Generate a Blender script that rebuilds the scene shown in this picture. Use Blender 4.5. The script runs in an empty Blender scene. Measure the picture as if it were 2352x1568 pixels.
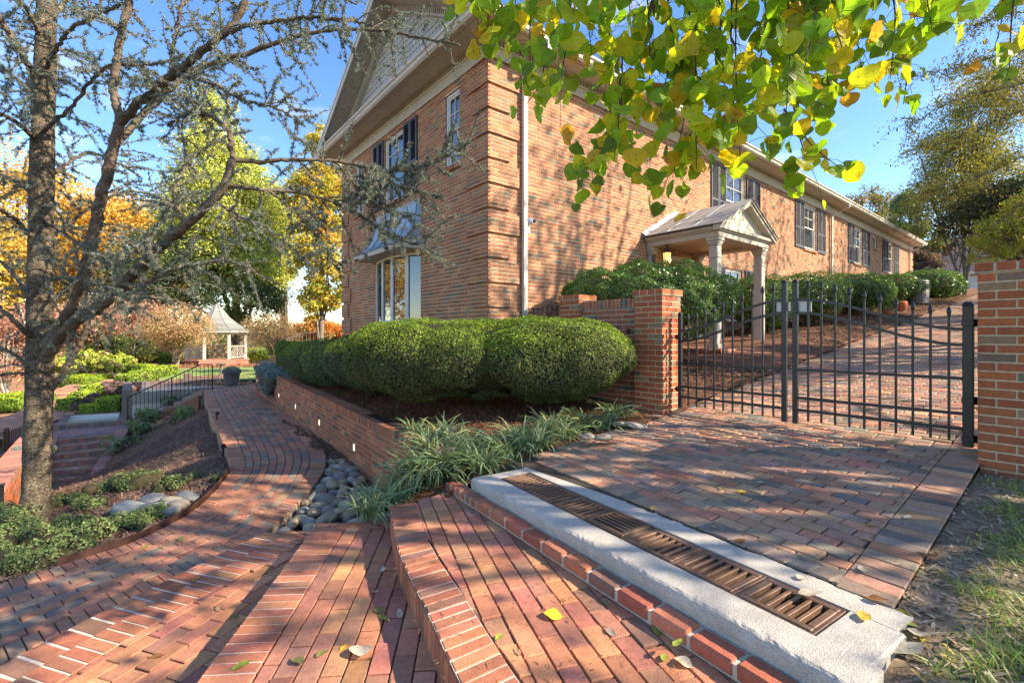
import bpy, math, random
import numpy as np
from mathutils import Vector, Matrix, Euler

SC = bpy.context.scene
COL = SC.collection
rng = np.random.default_rng(7)
random.seed(7)
R = math.radians

# ------------------------------------------------------------------ frame
# The world is aligned with the house: X runs along the long brick front,
# Y runs away along the gable end, the house corner is the origin and z = 0
# is the eye level.  A photo point (2352 x 1568 px) becomes a world point
# once its height, its plane or its distance is known.
S_, C_ = 0.63105, 0.77574
CX, CY = -4.513, -6.153
FPX = 1373.0
KPX = 3000 / 2352.0


def wpt(x, d, z):
    return np.array([C_ * x + S_ * d + CX, -S_ * x + C_ * d + CY, z])


def ray(px, py):
    return (px * KPX - 1500) / FPX, (975 - py * KPX) / FPX


def atd(px, py, d):
    a, b = ray(px, py)
    return wpt(a * d, d, b * d)


def onz(px, py, z):
    a, b = ray(px, py)
    d = z / b
    return wpt(a * d, d, z)


def onX(px, py, X):
    a, b = ray(px, py)
    d = (X - CX) / (C_ * a + S_)
    return wpt(a * d, d, b * d)


def onY(px, py, Y):
    a, b = ray(px, py)
    d = (Y - CY) / (C_ - S_ * a)
    return wpt(a * d, d, b * d)


def depth(p):
    return S_ * (p[0] - CX) + C_ * (p[1] - CY)


# ------------------------------------------------------------------ meshes
def A(x):
    return np.asarray(x, dtype=np.float64)


def jit(col, amt=0.08, n=None, r=None):
    r = r or rng
    c = A(col)
    if n is None:
        return np.clip(c * (1 + r.normal(0, amt)) * (1 + r.normal(0, amt * 0.35, 3)), 0.002, 0.95)
    return np.clip(c[None] * (1 + r.normal(0, amt, (n, 1))) * (1 + r.normal(0, amt * 0.35, (n, 3))), 0.002, 0.95)


def pick(pal, n=None, amt=0.1, r=None):
    """pal: list of (weight, colour)"""
    r = r or rng
    wt = A([p[0] for p in pal]); wt = wt / wt.sum()
    cs = A([p[1] for p in pal])
    k = r.choice(len(pal), size=n, p=wt)
    if n is None:
        return jit(cs[k], amt, r=r)
    c = cs[k]
    return np.clip(c * (1 + r.normal(0, amt, (n, 1))) * (1 + r.normal(0, amt * 0.3, (n, 3))), 0.002, 0.95)


class MB:
    def __init__(self):
        self.V = []; self.n = 0; self.F = []

    def add(self, v, f, col=(0.5, 0.5, 0.5), mat=0):
        v = A(v).reshape(-1, 3)
        if isinstance(f, np.ndarray):
            groups = [f]
        else:
            by = {}
            for x in f:
                by.setdefault(len(x), []).append(x)
            groups = [np.array(g, dtype=np.int64) for g in by.values()]
        c = A(col)
        for g in groups:
            m = len(g)
            cc = np.broadcast_to(c, (m, 3)) if c.ndim == 1 else c
            self.F.append((g + self.n, cc, mat))
        self.V.append(v); self.n += len(v)

    def box(self, x0, x1, y0, y1, z0, z1, col=(0.5, 0.5, 0.5), mat=0, bev=0.0, M=None):
        c = A([(x0 + x1) / 2, (y0 + y1) / 2, (z0 + z1) / 2])
        h = A([abs(x1 - x0) / 2, abs(y1 - y0) / 2, abs(z1 - z0) / 2])
        b = min(bev, h.min() * 0.45)
        if b <= 0:
            sg = A([[-1, -1, -1], [1, -1, -1], [1, 1, -1], [-1, 1, -1], [-1, -1, 1], [1, -1, 1], [1, 1, 1], [-1, 1, 1]])
            v = c + sg * h
            f = np.array([[0, 3, 2, 1], [4, 5, 6, 7], [0, 1, 5, 4], [1, 2, 6, 5], [2, 3, 7, 6], [3, 0, 4, 7]])
            if M is not None: v = xf(v, M)
            self.add(v, f, col, mat)
        else:
            v, f = chamfer(h, b)
            v = v + c
            if M is not None: v = xf(v, M)
            self.add(v, f, col, mat)

    def quad(self, a, b, c, d, col=(0.5, 0.5, 0.5), mat=0):
        self.add([a, b, c, d], np.array([[0, 1, 2, 3]]), col, mat)

    def prism(self, poly, z0, z1, col=(0.5, 0.5, 0.5), mat=0):
        """vertical prism from a ccw 2D polygon; z0/z1 numbers or per-vertex lists"""
        n = len(poly); p = A(poly)
        zb = np.full(n, z0) if np.isscalar(z0) else A(z0)
        zt = np.full(n, z1) if np.isscalar(z1) else A(z1)
        v = np.vstack([np.column_stack([p[:, :2], zb]), np.column_stack([p[:, :2], zt])])
        f = [list(range(n))[::-1], list(range(n, 2 * n))]
        f += [[i, (i + 1) % n, n + (i + 1) % n, n + i] for i in range(n)]
        self.add(v, f, col, mat)

    def tube(self, pts, rad, seg=8, col=(0.5, 0.5, 0.5), mat=0, cap=True, up=None):
        P = A(pts); n = len(P)
        r = np.full(n, rad, dtype=float) if np.isscalar(rad) else A(rad)
        T = np.gradient(P, axis=0); T /= np.linalg.norm(T, axis=1)[:, None] + 1e-12
        a = A([0, 0, 1.0]) if abs(T[0][2]) < 0.9 else A([1.0, 0, 0])
        N = np.cross(T[0], a); N /= np.linalg.norm(N)
        ang = np.arange(seg) / seg * 2 * np.pi
        V = np.zeros((n, seg, 3))
        for i in range(n):
            N = N - T[i] * np.dot(N, T[i]); N /= np.linalg.norm(N) + 1e-12
            B = np.cross(T[i], N)
            V[i] = P[i] + r[i] * (np.cos(ang)[:, None] * N + np.sin(ang)[:, None] * B)
        i, j = np.meshgrid(np.arange(n - 1), np.arange(seg), indexing='ij')
        j2 = (j + 1) % seg
        f = np.stack([i * seg + j, i * seg + j2, (i + 1) * seg + j2, (i + 1) * seg + j], -1).reshape(-1, 4)
        self.add(V.reshape(-1, 3), f, col, mat)
        if cap:
            self.add(V[0], [list(range(seg))], col, mat)
            self.add(V[-1], [list(range(seg))[::-1]], col, mat)

    def lathe(self, prof, c=(0, 0, 0), seg=20, col=(0.5, 0.5, 0.5), mat=0):
        pr = A(prof); n = len(pr)
        ang = np.arange(seg) / seg * 2 * np.pi
        V = np.zeros((n, seg, 3))
        V[..., 0] = pr[:, 0:1] * np.cos(ang) + c[0]
        V[..., 1] = pr[:, 0:1] * np.sin(ang) + c[1]
        V[..., 2] = pr[:, 1:2] + c[2]
        i, j = np.meshgrid(np.arange(n - 1), np.arange(seg), indexing='ij')
        j2 = (j + 1) % seg
        f = np.stack([i * seg + j, i * seg + j2, (i + 1) * seg + j2, (i + 1) * seg + j], -1).reshape(-1, 4)
        self.add(V.reshape(-1, 3), f, col, mat)

    def build(self, name, mats, parent=None, smooth=False):
        me = bpy.data.meshes.new(name)
        V = np.vstack(self.V) if self.V else np.zeros((0, 3))
        inv = None
        ob = bpy.data.objects.new(name, me); COL.objects.link(ob)
        if parent is not None:
            ob.parent = parent
            V = V - A(WORLD[parent.name])
            WORLD[ob.name] = WORLD[parent.name]
        else:
            WORLD[ob.name] = (0, 0, 0)
        me.vertices.add(len(V)); me.vertices.foreach_set('co', V.astype(np.float32).ravel())
        nl = sum(f.size for f, c, m in self.F); npoly = sum(len(f) for f, c, m in self.F)
        me.loops.add(nl); me.polygons.add(npoly)
        me.loops.foreach_set('vertex_index', np.concatenate([f.ravel() for f, c, m in self.F]).astype(np.int32))
        tot = np.concatenate([np.full(len(f), f.shape[1]) for f, c, m in self.F])
        st = np.concatenate([[0], np.cumsum(tot)[:-1]])
        me.polygons.foreach_set('loop_start', st.astype(np.int32))
        me.polygons.foreach_set('material_index', np.concatenate([np.full(len(f), m) for f, c, m in self.F]).astype(np.int32))
        me.polygons.foreach_set('use_smooth', np.full(npoly, smooth))
        at = me.color_attributes.new('Col', 'FLOAT_COLOR', 'CORNER')
        cc = np.concatenate([np.repeat(c, f.shape[1], axis=0) for f, c, m in self.F])
        at.data.foreach_set('color', np.column_stack([cc, np.ones(len(cc))]).astype(np.float32).ravel())
        for m in (mats if isinstance(mats, (list, tuple)) else [mats]):
            me.materials.append(m)
        me.update(); me.validate()
        return ob


WORLD = {}


def chamfer(h, b):
    idx = {}; V = []
    for sx in (-1, 1):
        for sy in (-1, 1):
            for sz in (-1, 1):
                s = A([sx, sy, sz])
                for ax in range(3):
                    p = s * (h - b); p[ax] = s[ax] * h[ax]
                    idx[(sx, sy, sz, ax)] = len(V); V.append(p)
    F = []
    for ax in range(3):
        o = [i for i in range(3) if i != ax]
        for s in (-1, 1):
            q = []
            for (p1, p2) in ((-1, -1), (1, -1), (1, 1), (-1, 1)):
                k = [0, 0, 0]; k[ax] = s; k[o[0]] = p1; k[o[1]] = p2
                q.append(idx[tuple(k) + (ax,)])
            F.append(q)
    for ax in range(3):
        o = [i for i in range(3) if i != ax]
        for s1 in (-1, 1):
            for s2 in (-1, 1):
                q = []
                for (t, a_) in ((-1, o[0]), (1, o[0]), (1, o[1]), (-1, o[1])):
                    k = [0, 0, 0]; k[ax] = t; k[o[0]] = s1; k[o[1]] = s2
                    q.append(idx[tuple(k) + (a_,)])
                F.append(q)
    for sx in (-1, 1):
        for sy in (-1, 1):
            for sz in (-1, 1):
                F.append([idx[(sx, sy, sz, a_)] for a_ in range(3)])
    V = A(V)
    out = []
    for f in F:
        p = V[f]; n = np.cross(p[1] - p[0], p[2] - p[0])
        out.append(f if np.dot(n, p.mean(0)) > 0 else f[::-1])
    return V, out


def xf(v, M):
    M = A(M)
    return v @ M[:3, :3].T + M[:3, 3]


def frame(o, u, n):
    """4x4: local x = u (horizontal), local y = n (outward), local z up"""
    M = np.eye(4); M[:3, 0] = u; M[:3, 1] = n; M[:3, 2] = (0, 0, 1); M[:3, 3] = o
    return M


def tag(o, label=None, cat=None, group=None, kind=None):
    if label: o['label'] = label
    if cat: o['category'] = cat
    if group: o['group'] = group
    if kind: o['kind'] = kind
    return o


def empty(name, loc, label=None, cat=None, group=None):
    o = bpy.data.objects.new(name, None); COL.objects.link(o)
    o.location = tuple(loc); o.empty_display_size = 0.2
    WORLD[o.name] = tuple(loc)
    return tag(o, label, cat, group)


def copy_thing(o, loc, rz=0, sc=1.0, label=None, parent=None):
    c = o.copy(); COL.objects.link(c)
    if parent is None:
        c.location = tuple(loc); c.rotation_euler = (0, 0, rz); c.scale = (sc,) * 3
        if label: c['label'] = label
    else:
        c.parent = parent
    for ch in list(o.children):
        copy_thing(ch, None, parent=c)
    return c


def spline(pts, n):
    P = A(pts); m = len(P)
    if m == 2:
        t = np.linspace(0, 1, n)[:, None]
        return P[0] * (1 - t) + P[1] * t
    Q = np.vstack([2 * P[0] - P[1], P, 2 * P[-1] - P[-2]])
    out = []
    for t in np.linspace(0, m - 1 - 1e-6, n):
        i = int(t); f = t - i
        p0, p1, p2, p3 = Q[i], Q[i + 1], Q[i + 2], Q[i + 3]
        out.append(0.5 * (2 * p1 + (p2 - p0) * f + (2 * p0 - 5 * p1 + 4 * p2 - p3) * f * f + (3 * p1 - p0 - 3 * p2 + p3) * f ** 3))
    return A(out)


def resample(P, n):
    P = A(P); s = np.concatenate([[0], np.cumsum(np.linalg.norm(np.diff(P, axis=0), axis=1))])
    t = np.linspace(0, s[-1], n)
    return np.column_stack([np.interp(t, s, P[:, k]) for k in range(P.shape[1])])


def unit(v):
    v = A(v); return v / (np.linalg.norm(v, axis=-1, keepdims=True) + 1e-12)


# ------------------------------------------------------------------ materials
MATS = {}


def mat(name, rough=0.7, noise=0.0, nscale=40.0, bump=0.0, bscale=60.0, spec=0.4, metal=0.0, col=None, trans=0.0,
        speck=0.0, sscale=300.0, crack=0.0, cscale=30.0, stain=0.0, stscale=1.5, spots=0.0, sheen=0.0, stretch=None):
    m = bpy.data.materials.new(name); m.use_nodes = True
    nt = m.node_tree; nt.nodes.clear()
    N = nt.nodes.new; L = nt.links.new
    out = N('ShaderNodeOutputMaterial'); bs = N('ShaderNodeBsdfPrincipled')
    bs.inputs['Roughness'].default_value = rough
    bs.inputs['Specular IOR Level'].default_value = spec
    bs.inputs['Metallic'].default_value = metal
    geo = N('ShaderNodeNewGeometry')
    if stretch:
        mp = N('ShaderNodeMapping'); mp.inputs['Scale'].default_value = stretch
        L(geo.outputs['Position'], mp.inputs['Vector']); pos = mp.outputs['Vector']
    else:
        pos = geo.outputs['Position']
    if col is None:
        at = N('ShaderNodeAttribute'); at.attribute_name = 'Col'; c = at.outputs['Color']
    else:
        rgb = N('ShaderNodeRGB'); rgb.outputs[0].default_value = (*col, 1); c = rgb.outputs[0]

    def mul(c, fac_socket, lo, hi):
        mr = N('ShaderNodeMapRange'); mr.inputs['From Min'].default_value = 0.3; mr.inputs['From Max'].default_value = 0.7
        mr.inputs['To Min'].default_value = lo; mr.inputs['To Max'].default_value = hi
        L(fac_socket, mr.inputs['Value'])
        mx = N('ShaderNodeMix'); mx.data_type = 'RGBA'; mx.blend_type = 'MULTIPLY'
        mx.inputs['Factor'].default_value = 1
        L(c, mx.inputs[6]); L(mr.outputs[0], mx.inputs[7])
        return mx.outputs[2]

    def nz(scale, det=4.0):
        n = N('ShaderNodeTexNoise'); n.inputs['Scale'].default_value = scale; n.inputs['Detail'].default_value = det
        n.inputs['Roughness'].default_value = 0.6
        L(pos, n.inputs['Vector']); return n.outputs['Fac']
    if noise: c = mul(c, nz(nscale), 1 - noise, 1 + noise)
    if stain: c = mul(c, nz(stscale, 3), 1 - stain, 1 + stain * 0.6)
    if speck:
        v = N('ShaderNodeTexVoronoi'); v.inputs['Scale'].default_value = sscale
        L(pos, v.inputs['Vector'])
        sp = N('ShaderNodeSeparateColor'); L(v.outputs['Color'], sp.inputs[0])
        c = mul(c, sp.outputs[0], 1 - speck, 1 + speck)
    hgt = None
    if crack:
        v = N('ShaderNodeTexVoronoi'); v.feature = 'DISTANCE_TO_EDGE'; v.inputs['Scale'].default_value = cscale
        nn = N('ShaderNodeTexNoise'); nn.inputs['Scale'].default_value = cscale * 0.6; nn.inputs['Detail'].default_value = 4; L(pos, nn.inputs['Vector'])
        av = N('ShaderNodeMix'); av.data_type = 'VECTOR'; av.inputs['Factor'].default_value = 0.11
        L(pos, av.inputs[4]); L(nn.outputs['Color'], av.inputs[5]); L(av.outputs[1], v.inputs['Vector'])
        mr = N('ShaderNodeMapRange'); mr.inputs['From Max'].default_value = 0.16; mr.inputs['To Min'].default_value = 1 - crack
        L(v.outputs['Distance'], mr.inputs['Value'])
        mx = N('ShaderNodeMix'); mx.data_type = 'RGBA'; mx.blend_type = 'MULTIPLY'; mx.inputs['Factor'].default_value = 1
        L(c, mx.inputs[6]); L(mr.outputs[0], mx.inputs[7]); c = mx.outputs[2]; hgt = mr.outputs[0]
    if spots:
        f = nz(55, 2); rp = N('ShaderNodeMapRange'); rp.inputs['From Min'].default_value = 0.60; rp.inputs['From Max'].default_value = 0.68
        rp.inputs['To Max'].default_value = spots
        L(f, rp.inputs['Value'])
        mx = N('ShaderNodeMix'); mx.data_type = 'RGBA'
        L(rp.outputs[0], mx.inputs['Factor']); L(c, mx.inputs[6]); mx.inputs[7].default_value = (0.16, 0.06, 0.015, 1)
        c = mx.outputs[2]
    L(c, bs.inputs['Base Color'])
    if bump:
        b = N('ShaderNodeBump'); b.inputs['Strength'].default_value = bump; b.inputs['Distance'].default_value = 0.01
        if hgt is not None:
            ad = N('ShaderNodeMath'); ad.operation = 'MULTIPLY_ADD'; ad.inputs[1].default_value = 0.5
            L(nz(bscale, 6), ad.inputs[0]); L(hgt, ad.inputs[2]); L(ad.outputs[0], b.inputs['Height']); b.inputs['Distance'].default_value = 0.02
        else: L(nz(bscale, 6), b.inputs['Height'])
        L(b.outputs[0], bs.inputs['Normal'])
    if trans:
        tr = N('ShaderNodeBsdfTranslucent')
        hs = N('ShaderNodeMix'); hs.data_type = 'RGBA'; hs.blend_type = 'MULTIPLY'; hs.inputs['Factor'].default_value = 1
        L(c, hs.inputs[6]); hs.inputs[7].default_value = (1.5, 1.5, 0.9, 1)
        L(hs.outputs[2], tr.inputs['Color'])
        ms = N('ShaderNodeMixShader'); ms.inputs[0].default_value = trans
        L(bs.outputs[0], ms.inputs[1]); L(tr.outputs[0], ms.inputs[2]); L(ms.outputs[0], out.inputs['Surface'])
    else:
        L(bs.outputs[0], out.inputs['Surface'])
    MATS[name] = m
    return m


def emit_mat(name, col, strength):
    m = bpy.data.materials.new(name); m.use_nodes = True
    b = m.node_tree.nodes['Principled BSDF']
    b.inputs['Base Color'].default_value = (*col, 1)
    b.inputs['Emission Color'].default_value = (*col, 1); b.inputs['Emission Strength'].default_value = strength
    return m


def glass_mat(name, base, ior=1.9, rough=0.02):
    m = bpy.data.materials.new(name); m.use_nodes = True
    b = m.node_tree.nodes['Principled BSDF']
    b.inputs['Base Color'].default_value = (*base, 1); b.inputs['Roughness'].default_value = rough
    b.inputs['IOR'].default_value = ior; b.inputs['Specular IOR Level'].default_value = 0.5
    return m


M_BRICK = mat('brick', 0.85, noise=0.18, nscale=35, bump=0.35, bscale=120, stain=0.12, stscale=1.2, spec=0.25)
M_PAVER = mat('paver', 0.8, noise=0.16, nscale=30, bump=0.5, bscale=150, speck=0.13, sscale=330, stain=0.2, stscale=2.2, spec=0.3)
M_CONC = mat('concrete', 0.92, noise=0.10, nscale=12, bump=0.6, bscale=160, speck=0.14, sscale=260, stain=0.12, stscale=4, spec=0.25)
M_PAINT = mat('painted_wood', 0.55, noise=0.06, nscale=8, bump=0.05, bscale=40, stain=0.08, stscale=1.0)
M_METAL = mat('black_iron', 0.35, noise=0.12, nscale=25, bump=0.08, bscale=70, spec=0.5)
M_RUST = mat('cast_iron', 0.5, noise=0.2, nscale=60, bump=0.4, bscale=160, stain=0.3, stscale=9, spec=0.5, metal=0.35)
M_COPPER = mat('copper_roof', 0.42, noise=0.22, nscale=6, bump=0.1, bscale=20, metal=0.35, stain=0.25, stscale=3, spec=0.5)
M_SHINGLE = mat('shingle', 0.9, noise=0.2, nscale=20, bump=0.3, bscale=60)
M_BARK = mat('bark', 0.95, noise=0.5, nscale=20, bump=1.0, bscale=30, stain=0.4, stscale=4, spec=0.12, stretch=(1, 1, 2.0))
M_CEDAR = mat('cedar_bark', 0.95, noise=0.45, nscale=30, bump=1.0, bscale=60, crack=0.5, cscale=34, stain=0.5, stscale=4, spec=0.1, stretch=(1, 1, 1.9))
M_TWIG = mat('twig_bark', 0.9, noise=0.3, nscale=30, spec=0.2)
M_LEAF = mat('leaf', 0.5, noise=0.12, nscale=6, trans=0.35, spec=0.35)
M_GLOSSLEAF = mat('glossy_leaf', 0.28, noise=0.12, nscale=6, trans=0.22, spec=0.55)
M_HEDGE = mat('hedge_leaf', 0.55, noise=0.15, nscale=9, trans=0.25, spec=0.3)
M_REDBUD = mat('redbud_leaf', 0.42, noise=0.14, nscale=24, trans=0.62, spec=0.35, spots=0.55)
M_NEEDLE = mat('needle', 0.6, noise=0.15, nscale=9, trans=0.2, spec=0.3)
M_BLADE = mat('blade', 0.4, noise=0.12, nscale=20, trans=0.25, spec=0.4)
M_DEAD = mat('dry_leaf', 0.75, noise=0.25, nscale=60, trans=0.2, spec=0.2, spots=0.4)
M_MULCH = mat('mulch', 0.98, noise=0.5, nscale=55, bump=1.0, bscale=80, stain=0.3, stscale=2.0, spec=0.1)
M_SOIL = mat('soil', 0.98, noise=0.35, nscale=30, bump=1.0, bscale=60, stain=0.3, stscale=1.6, spec=0.1)
M_STONE = mat('river_stone', 0.7, noise=0.2, nscale=14, bump=0.15, bscale=60, speck=0.08, sscale=260, spec=0.35)
M_GLASS = glass_mat('window_glass', (0.03, 0.035, 0.04), 2.1)
M_WATER = mat('water', 0.12, noise=0.05, nscale=3, bump=0.05, bscale=12, spec=0.5)
M_WHITE = mat('white_paint', 0.5, noise=0.05, nscale=10)
M_GLOW = emit_mat('lamp_glow', (1.0, 0.62, 0.25), 14.0)
M_STEPGLOW = emit_mat('step_light_glow', (1.0, 0.93, 0.7), 1.3)
M_LAMPGLASS = emit_mat('lantern_glass', (0.9, 0.5, 0.18), 0.8)
# ================================================================== ground
def zd(x):
    x = A(x)
    return np.where(x < 0.76, -0.98 + 0.068 * (x - 0.76), -0.98 + 0.11 * (x - 0.76))


def zpath(x, y):
    return -1.77 - 0.13 * np.clip((A(y) - 0.5) / 11.0, 0, 1) + 0 * A(x)


TERR, STAIR_B = -2.75, -3.59
src_ = lambda px, py, z: onz(px / KPX, py / KPX, z)
t_pts = []
for (px, py), z in [((470, 890), -2.0), ((478, 940), -1.98), ((495, 990), -1.95), ((515, 1050), -1.9), ((515, 1085), -1.86),
                    ((470, 1135), -1.86), ((400, 1185), -1.86), ((250, 1255), -1.86), ((60, 1320), -1.88),
                    ((80, 1195), -2.05), ((250, 1190), -1.98), ((330, 1120), -2.15), ((420, 1040), -2.25), ((440, 960), -2.3),
                    ((390, 960), -2.6), ((325, 985), -2.85), ((215, 1108), -3.55), ((270, 1050), -3.1), ((200, 1150), -2.6),
                    ((20, 1195), -2.3), ((-120, 1250), -2.2), ((95, 1138), -2.45), ((150, 1132), -3.0), ((290, 1080), -2.9), ((330, 1050), -2.55),
                    ((0, 945), -2.85), ((60, 980), -2.9), ((150, 900), -2.75), ((60, 900), -2.75), ((230, 905), -2.6),
                    ((200, 850), -2.3), ((0, 880), -2.6), ((100, 840), -2.3),
                    ((350, 880), -1.92), ((450, 866), -1.92), ((590, 850), -1.92), ((600, 836), -1.9), ((440, 838), -1.85), ((480, 826), -1.83),
                    ((300, 850), -2.1), ((660, 822), -2.0), ((340, 826), -1.95), ((240, 826), -2.05), ((150, 826), -2.1), ((60, 826), -2.2)]:
    p = onz(px, py, z); t_pts.append((p[0], p[1], z))
t_pts += [(-6, 3, -3.3), (-8, 2, -3.2), (-7.5, 6, -3.75), (-5.3, 4.6, -3.5), (-5.0, 8, -3.1), (-10, 8, -3.3),
          (-3.2, -4.5, -1.8), (-4.5, -4.5, -1.98), (-3.5, -2.6, -1.95), (-4.3, -1.6, -1.95), (-3.0, 1.5, -2.0), (-2.5, 5, -2.05), (-2.3, 9, -2.1),
          (-3.2, 3.5, -2.05), (-2.7, -0.5, -1.95), (-6, -6, -2.0), (-4, -8, -1.9),
          (-1.5, 1, -1.7), (-1, 5, -1.9), (-1, -2, -1.6), (1.5, -1.5, -1.2), (5, -1.5, -0.95), (10, -1.5, -0.35), (20, -1.5, 0.7),
          (5, 3, -1.3), (20, 3, 0.2), (0, -4.2, -1.25), (-1.5, -4.2, -1.4), (3, -4.2, -0.95), (10, -4.2, -0.2), (20, -4.2, 0.9), (28, -4, 1.75),
          (-2.1, -5.72, -1.19), (-2.6, -5.75, -1.25), (-2.2, -6.2, -1.2), (-1.5, -5.68, -1.155), (-0.8, -5.68, -1.11), (0, -5.68, -1.055), (-1, -5.9, -1.13), (0.7, -6.1, -1.06), (0.2, -5.8, -1.08), (-1, -7.5, -1.2), (3, -7, -0.8), (8, -7, -0.25), (15, -7, 0.5), (24, -7, 1.5),
          (-2.6, -7.0, -1.3), (-3.0, -9, -1.5), (6, -12, -0.5), (16, -14, 0.6), (32, -6, 2.1), (40, -3, 2.3), (42, -12, 2.4), (60, 4, 2.5), (60, -20, 2.5),
          (33, 8, 1.5), (30, 20, 0), (10, 20, -3.0), (4, 13, -2.2), (2, 22, -2.6), (6, 30, -4),
          (-10, 30, -2.4), (-20, 30, -2.6), (-22, 18, -2.8), (-6, 36, -2.4), (4, 40, -5), (-10, 48, -4), (-30, 40, -3), (20, 60, -7), (0, 70, -8), (-40, 80, -5), (60, 80, -6),
          *[(*src_(px, py, z)[:2], zz) for px, py, z, zz in ((220, 1235, -2.65, -3.05), (330, 1222, -2.65, -3.05), (280, 1218, -2.65, -3.05), (260, 1255, -2.75, -2.95), (360, 1250, -2.75, -2.95), (430, 1160, -1.95, -2.7), (540, 1145, -1.95, -2.6))], (-15, -5, -2.6), (-15, 5, -3.2), (-25, 0, -3), (-10, -20, -2), (10, -30, -1), (50, -50, 0), (-80, 0, -4), (150, 0, 1), (0, 200, -6), (-200, 100, -5), (200, 200, -4), (0, -200, -2)]
TP = A(t_pts)


def idw(X, Y, P, p=3.6, eps=0.15):
    X = A(X); Y = A(Y); sh = X.shape
    x = X.ravel()[:, None]; y = Y.ravel()[:, None]
    out = np.empty(len(x))
    for i in range(0, len(x), 20000):
        d2 = (x[i:i + 20000] - P[:, 0]) ** 2 + (y[i:i + 20000] - P[:, 1]) ** 2 + eps
        w_ = d2 ** (-p / 2)
        out[i:i + 20000] = (w_ * P[:, 2]).sum(1) / w_.sum(1)
    return out.reshape(sh)


def vnoise(X, Y, s=1.0, seed=0):
    X = A(X) * s; Y = A(Y) * s
    return (np.sin(X * 1.7 + seed) * np.cos(Y * 1.3 - seed * 2) + 0.5 * np.sin(X * 3.9 + Y * 2.7 + seed * 3) + 0.3 * np.sin(X * 8.3 - Y * 7.1 + seed)) / 1.8


_K = np.zeros((len(TP) + 1,) * 2)
_K[:-1, :-1] = np.sqrt(((TP[:, None, :2] - TP[None, :, :2]) ** 2).sum(-1) + 0.04); _K[-1, :-1] = _K[:-1, -1] = 1
_K[:-1, :-1] -= np.eye(len(TP)) * 0.08
_WT = np.linalg.solve(_K, np.append(TP[:, 2], 0))


def zter(X, Y):
    X = A(X); Y = A(Y); x = np.clip(X.ravel(), -220, 220); y = np.clip(Y.ravel(), -220, 220); o = np.empty(len(x))
    for i in range(0, len(x), 20000):
        o[i:i + 20000] = np.sqrt((x[i:i + 20000, None] - TP[:, 0]) ** 2 + (y[i:i + 20000, None] - TP[:, 1]) ** 2 + 0.04) @ _WT[:-1] + _WT[-1]
    return o.reshape(X.shape) + 0.012 * vnoise(X, Y, 3.0, 1)


def axis(lo, a, b, hi, step, grow=1.18):
    mid = list(np.arange(a, b + 1e-6, step))
    s = step; x = a; left = []
    while x > lo:
        s *= grow; x -= s; left.append(x)
    s = step; x = b; right = []
    while x < hi:
        s *= grow; x += s; right.append(x)
    return A(left[::-1] + mid + right)


def grid_sheet(mb, xs, ys, zf, colf, keep=None):
    X, Y = np.meshgrid(xs, ys, indexing='ij')
    Z = zf(X, Y)
    V = np.stack([X, Y, Z], -1).reshape(-1, 3)
    n, m = X.shape
    i, j = np.meshgrid(np.arange(n - 1), np.arange(m - 1), indexing='ij')
    f = np.stack([i * m + j, (i + 1) * m + j, (i + 1) * m + j + 1, i * m + j + 1], -1).reshape(-1, 4)
    c = V[f].mean(1)
    if keep is not None:
        k = keep(c[:, 0], c[:, 1]); f = f[k]; c = c[k]
    mb.add(V, f, colf(c[:, 0], c[:, 1]))


def ground_col(x, y):
    n = len(x)
    grass = A([0.12, 0.15, 0.05]); soil = A([0.24, 0.18, 0.13]); straw = A([0.34, 0.19, 0.11]); mul = A([0.16, 0.11, 0.095]); wood = A([0.10, 0.10, 0.05])
    c = np.tile(wood, (n, 1))
    gard = (y > 6) & (y < 36) & (x < 6); c[gard] = straw
    near = (x < -2) & (y < 8) & (x > -12); c[near] = mul
    right = (y < -5.3) & (x > -3.2); c[right] = soil
    t = np.clip((-y - 5.78) / 0.35 + 0.6 * vnoise(x, y, 2.6, 5), 0, 0.85)[:, None]
    c = np.where(right[:, None], soil * (1 - t) + grass * t, c)
    hill = (x > 29); c[hill] = A([0.2, 0.15, 0.10])
    return np.clip(c * (1 + 0.10 * vnoise(x, y, 4, 2))[:, None], 0.01, 1)


mb = MB()
grid_sheet(mb, axis(-1500, -9, 3, 1500, 0.2), axis(-1500, -9, 12, 1500, 0.2), zter, ground_col)
tag(mb.build('ground', M_SOIL, smooth=True), kind='structure')

# ------------------------------------------------------------------ planting beds
B_PTS = A([(-2.15, -1.0, -1.12), (-2.15, 1, -1.13), (-2.1, 4, -1.16), (-2.0, 8, -1.2), (-1.9, 10, -1.22), (-0.2, 0, -0.85), (-0.2, 4, -0.95), (-0.2, 8, -1.1), (-1, -2.95, -1.13),
           (0.3, -2.85, -1.0), (-1.8, -3.05, -1.19), (-2.35, -2.95, -1.24), (-2.75, -2.75, -1.42), (-2.85, -2.2, -1.62), (-2.35, -1.9, -1.15), (-1, -1.2, -1.0), (0.6, -1.5, -0.92)])


def zbed(X, Y):
    X = A(X); Y = A(Y)
    a = idw(X, Y, B_PTS, p=3, eps=0.05)
    b = zd(X) + 0.05 + 0.16 * np.clip((Y + 2.9) / 1.2, 0, 1)
    t = np.clip((X - 0.6) / 0.6, 0, 1)
    return a * (1 - t) + b * t + 0.018 * vnoise(X, Y, 4, 3)


def bed_col(x, y):
    return A([0.17, 0.085, 0.055])[None] * (1 + 0.25 * vnoise(x, y, 3.1, 4))[:, None] * np.where(x > 1, 1.1, 1)[:, None]


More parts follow.
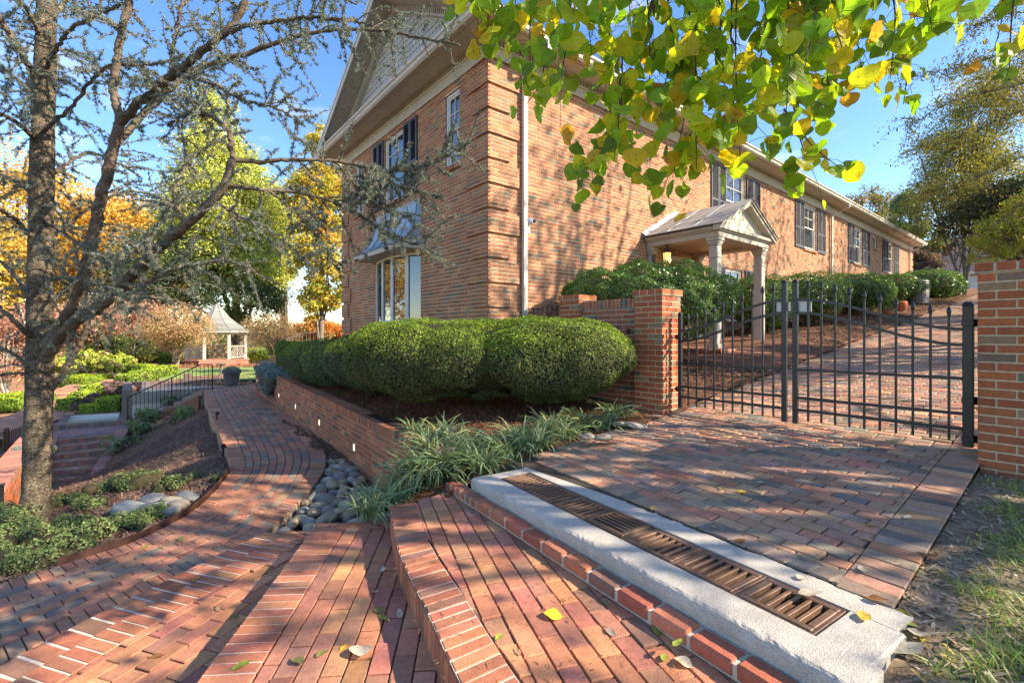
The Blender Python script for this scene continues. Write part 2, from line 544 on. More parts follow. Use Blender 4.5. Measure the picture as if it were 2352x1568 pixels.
mb = MB()
grid_sheet(mb, np.arange(-2.9, 0.2, 0.08), np.arange(-3.1, 10.6, 0.1), zbed, bed_col,
           keep=lambda x, y: ((y > -2.3) & (x > -2.285 + 0.062 * (y + 1.58) + 0.12)) | ((y <= -2.3) & (y > -2.98 + 0.05 * (x < -1)) & (x > -2.85)))
grid_sheet(mb, np.arange(0.12, 29.5, 0.12), np.arange(-2.96, 0.05, 0.12), zbed, bed_col)
tag(mb.build('mulch_bed', M_MULCH, smooth=True), kind='structure')


# ------------------------------------------------------------------ brick paving
def clip_poly(P, Q):
    """clip polygon P by convex ccw polygon Q"""
    out = [tuple(p) for p in P]
    m = len(Q)
    for i in range(m):
        a, b = Q[i], Q[(i + 1) % m]
        ex, ey = b[0] - a[0], b[1] - a[1]
        inp, out = out, []
        if not inp: return []
        sd = [ex * (p[1] - a[1]) - ey * (p[0] - a[0]) for p in inp]
        for k in range(len(inp)):
            p, q = inp[k], inp[(k + 1) % len(inp)]
            s, t = sd[k], sd[(k + 1) % len(inp)]
            if s >= 0: out.append(p)
            if s * t < 0:
                u = s / (s - t); out.append((p[0] + (q[0] - p[0]) * u, p[1] + (q[1] - p[1]) * u))
    return out


def area(P):
    P = A(P); x, y = P[:, 0], P[:, 1]
    return 0.5 * abs(np.dot(x, np.roll(y, -1)) - np.dot(y, np.roll(x, -1)))


def ccw(P):
    P = A(P); x, y = P[:, 0], P[:, 1]
    return P if np.dot(x, np.roll(y, -1)) - np.dot(y, np.roll(x, -1)) > 0 else P[::-1]


def paver(mb, P, zf, col, bev=0.005, dep=0.045, tilt=0.0016, lift=0.002):
    P = ccw(P)[:, :2]; n = len(P)
    if tilt is None: tilt, lift = 0.0008, 0.0008
    ar = area(P)
    if ar < 2e-4: return
    c = P.mean(0); r = np.sqrt(ar)
    k = 1 - bev / np.maximum(np.linalg.norm(P - c, axis=1), 0.02)
    Q = c + (P - c) * k[:, None]
    g = rng.normal(0, tilt, 2) / 0.1; l = rng.normal(0, lift)
    dz = (P - c) @ g + l
    zt = zf(Q[:, 0], Q[:, 1]) + dz
    zm = zf(P[:, 0], P[:, 1]) + dz - bev * 0.8
    v = np.vstack([np.column_stack([Q, zt]), np.column_stack([P, zm]), np.column_stack([P, zm - dep])])
    f = [list(range(n))]
    for i in range(n):
        j = (i + 1) % n
        f.append([n + i, n + j, j, i]); f.append([2 * n + i, 2 * n + j, n + j, n + i])
    mb.add(v, f, col)


def field(mb, org, dl, region, zf, pal, L=0.2, W=0.1, gap=0.005, bond=0.5, amt=0.12, bev=0.005):
    """running bond laid in direction dl, clipped to a convex region"""
    org = A(org); dl = unit(dl); dw = A([-dl[1], dl[0]])
    Q = ccw(region)
    l = (Q - org) @ dl; w_ = (Q - org) @ dw
    for r in range(int(np.floor(w_.min() / W)) - 1, int(np.ceil(w_.max() / W)) + 1):
        off = (r % 2) * L * bond + rng.normal(0, 0.004)
        for k in range(int(np.floor(l.min() / L)) - 2, int(np.ceil(l.max() / L)) + 1):
            a, b = k * L + off + gap / 2, (k + 1) * L + off - gap / 2
            c, d = r * W + gap / 2, (r + 1) * W - gap / 2
            P = [org + dl * x + dw * y for x, y in ((a, c), (b, c), (b, d), (a, d))]
            P = clip_poly(P, Q)
            if len(P) > 2 and area(P) > 6e-4:
                paver(mb, P, zf, pick(pal, amt=amt), bev)


def course(mb, P0, P1, zf, pal, unit_w=0.068, gap=0.008, amt=0.12, mcol=None, bev=0.005, dep=0.05):
    """a course of bricks laid across a strip between two matching polylines"""
    P0 = A(P0); P1 = A(P1)
    n = max(2, int(round(np.linalg.norm(np.diff((P0 + P1) / 2, axis=0), axis=1).sum() / unit_w)))
    a = resample(P0, n + 1); b = resample(P1, n + 1)
    for i in range(n):
        g = gap / 2 / max(unit_w, 1e-3)
        f = lambda p, t: p[i] * (1 - t) + p[i + 1] * t
        paver(mb, [f(a, g), f(a, 1 - g), f(b, 1 - g), f(b, g)], zf, pick(pal, amt=amt), bev, dep, None if mcol is not None else 0.0016)
    if mcol is not None:
        for i in range(n):
            zc = lambda p: float(zf(p[0], p[1])) - 0.0045
            mb.quad([*a[i], zc(a[i])], [*a[i + 1], zc(a[i + 1])], [*b[i + 1], zc(b[i + 1])], [*b[i], zc(b[i])], mcol)


def under(mb, region, zf, drop, col):
    Q = ccw(region)
    mb.add([(x, y, float(zf(x, y)) - drop) for x, y in Q], [list(range(len(Q)))], col)


P_RED = [(5, (0.470, 0.200, 0.116)), (3, (0.410, 0.165, 0.116)), (2, (0.520, 0.250, 0.129)), (1.2, (0.350, 0.170, 0.116)), (0.25, (0.470, 0.250, 0.142))]
P_NOSE = [(4, (0.420, 0.154, 0.090)), (2, (0.460, 0.189, 0.100)), (1.2, (0.250, 0.129, 0.090)), (1, (0.340, 0.120, 0.073))]
P_DRIVE = [(4, (0.400, 0.235, 0.155)), (2.4, (0.450, 0.210, 0.133)), (2.6, (0.280, 0.205, 0.155)), (1.0, (0.170, 0.150, 0.129)), (1.5, (0.370, 0.220, 0.142)), (0.6, (0.470, 0.270, 0.163))]
P_PATH = [(4.5, (0.440, 0.195, 0.120)), (2.2, (0.370, 0.180, 0.125)), (1.7, (0.210, 0.175, 0.146)), (1.3, (0.290, 0.195, 0.142)), (0.8, (0.480, 0.270, 0.155))]
JOINT = (0.06, 0.048, 0.035)
WHITEM = (0.60, 0.55, 0.47)

cu_o = A([-2.39, -3.07]); cu_v = unit([-0.106, -0.994]); cu_u = A([-cu_v[1], cu_v[0]])
if cu_u[0] < 0: cu_u = -cu_u
CUP = lambda s, t: tuple(cu_o + cu_v * s + cu_u * t)
# driveway: from the drain curb, through the gate and up the slope
YL, YR = -2.87, -5.63
mb = MB()
field(mb, (-1.6, -5.4), (0.08, 1), [(CUP(2.4, 0.80)[0], -5.41), (0.9, -5.41), (0.9, -2.98), (CUP(-0.09, 0.80)[0], -2.98)], lambda x, y: zd(x), P_DRIVE, gap=0.009, bev=0.007)
field(mb, (0.9, -5.4), (0, 1), [(0.9, -5.41), (28.5, -5.41), (28.5, YL), (0.9, YL)], lambda x, y: zd(x), P_DRIVE, amt=0.16, gap=0.009, bev=0.007)
course(mb, [(-1.99, -5.415), (0.6, -5.415), (28, -5.415)], [(-2.0, YR), (0.6, YR), (28, YR)], lambda x, y: zd(x), P_DRIVE, 0.1, 0.005)
course(mb, [(-1.63, -3.0), (0.5, -2.985)], [(-1.6, -2.87), (0.5, -2.86)], lambda x, y: zd(x), P_DRIVE, 0.2, 0.006)
course(mb, [CUP(-0.12, 0.68), CUP(2.36, 0.68)], [CUP(-0.1, 0.81), CUP(2.38, 0.81)], lambda x, y: zd(x), P_DRIVE, 0.105, 0.012, mcol=(0.33, 0.28, 0.21))
xs = np.concatenate([[-2.05], np.arange(-1.5, 28.6, 1.0)])
for i in range(len(xs) - 1):
    mb.add([(x, y, float(zd(x)) - 0.013) for x, y in ((xs[i], YR), (xs[i + 1], YR), (xs[i + 1], YL), (xs[i], YL))], np.array([[0, 1, 2, 3]]), JOINT)
    mb.quad((xs[i], YR, float(zd(xs[i])) - 0.4), (xs[i + 1], YR, float(zd(xs[i + 1])) - 0.4), (xs[i + 1], YR, float(zd(xs[i + 1])) - 0.013), (xs[i], YR, float(zd(xs[i])) - 0.013), (0.30, 0.17, 0.12))
tag(mb.build('driveway', M_PAVER), kind='structure')

# short brick walk from the drive to the porch
mb = MB()
wk = [(3.55, -2.86), (6.4, -2.86), (6.5, -1.85), (4.3, -1.85)]
zwk = lambda x, y: zbed(x, y) * 0 + (zd(4.6) + 0.02) + (A(x) - 4.6) * 0.06 + (A(y) + 2.86) * 0.03
field(mb, (3.5, -2.8), (1, 0.05), wk, zwk, P_PATH)
under(mb, wk, zwk, 0.013, JOINT)
for a, b in zip(wk, wk[1:] + wk[:1]):
    mb.quad((*a, float(zwk(*a)) - 0.5), (*b, float(zwk(*b)) - 0.5), (*b, float(zwk(*b)) - 0.013), (*a, float(zwk(*a)) - 0.013), (0.3, 0.12, 0.08))
tag(mb.build('porch_walk', M_PAVER), kind='structure')

# landing steps fanning down from the curb to the path --------------------
def brick_face(mb, pts, z0, z1, pal, w_=0.068, outward=None, mcol=WHITEM):
    """vertical riser faced with brick ends along a polyline"""
    n = max(1, int(np.linalg.norm(np.diff(A(pts), axis=0), axis=1).sum() / w_))
    p = resample(pts, n + 1)
    for i in range(n):
        a, b = p[i], p[i + 1]; t = unit(b - a); nn = A([t[1], -t[0]])
        if outward is not None and np.dot(nn, outward) < 0: nn = -nn
        a2 = a + t * 0.004; b2 = b - t * 0.004
        mb.quad((*a, z0), (*b, z0), (*b, z1), (*a, z1), mcol)
        c = pick(pal)
        o = nn * 0.005
        v = [(*(a2 + o), z0 + 0.005), (*(b2 + o), z0 + 0.005), (*(b2 + o), z1 - 0.003), (*(a2 + o), z1 - 0.003),
             (*a2, z0 + 0.005), (*b2, z0 + 0.005), (*b2, z1 - 0.003), (*a2, z1 - 0.003)]
        mb.add(v, np.array([[0, 1, 2, 3], [4, 0, 3, 7], [1, 5, 6, 2], [3, 2, 6, 7]]), c)


flat = lambda z: (lambda x, y: 0 * A(x) + z)
SA = [(-2.98, -2.80), (-3.14, -3.2), (-3.28, -3.6), (-3.44, -4.24), (-3.55, -4.66), (-3.70, -5.4), (-3.82, -6.4)]
SAi = [(-2.79, -2.84), (-2.95, -3.25), (-3.09, -3.65), (-3.24, -4.28), (-3.35, -4.70), (-3.49, -5.43), (-3.61, -6.4)]
S2 = [(-3.42, -2.42), (-3.62, -2.74), (-4.0, -3.33), (-4.32, -3.82), (-5.0, -4.85), (-5.7, -5.95)]
S2i = [(-3.23, -2.56), (-3.43, -2.87), (-3.81, -3.45), (-4.13, -3.94), (-4.8, -4.97), (-5.5, -6.07)]
S3 = [(-3.66, -1.90), (-4.29, -2.29), (-4.71, -2.56), (-5.01, -2.79), (-5.8, -3.4), (-6.6, -4.05)]
S3i = [(-3.55, -2.08), (-4.18, -2.47), (-4.60, -2.74), (-4.9, -2.97), (-5.68, -3.57), (-6.48, -4.22)]
S3j = [(-3.43, -2.26), (-4.07, -2.65), (-4.49, -2.92), (-4.79, -3.15), (-5.56, -3.74), (-6.36, -4.4)]
SA, SAi, S2, S2i, S3, S3i, S3j = [[tuple(q) for q in resample(spline(q_, 60), 16)] for q_ in (SA, SAi, S2, S2i, S3, S3i, S3j)]
ZA, ZB, ZC = -1.32, -1.47, -1.62
mb = MB()
RA = SAi + [CUP(3.4, -0.09), CUP(0.0, -0.09), CUP(-0.3, -0.09)]
field(mb, (-3.1, -3.7), (-0.36, -0.933), RA, flat(ZA), P_RED, gap=0.007, bev=0.006)
course(mb, SA, SAi, flat(ZA + 0.004), P_NOSE, 0.069, 0.010, mcol=WHITEM, bev=0.007)
under(mb, RA, flat(ZA), 0.012, JOINT)
brick_face(mb, SA, ZB - 0.05, ZA - 0.005, P_NOSE, 0.069, outward=A([-1, 0.3]))
RB = S2i + [(-4.0, -6.4), (-3.2, -4.0), (-2.8, -2.95), (-2.95, -2.80)]
field(mb, (-3.6, -3.3), (-0.565, -0.825), RB, flat(ZB), P_RED, gap=0.007, bev=0.006)
course(mb, S2, S2i, flat(ZB + 0.003), P_NOSE, 0.069, 0.011, mcol=WHITEM, bev=0.006)
course(mb, [(-3.42, -2.40), (-2.9, -2.72)], [(-3.3, -2.60), (-2.9, -2.88)], flat(ZB + 0.003), P_NOSE, 0.069, 0.011, mcol=WHITEM)
under(mb, RB, flat(ZB), 0.012, JOINT)
brick_face(mb, S2, ZC - 0.05, ZB - 0.005, P_NOSE, 0.069, outward=A([-1, 0.5]))
brick_face(mb, [(-3.42, -2.39), (-2.9, -2.71)], ZC - 0.3, ZB - 0.005, P_NOSE, 0.069, outward=A([0, 1]))
RC = S3j + [(-5.7, -6.2), (-4.6, -4.6), (-3.3, -2.5), (-3.3, -2.3)]
field(mb, (-4.0, -2.9), (-0.83, -0.557), ccw(S3j + [(-6.0, -6.2), (-3.25, -2.6)]), flat(ZC), P_RED, gap=0.007, bev=0.006)
course(mb, S3i, S3j, flat(ZC + 0.003), P_NOSE, 0.074, 0.012, mcol=WHITEM, bev=0.006)
under(mb, RC, flat(ZC), 0.014, JOINT)
course(mb, [(-3.60, -1.97), (-3.2, -2.28)], [(-3.48, -2.2), (-3.3, -2.44)], flat(ZC + 0.004), P_NOSE, 0.069, 0.012, mcol=WHITEM)
brick_face(mb, [(-3.6, -1.96), (-3.2, -2.27)], ZC - 0.35, ZC - 0.005, P_NOSE, 0.069, outward=A([0, 1]))
course(mb, S3, S3i, flat(ZC - 0.005), P_NOSE, 0.11, 0.016, mcol=WHITEM, bev=0.006)
brick_face(mb, S3, ZC - 0.22, ZC - 0.012, P_NOSE, 0.11, outward=A([-0.5, 0.8]))
tag(mb.build('brick_steps', M_PAVER), 'wide fanned red brick landing steps edged with white mortared bricks, beside the concrete curb', 'steps')

# winding brick path ------------------------------------------------------
def pathpts(pp):
    o = []
    for px, py in pp:
        z = -1.77 - 0.13 * np.clip((1090 - py) / 205, 0, 1)
        o.append(onz(px, py, z)[:2])
    return A(o)


PL = pathpts([(466, 893), (480, 940), (497, 980), (512, 1020), (525, 1052), (528, 1078), (512, 1105), (472, 1148), (420, 1187), (300, 1245), (160, 1290), (0, 1338), (-250, 1405)])
PR = pathpts([(585, 884), (640, 932), (692, 975), (733, 1022), (748, 1050), (745, 1076), (727, 1105), (692, 1145), (652, 1185), (616, 1216), (590, 1232), (400, 1324), (200, 1424), (0, 1524), (-250, 1650)])
PR[10:] += A([0.0, 0.0])
NP = 240
eL = resample(spline(PL, 400), NP); eR = resample(spline(PR, 400), NP)
cen = (eL + eR) / 2
slen = np.concatenate([[0], np.cumsum(np.linalg.norm(np.diff(cen, axis=0), axis=1))])


def pmap(s, t):
    u = np.interp(s, slen, np.arange(NP)); i = min(int(u), NP - 2); f = u - i
    a = eL[i] * (1 - f) + eL[i + 1] * f; b = eR[i] * (1 - f) + eR[i + 1] * f
    return a * (1 - t) + b * t


mb = MB()
ROWS = 8
tb = 0.165
ts = np.concatenate([[tb], np.linspace(tb, 1 - tb, ROWS + 1)[1:]])
TOT = slen[-1]
for r in range(ROWS):
    s = -0.1 * (r % 2)
    while s < TOT:
        a, b = max(s + 0.003, 0), min(s + 0.2 - 0.003, TOT - 0.001)
        g = 0.0035
        if b > a + 0.02:
            paver(mb, [pmap(a, ts[r] + g), pmap(b, ts[r] + g), pmap(b, ts[r + 1] - g), pmap(a, ts[r + 1] - g)], zpath, pick(P_PATH))
        s += 0.2
s = 0
while s < TOT - 0.1:
    c = pick(P_PATH[:2] + P_PATH[4:])
    paver(mb, [pmap(s + .003, 0.0), pmap(s + 0.0685, 0.0), pmap(s + 0.0685, tb - .004), pmap(s + .003, tb - .004)], zpath, c)
    if s < TOT * 0.72:
        paver(mb, [pmap(s + .003, 1 - tb + .004), pmap(s + 0.0685, 1 - tb + .004), pmap(s + 0.0685, 1.0), pmap(s + .003, 1.0)], zpath, pick(P_PATH[:2] + P_PATH[4:]))
    else:
        paver(mb, [pmap(s + .003, 1 - tb + .004), pmap(s + 0.0685, 1 - tb + .004), pmap(s + 0.0685, 1.0), pmap(s + .003, 1.0)], zpath, pick(P_PATH))
    s += 0.0715
for i in range(NP - 1):
    q = [eL[i], eL[i + 1], eR[i + 1], eR[i]]
    z = [float(zpath(*p)) for p in q]
    mb.quad(*[(p[0], p[1], k - 0.013) for p, k in zip(q, z)], JOINT)
    for a, b in ((eL[i], eL[i + 1]), (eR[i], eR[i + 1])):
        mb.quad((*a, float(zpath(*a)) - 0.35), (*b, float(zpath(*b)) - 0.35), (*b, float(zpath(*b)) - 0.013), (*a, float(zpath(*a)) - 0.013), (0.28, 0.22, 0.17))
tag(mb.build('path', M_PAVER), kind='structure')

# steel edging strip along the left of the path
mb = MB()
e = eL[(eL[:, 1] < 1.0)]
e = resample(e[e[:, 0] > -5.0], 60)
for i in range(len(e) - 1):
    a, b = e[i], e[i + 1]
    t = unit(b - a); nn = A([-t[1], t[0]]) * 0.004
    if nn[0] > 0: nn = -nn
    for o, in (((0.008,)),):
        za = float(zpath(*a)); zb_ = float(zpath(*b))
        oa, ob_ = a + nn * 2, b + nn * 2
        v = [(*oa, za - 0.15), (*ob_, zb_ - 0.15), (*ob_, zb_ + 0.055), (*oa, za + 0.055)]
        v += [(p[0] + nn[0] * 1.5, p[1] + nn[1] * 1.5, p[2]) for p in v]
        mb.add(v, np.array([[0, 1, 2, 3], [7, 6, 5, 4], [3, 2, 6, 7]]), (0.12, 0.055, 0.04))
tag(mb.build('metal_edging', M_RUST), 'rusty brown steel edging strip curving along the left side of the brick path', 'garden edging')

# ------------------------------------------------------------------ drain curb
M_CU = np.eye(4); M_CU[:2, 0] = cu_v; M_CU[:2, 1] = cu_u; M_CU[:3, 3] = (*cu_o, -1.17)
mb = MB()


def slab(s0, s1, t0, t1, z0=-0.3, z1=0.0, b=0.018, c=(0.42, 0.40, 0.37)):
    mb.box(s0, s1, t0, t1, z0, z1, c, bev=b, M=M_CU)


CCOL = (0.44, 0.415, 0.375)


def worn(s0, s1, prof, cap0=True, seed=0):
    """a run of concrete with a worn, slightly wavering section"""
    r_ = np.random.default_rng(seed); n_ = int((s1 - s0) / 0.02)
    k = len(prof); P_ = A(prof); V = np.zeros((n_ + 1, k, 3))
    w1 = np.convolve(r_.normal(0, 1, (n_ + 9)), np.ones(3) / 3, 'same')
    for i in range(n_ + 1):
        V[i, :, 0] = s0 + (s1 - s0) * i / n_
        V[i, :, 1] = P_[:, 0]; V[i, :, 2] = P_[:, 1]
        for j in range(k):
            if P_[j, 2]:
                V[i, j, 1] += P_[j, 2] * (w1[i + j] * 0.0028 + r_.normal(0, 0.0012)); V[i, j, 2] += P_[j, 3] * (w1[i + 4] * 0.0026 + r_.normal(0, 0.001))
    i, j = np.meshgrid(np.arange(n_), np.arange(k - 1), indexing='ij')
    mb.add(xf(V.reshape(-1, 3), M_CU), np.stack([i * k + j, i * k + j + 1, (i + 1) * k + j + 1, (i + 1) * k + j], -1).reshape(-1, 4)[:, ::-1], CCOL)
    for q in (V[0], V[-1]): mb.add(xf(q, M_CU), [list(range(k))], CCOL)


worn(-0.06, 2.63, [(0.006, -0.3, 0, 0), (0.004, -0.10, 1, 0), (0.0, -0.045, 1, 0), (0.003, -0.022, 1, 1), (0.011, -0.008, 1, 1), (0.024, -0.001, 1, 1), (0.05, 0.0, 0, 0), (0.186, 0.0, 0, 0), (0.187, -0.06, 0, 0), (0.187, -0.3, 0, 0)], seed=1)
worn(-0.06, 2.57, [(0.492, -0.3, 0, 0), (0.492, -0.06, 0, 0), (0.493, 0.0, 0, 0), (0.64, 0.0, 0, 0), (0.662, -0.004, 1, 1), (0.672, -0.016, 1, 1), (0.674, -0.3, 0, 0)], seed=2)
slab(-0.058, 0.055, 0.18, 0.50, z1=-0.0015, b=0.002); slab(2.405, 2.60, 0.18, 0.50, z1=-0.0015, b=0.008)
mb.box(0.0, 2.5, 0.18, 0.495, -0.5, -0.22, (0.03, 0.028, 0.025), M=M_CU)
cr = MB
tag(mb.build('drain_curb', M_CONC), 'long grey concrete curb holding a row of rusty drain grates', 'curb')
# brick ledge under the curb
root = MB()
s = -0.30; k = 0
while s < 2.95:
    L_ = 0.085 if k < 6 else 0.205
    c = pick([(4, (0.40, 0.12, 0.075)), (2, (0.45, 0.16, 0.09)), (1.2, (0.24, 0.13, 0.10))])
    if s > 2.3: c = jit((0.2, 0.14, 0.11))
    root.box(s + 0.004, s + L_ - 0.004, -0.112, -0.004, -0.145, -0.078 - 0.004 * (k % 3 == 0), c, bev=0.012, M=M_CU)
    s += L_; k += 1
root.box(-0.3, 2.95, -0.105, 0.0, -0.2, -0.088, (0.50, 0.45, 0.37), M=M_CU)
s = -0.3
while s < 2.95:
    root.box(s + 0.004, s + 0.2, -0.116, -0.01, -0.2, -0.148, pick([(1, (0.22, 0.12, 0.09)), (1, (0.3, 0.12, 0.08))]), bev=0.004, M=M_CU)
    s += 0.205
tag(root.build('brick_ledge', M_PAVER), 'narrow red brick ledge along the foot of the concrete curb', 'brick edging')
# seven cast iron grates
GL = 2.345 / 7
grate_lbl = ['rusty drain grate at the far end of the curb beside the grassy clump', 'second rusty drain grate from the grassy clump, between two cross slotted ones',
             'third rusty drain grate from the grassy clump, just before the turned one', 'rusty drain grate turned round, its slots running along the curb',
             'rusty drain grate just nearer than the turned one', 'sunlit rusty drain grate, second from the near end of the curb',
             'dark rusty drain grate at the near end of the curb, under a pale leaf']
for g in range(7):
    mb = MB(); s0 = 0.06 + g * GL; s1 = s0 + GL - 0.006
    t0, t1 = 0.188, 0.491
    rc = lambda: jit((0.20, 0.115, 0.075), 0.07)
    zt = 0.012 if g == 3 else -0.001
    base = M_CU
    # outer seat
    for (a, b, c, d) in ((s0, s1, t0, t0 + 0.02), (s0, s1, t1 - 0.02, t1), (s0, s0 + 0.014, t0 + .02, t1 - .02), (s1 - 0.014, s1, t0 + .02, t1 - .02)):
        mb.box(a, b, c, d, -0.04, -0.006, jit((0.13, 0.08, 0.06), 0.05), bev=0.002, M=base)
    S0, S1, T0, T1 = s0 + 0.014, s1 - 0.014, t0 + 0.02, t1 - 0.02
    if g == 3:
        w_ = 0.03
        mb.box(S0, S1, T0, T0 + w_, -0.035, zt, rc(), bev=0.003, M=base); mb.box(S0, S1, T1 - w_, T1, -0.035, zt, rc(), bev=0.003, M=base)
        mb.box(S0, S0 + w_, T0 + w_, T1 - w_, -0.035, zt, rc(), bev=0.003, M=base); mb.box(S1 - w_, S1, T0 + w_, T1 - w_, -0.035, zt, rc(), bev=0.003, M=base)
        nb = 5; pit = (T1 - T0 - 2 * w_) / (nb + 0.5)
        for i in range(nb - 0):
            t = T0 + w_ + pit * (i + 0.75) - 0.0
            mb.box(S0 + w_ - .002, S1 - w_ + .002, t - 0.002, t + 0.016, -0.035, zt - 0.001, rc(), bev=0.002, M=base)
    else:
        w_ = 0.032
        mb.box(S0, S1, T0, T0 + w_, -0.035, zt, rc(), bev=0.003, M=base); mb.box(S0, S1, T1 - w_, T1, -0.035, zt, rc(), bev=0.003, M=base)
        w2 = 0.03
        mb.box(S0, S0 + w2, T0 + w_, T1 - w_, -0.035, zt, rc(), bev=0.003, M=base); mb.box(S1 - w2, S1, T0 + w_, T1 - w_, -0.035, zt, rc(), bev=0.003, M=base)
        nb = 5; slot = (S1 - S0 - 2 * w2 - nb * 0.017) / (nb + 1)
        for i in range(nb):
            a = S0 + w2 + slot * (i + 1) + 0.017 * i
            mb.box(a, a + 0.017, T0 + w_ - .002, T1 - w_ + .002, -0.05, zt - 0.001, rc(), bev=0.002, M=base)
    tag(mb.build('drain_grate', M_RUST), grate_lbl[g], 'drain grate', 'row of drain grates in the curb')
# ================================================================== brick walls
P_HOUSE = [(5, (0.420, 0.184, 0.095)), (3, (0.380, 0.154, 0.081)), (2, (0.460, 0.224, 0.113)), (1.1, (0.290, 0.199, 0.123)), (0.8, (0.330, 0.144, 0.086)), (0.3, (0.210, 0.169, 0.123))]
P_PIL = [(5, (0.42, 0.125, 0.055)), (3, (0.37, 0.105, 0.055)), (2, (0.29, 0.18, 0.105)), (1.2, (0.34, 0.12, 0.07)), (0.7, (0.20, 0.14, 0.10))]
P_PLANT = [(5, (0.370, 0.134, 0.077)), (3, (0.320, 0.114, 0.068)), (1.6, (0.120, 0.099, 0.081)), (1.5, (0.420, 0.169, 0.090)), (0.8, (0.210, 0.129, 0.090))]
P_GPIL = [(5, (0.370, 0.124, 0.068)), (3, (0.320, 0.104, 0.063)), (1.3, (0.130, 0.114, 0.095)), (1.5, (0.410, 0.149, 0.073))]
MORT = (0.66, 0.55, 0.41)


def brickwall(mb, M, u0, u1, z0, z1, opens=(), pal=P_HOUSE, mcol=MORT, out=0.0, course_h=0.0677, L=0.2127, j=0.0115, dep=0.007, ph=0.0, zmin=None, amt=0.13, zref=None, mortar=True):
    amt = amt * 0.75
    """brick courses in the plane local y=out; opens = (u0,u1,z0,z1)"""
    zr = z0 if zref is None else zref
    k0 = int(np.floor((z0 - zr) / course_h + 1e-6)); k1 = int(np.ceil((z1 - zr) / course_h - 1e-6))
    V = []; Cc = []
    for k in range(k0, k1):
        a, b = max(zr + k * course_h, z0), min(zr + (k + 1) * course_h - j, z1)
        if b - a < 0.012: continue
        segs = [(u0, u1)]
        for (o0, o1, oz0, oz1) in opens:
            if oz0 < b - 0.02 and oz1 > a + 0.02:
                ns = []
                for (p, q) in segs:
                    if o1 <= p or o0 >= q: ns.append((p, q)); continue
                    if o0 > p: ns.append((p, o0))
                    if o1 < q: ns.append((o1, q))
                segs = ns
        for (p, q) in segs:
            i = int(np.floor((p - ph) / L - (0.5 if k % 2 else 0)))
            x = ph + (i + (0.5 if k % 2 else 0)) * L
            while x < q:
                s, e = max(x, p), min(x + L - j, q)
                if e - s > 0.015 and (zmin is None or b > zmin((s + e) / 2)):
                    V.append((s, e, a, b)); Cc.append(0)
                x += L
    if V:
        V = A(V); n = len(V)
        s, e, a, b = V.T
        o = np.full(n, out) + rng.normal(0, 0.0008, n); ob = o * 0 + out - dep
        bv = 0.002
        q = lambda u, y, z: np.stack([u, y, z], -1)
        vs = np.stack([q(s + bv, o, a + bv), q(e - bv, o, a + bv), q(e - bv, o, b - bv), q(s + bv, o, b - bv), q(s, ob, a), q(e, ob, a), q(e, ob, b), q(s, ob, b)], 1).reshape(-1, 3)
        base = (np.arange(n) * 8)[:, None, None]
        f = (np.array([[0, 3, 2, 1], [4, 0, 1, 5], [1, 2, 6, 5], [2, 3, 7, 6], [3, 0, 4, 7]])[None] + base)
        col = pick(pal, n, amt)
        mb.add(xf(vs, M), f.reshape(-1, 4), np.repeat(col, 5, 0))
    if mortar:
        us = sorted({u0, u1, *[np.clip(o[0], u0, u1) for o in opens], *[np.clip(o[1], u0, u1) for o in opens]})
        zs = sorted({z0, z1, *[np.clip(o[2], z0, z1) for o in opens], *[np.clip(o[3], z0, z1) for o in opens]})
        y = out - dep
        for i in range(len(us) - 1):
            for k in range(len(zs) - 1):
                cu, cz = (us[i] + us[i + 1]) / 2, (zs[k] + zs[k + 1]) / 2
                if any(o[0] < cu < o[1] and o[2] < cz < o[3] for o in opens): continue
                v = xf(A([(us[i], y, zs[k]), (us[i + 1], y, zs[k]), (us[i + 1], y, zs[k + 1]), (us[i], y, zs[k + 1])]), M)
                mb.add(v, np.array([[0, 3, 2, 1]]), mcol)
    for (o0, o1, oz0, oz1) in opens:      # reveals
        for (p, q) in (((o0, oz0), (o0, oz1)), ((o1, oz1), (o1, oz0)), ((o0, oz1), (o1, oz1)), ((o1, oz0), (o0, oz0))):
            v = xf(A([(p[0], out - dep, p[1]), (q[0], out - dep, q[1]), (q[0], out - 0.14, q[1]), (p[0], out - 0.14, p[1])]), M)
            mb.add(v, np.array([[0, 1, 2, 3]]), (0.33, 0.16, 0.11))


FR = frame((0, 0, 0), (1, 0, 0), (0, -1, 0))     # long front
FL = frame((0, 0, 0), (0, 1, 0), (-1, 0, 0))     # gable end
HL, HW = 29.1, 6.72
house = empty('brick_house', (0, 0, -1.0), 'long two storey red brick house with cream trim, dark shutters and a pedimented porch', 'house')

win_R = [(7.92, 9.02, 2.80, 4.42), (13.41, 14.52, 2.92, 4.42), (18.85, 19.87, 2.92, 4.42), (21.6, 22.2, 3.86, 4.42), (24.1, 25.05, 2.92, 4.42), (7.85, 8.85, 0.30, 1.76)]
win_L = [(0.87, 1.36, 3.03, 4.36), (5.34, 5.83, 3.03, 4.36), (3.05, 4.03, 2.92, 4.40)]
DOOR = (4.93, 5.95, -0.31, 1.78)
BAY = (2.30, 4.45, 0.20, 1.70)
mb = MB()
grd = lambda u: float(zd(u)) - 0.3
brickwall(mb, FR, 0.0, HL, -1.3, 4.52, win_R + [DOOR], zmin=grd, zref=-1.3)
brickwall(mb, FL, 0.0, HW, -1.3, 4.52, win_L + [BAY], ph=0.1, zref=-1.3)
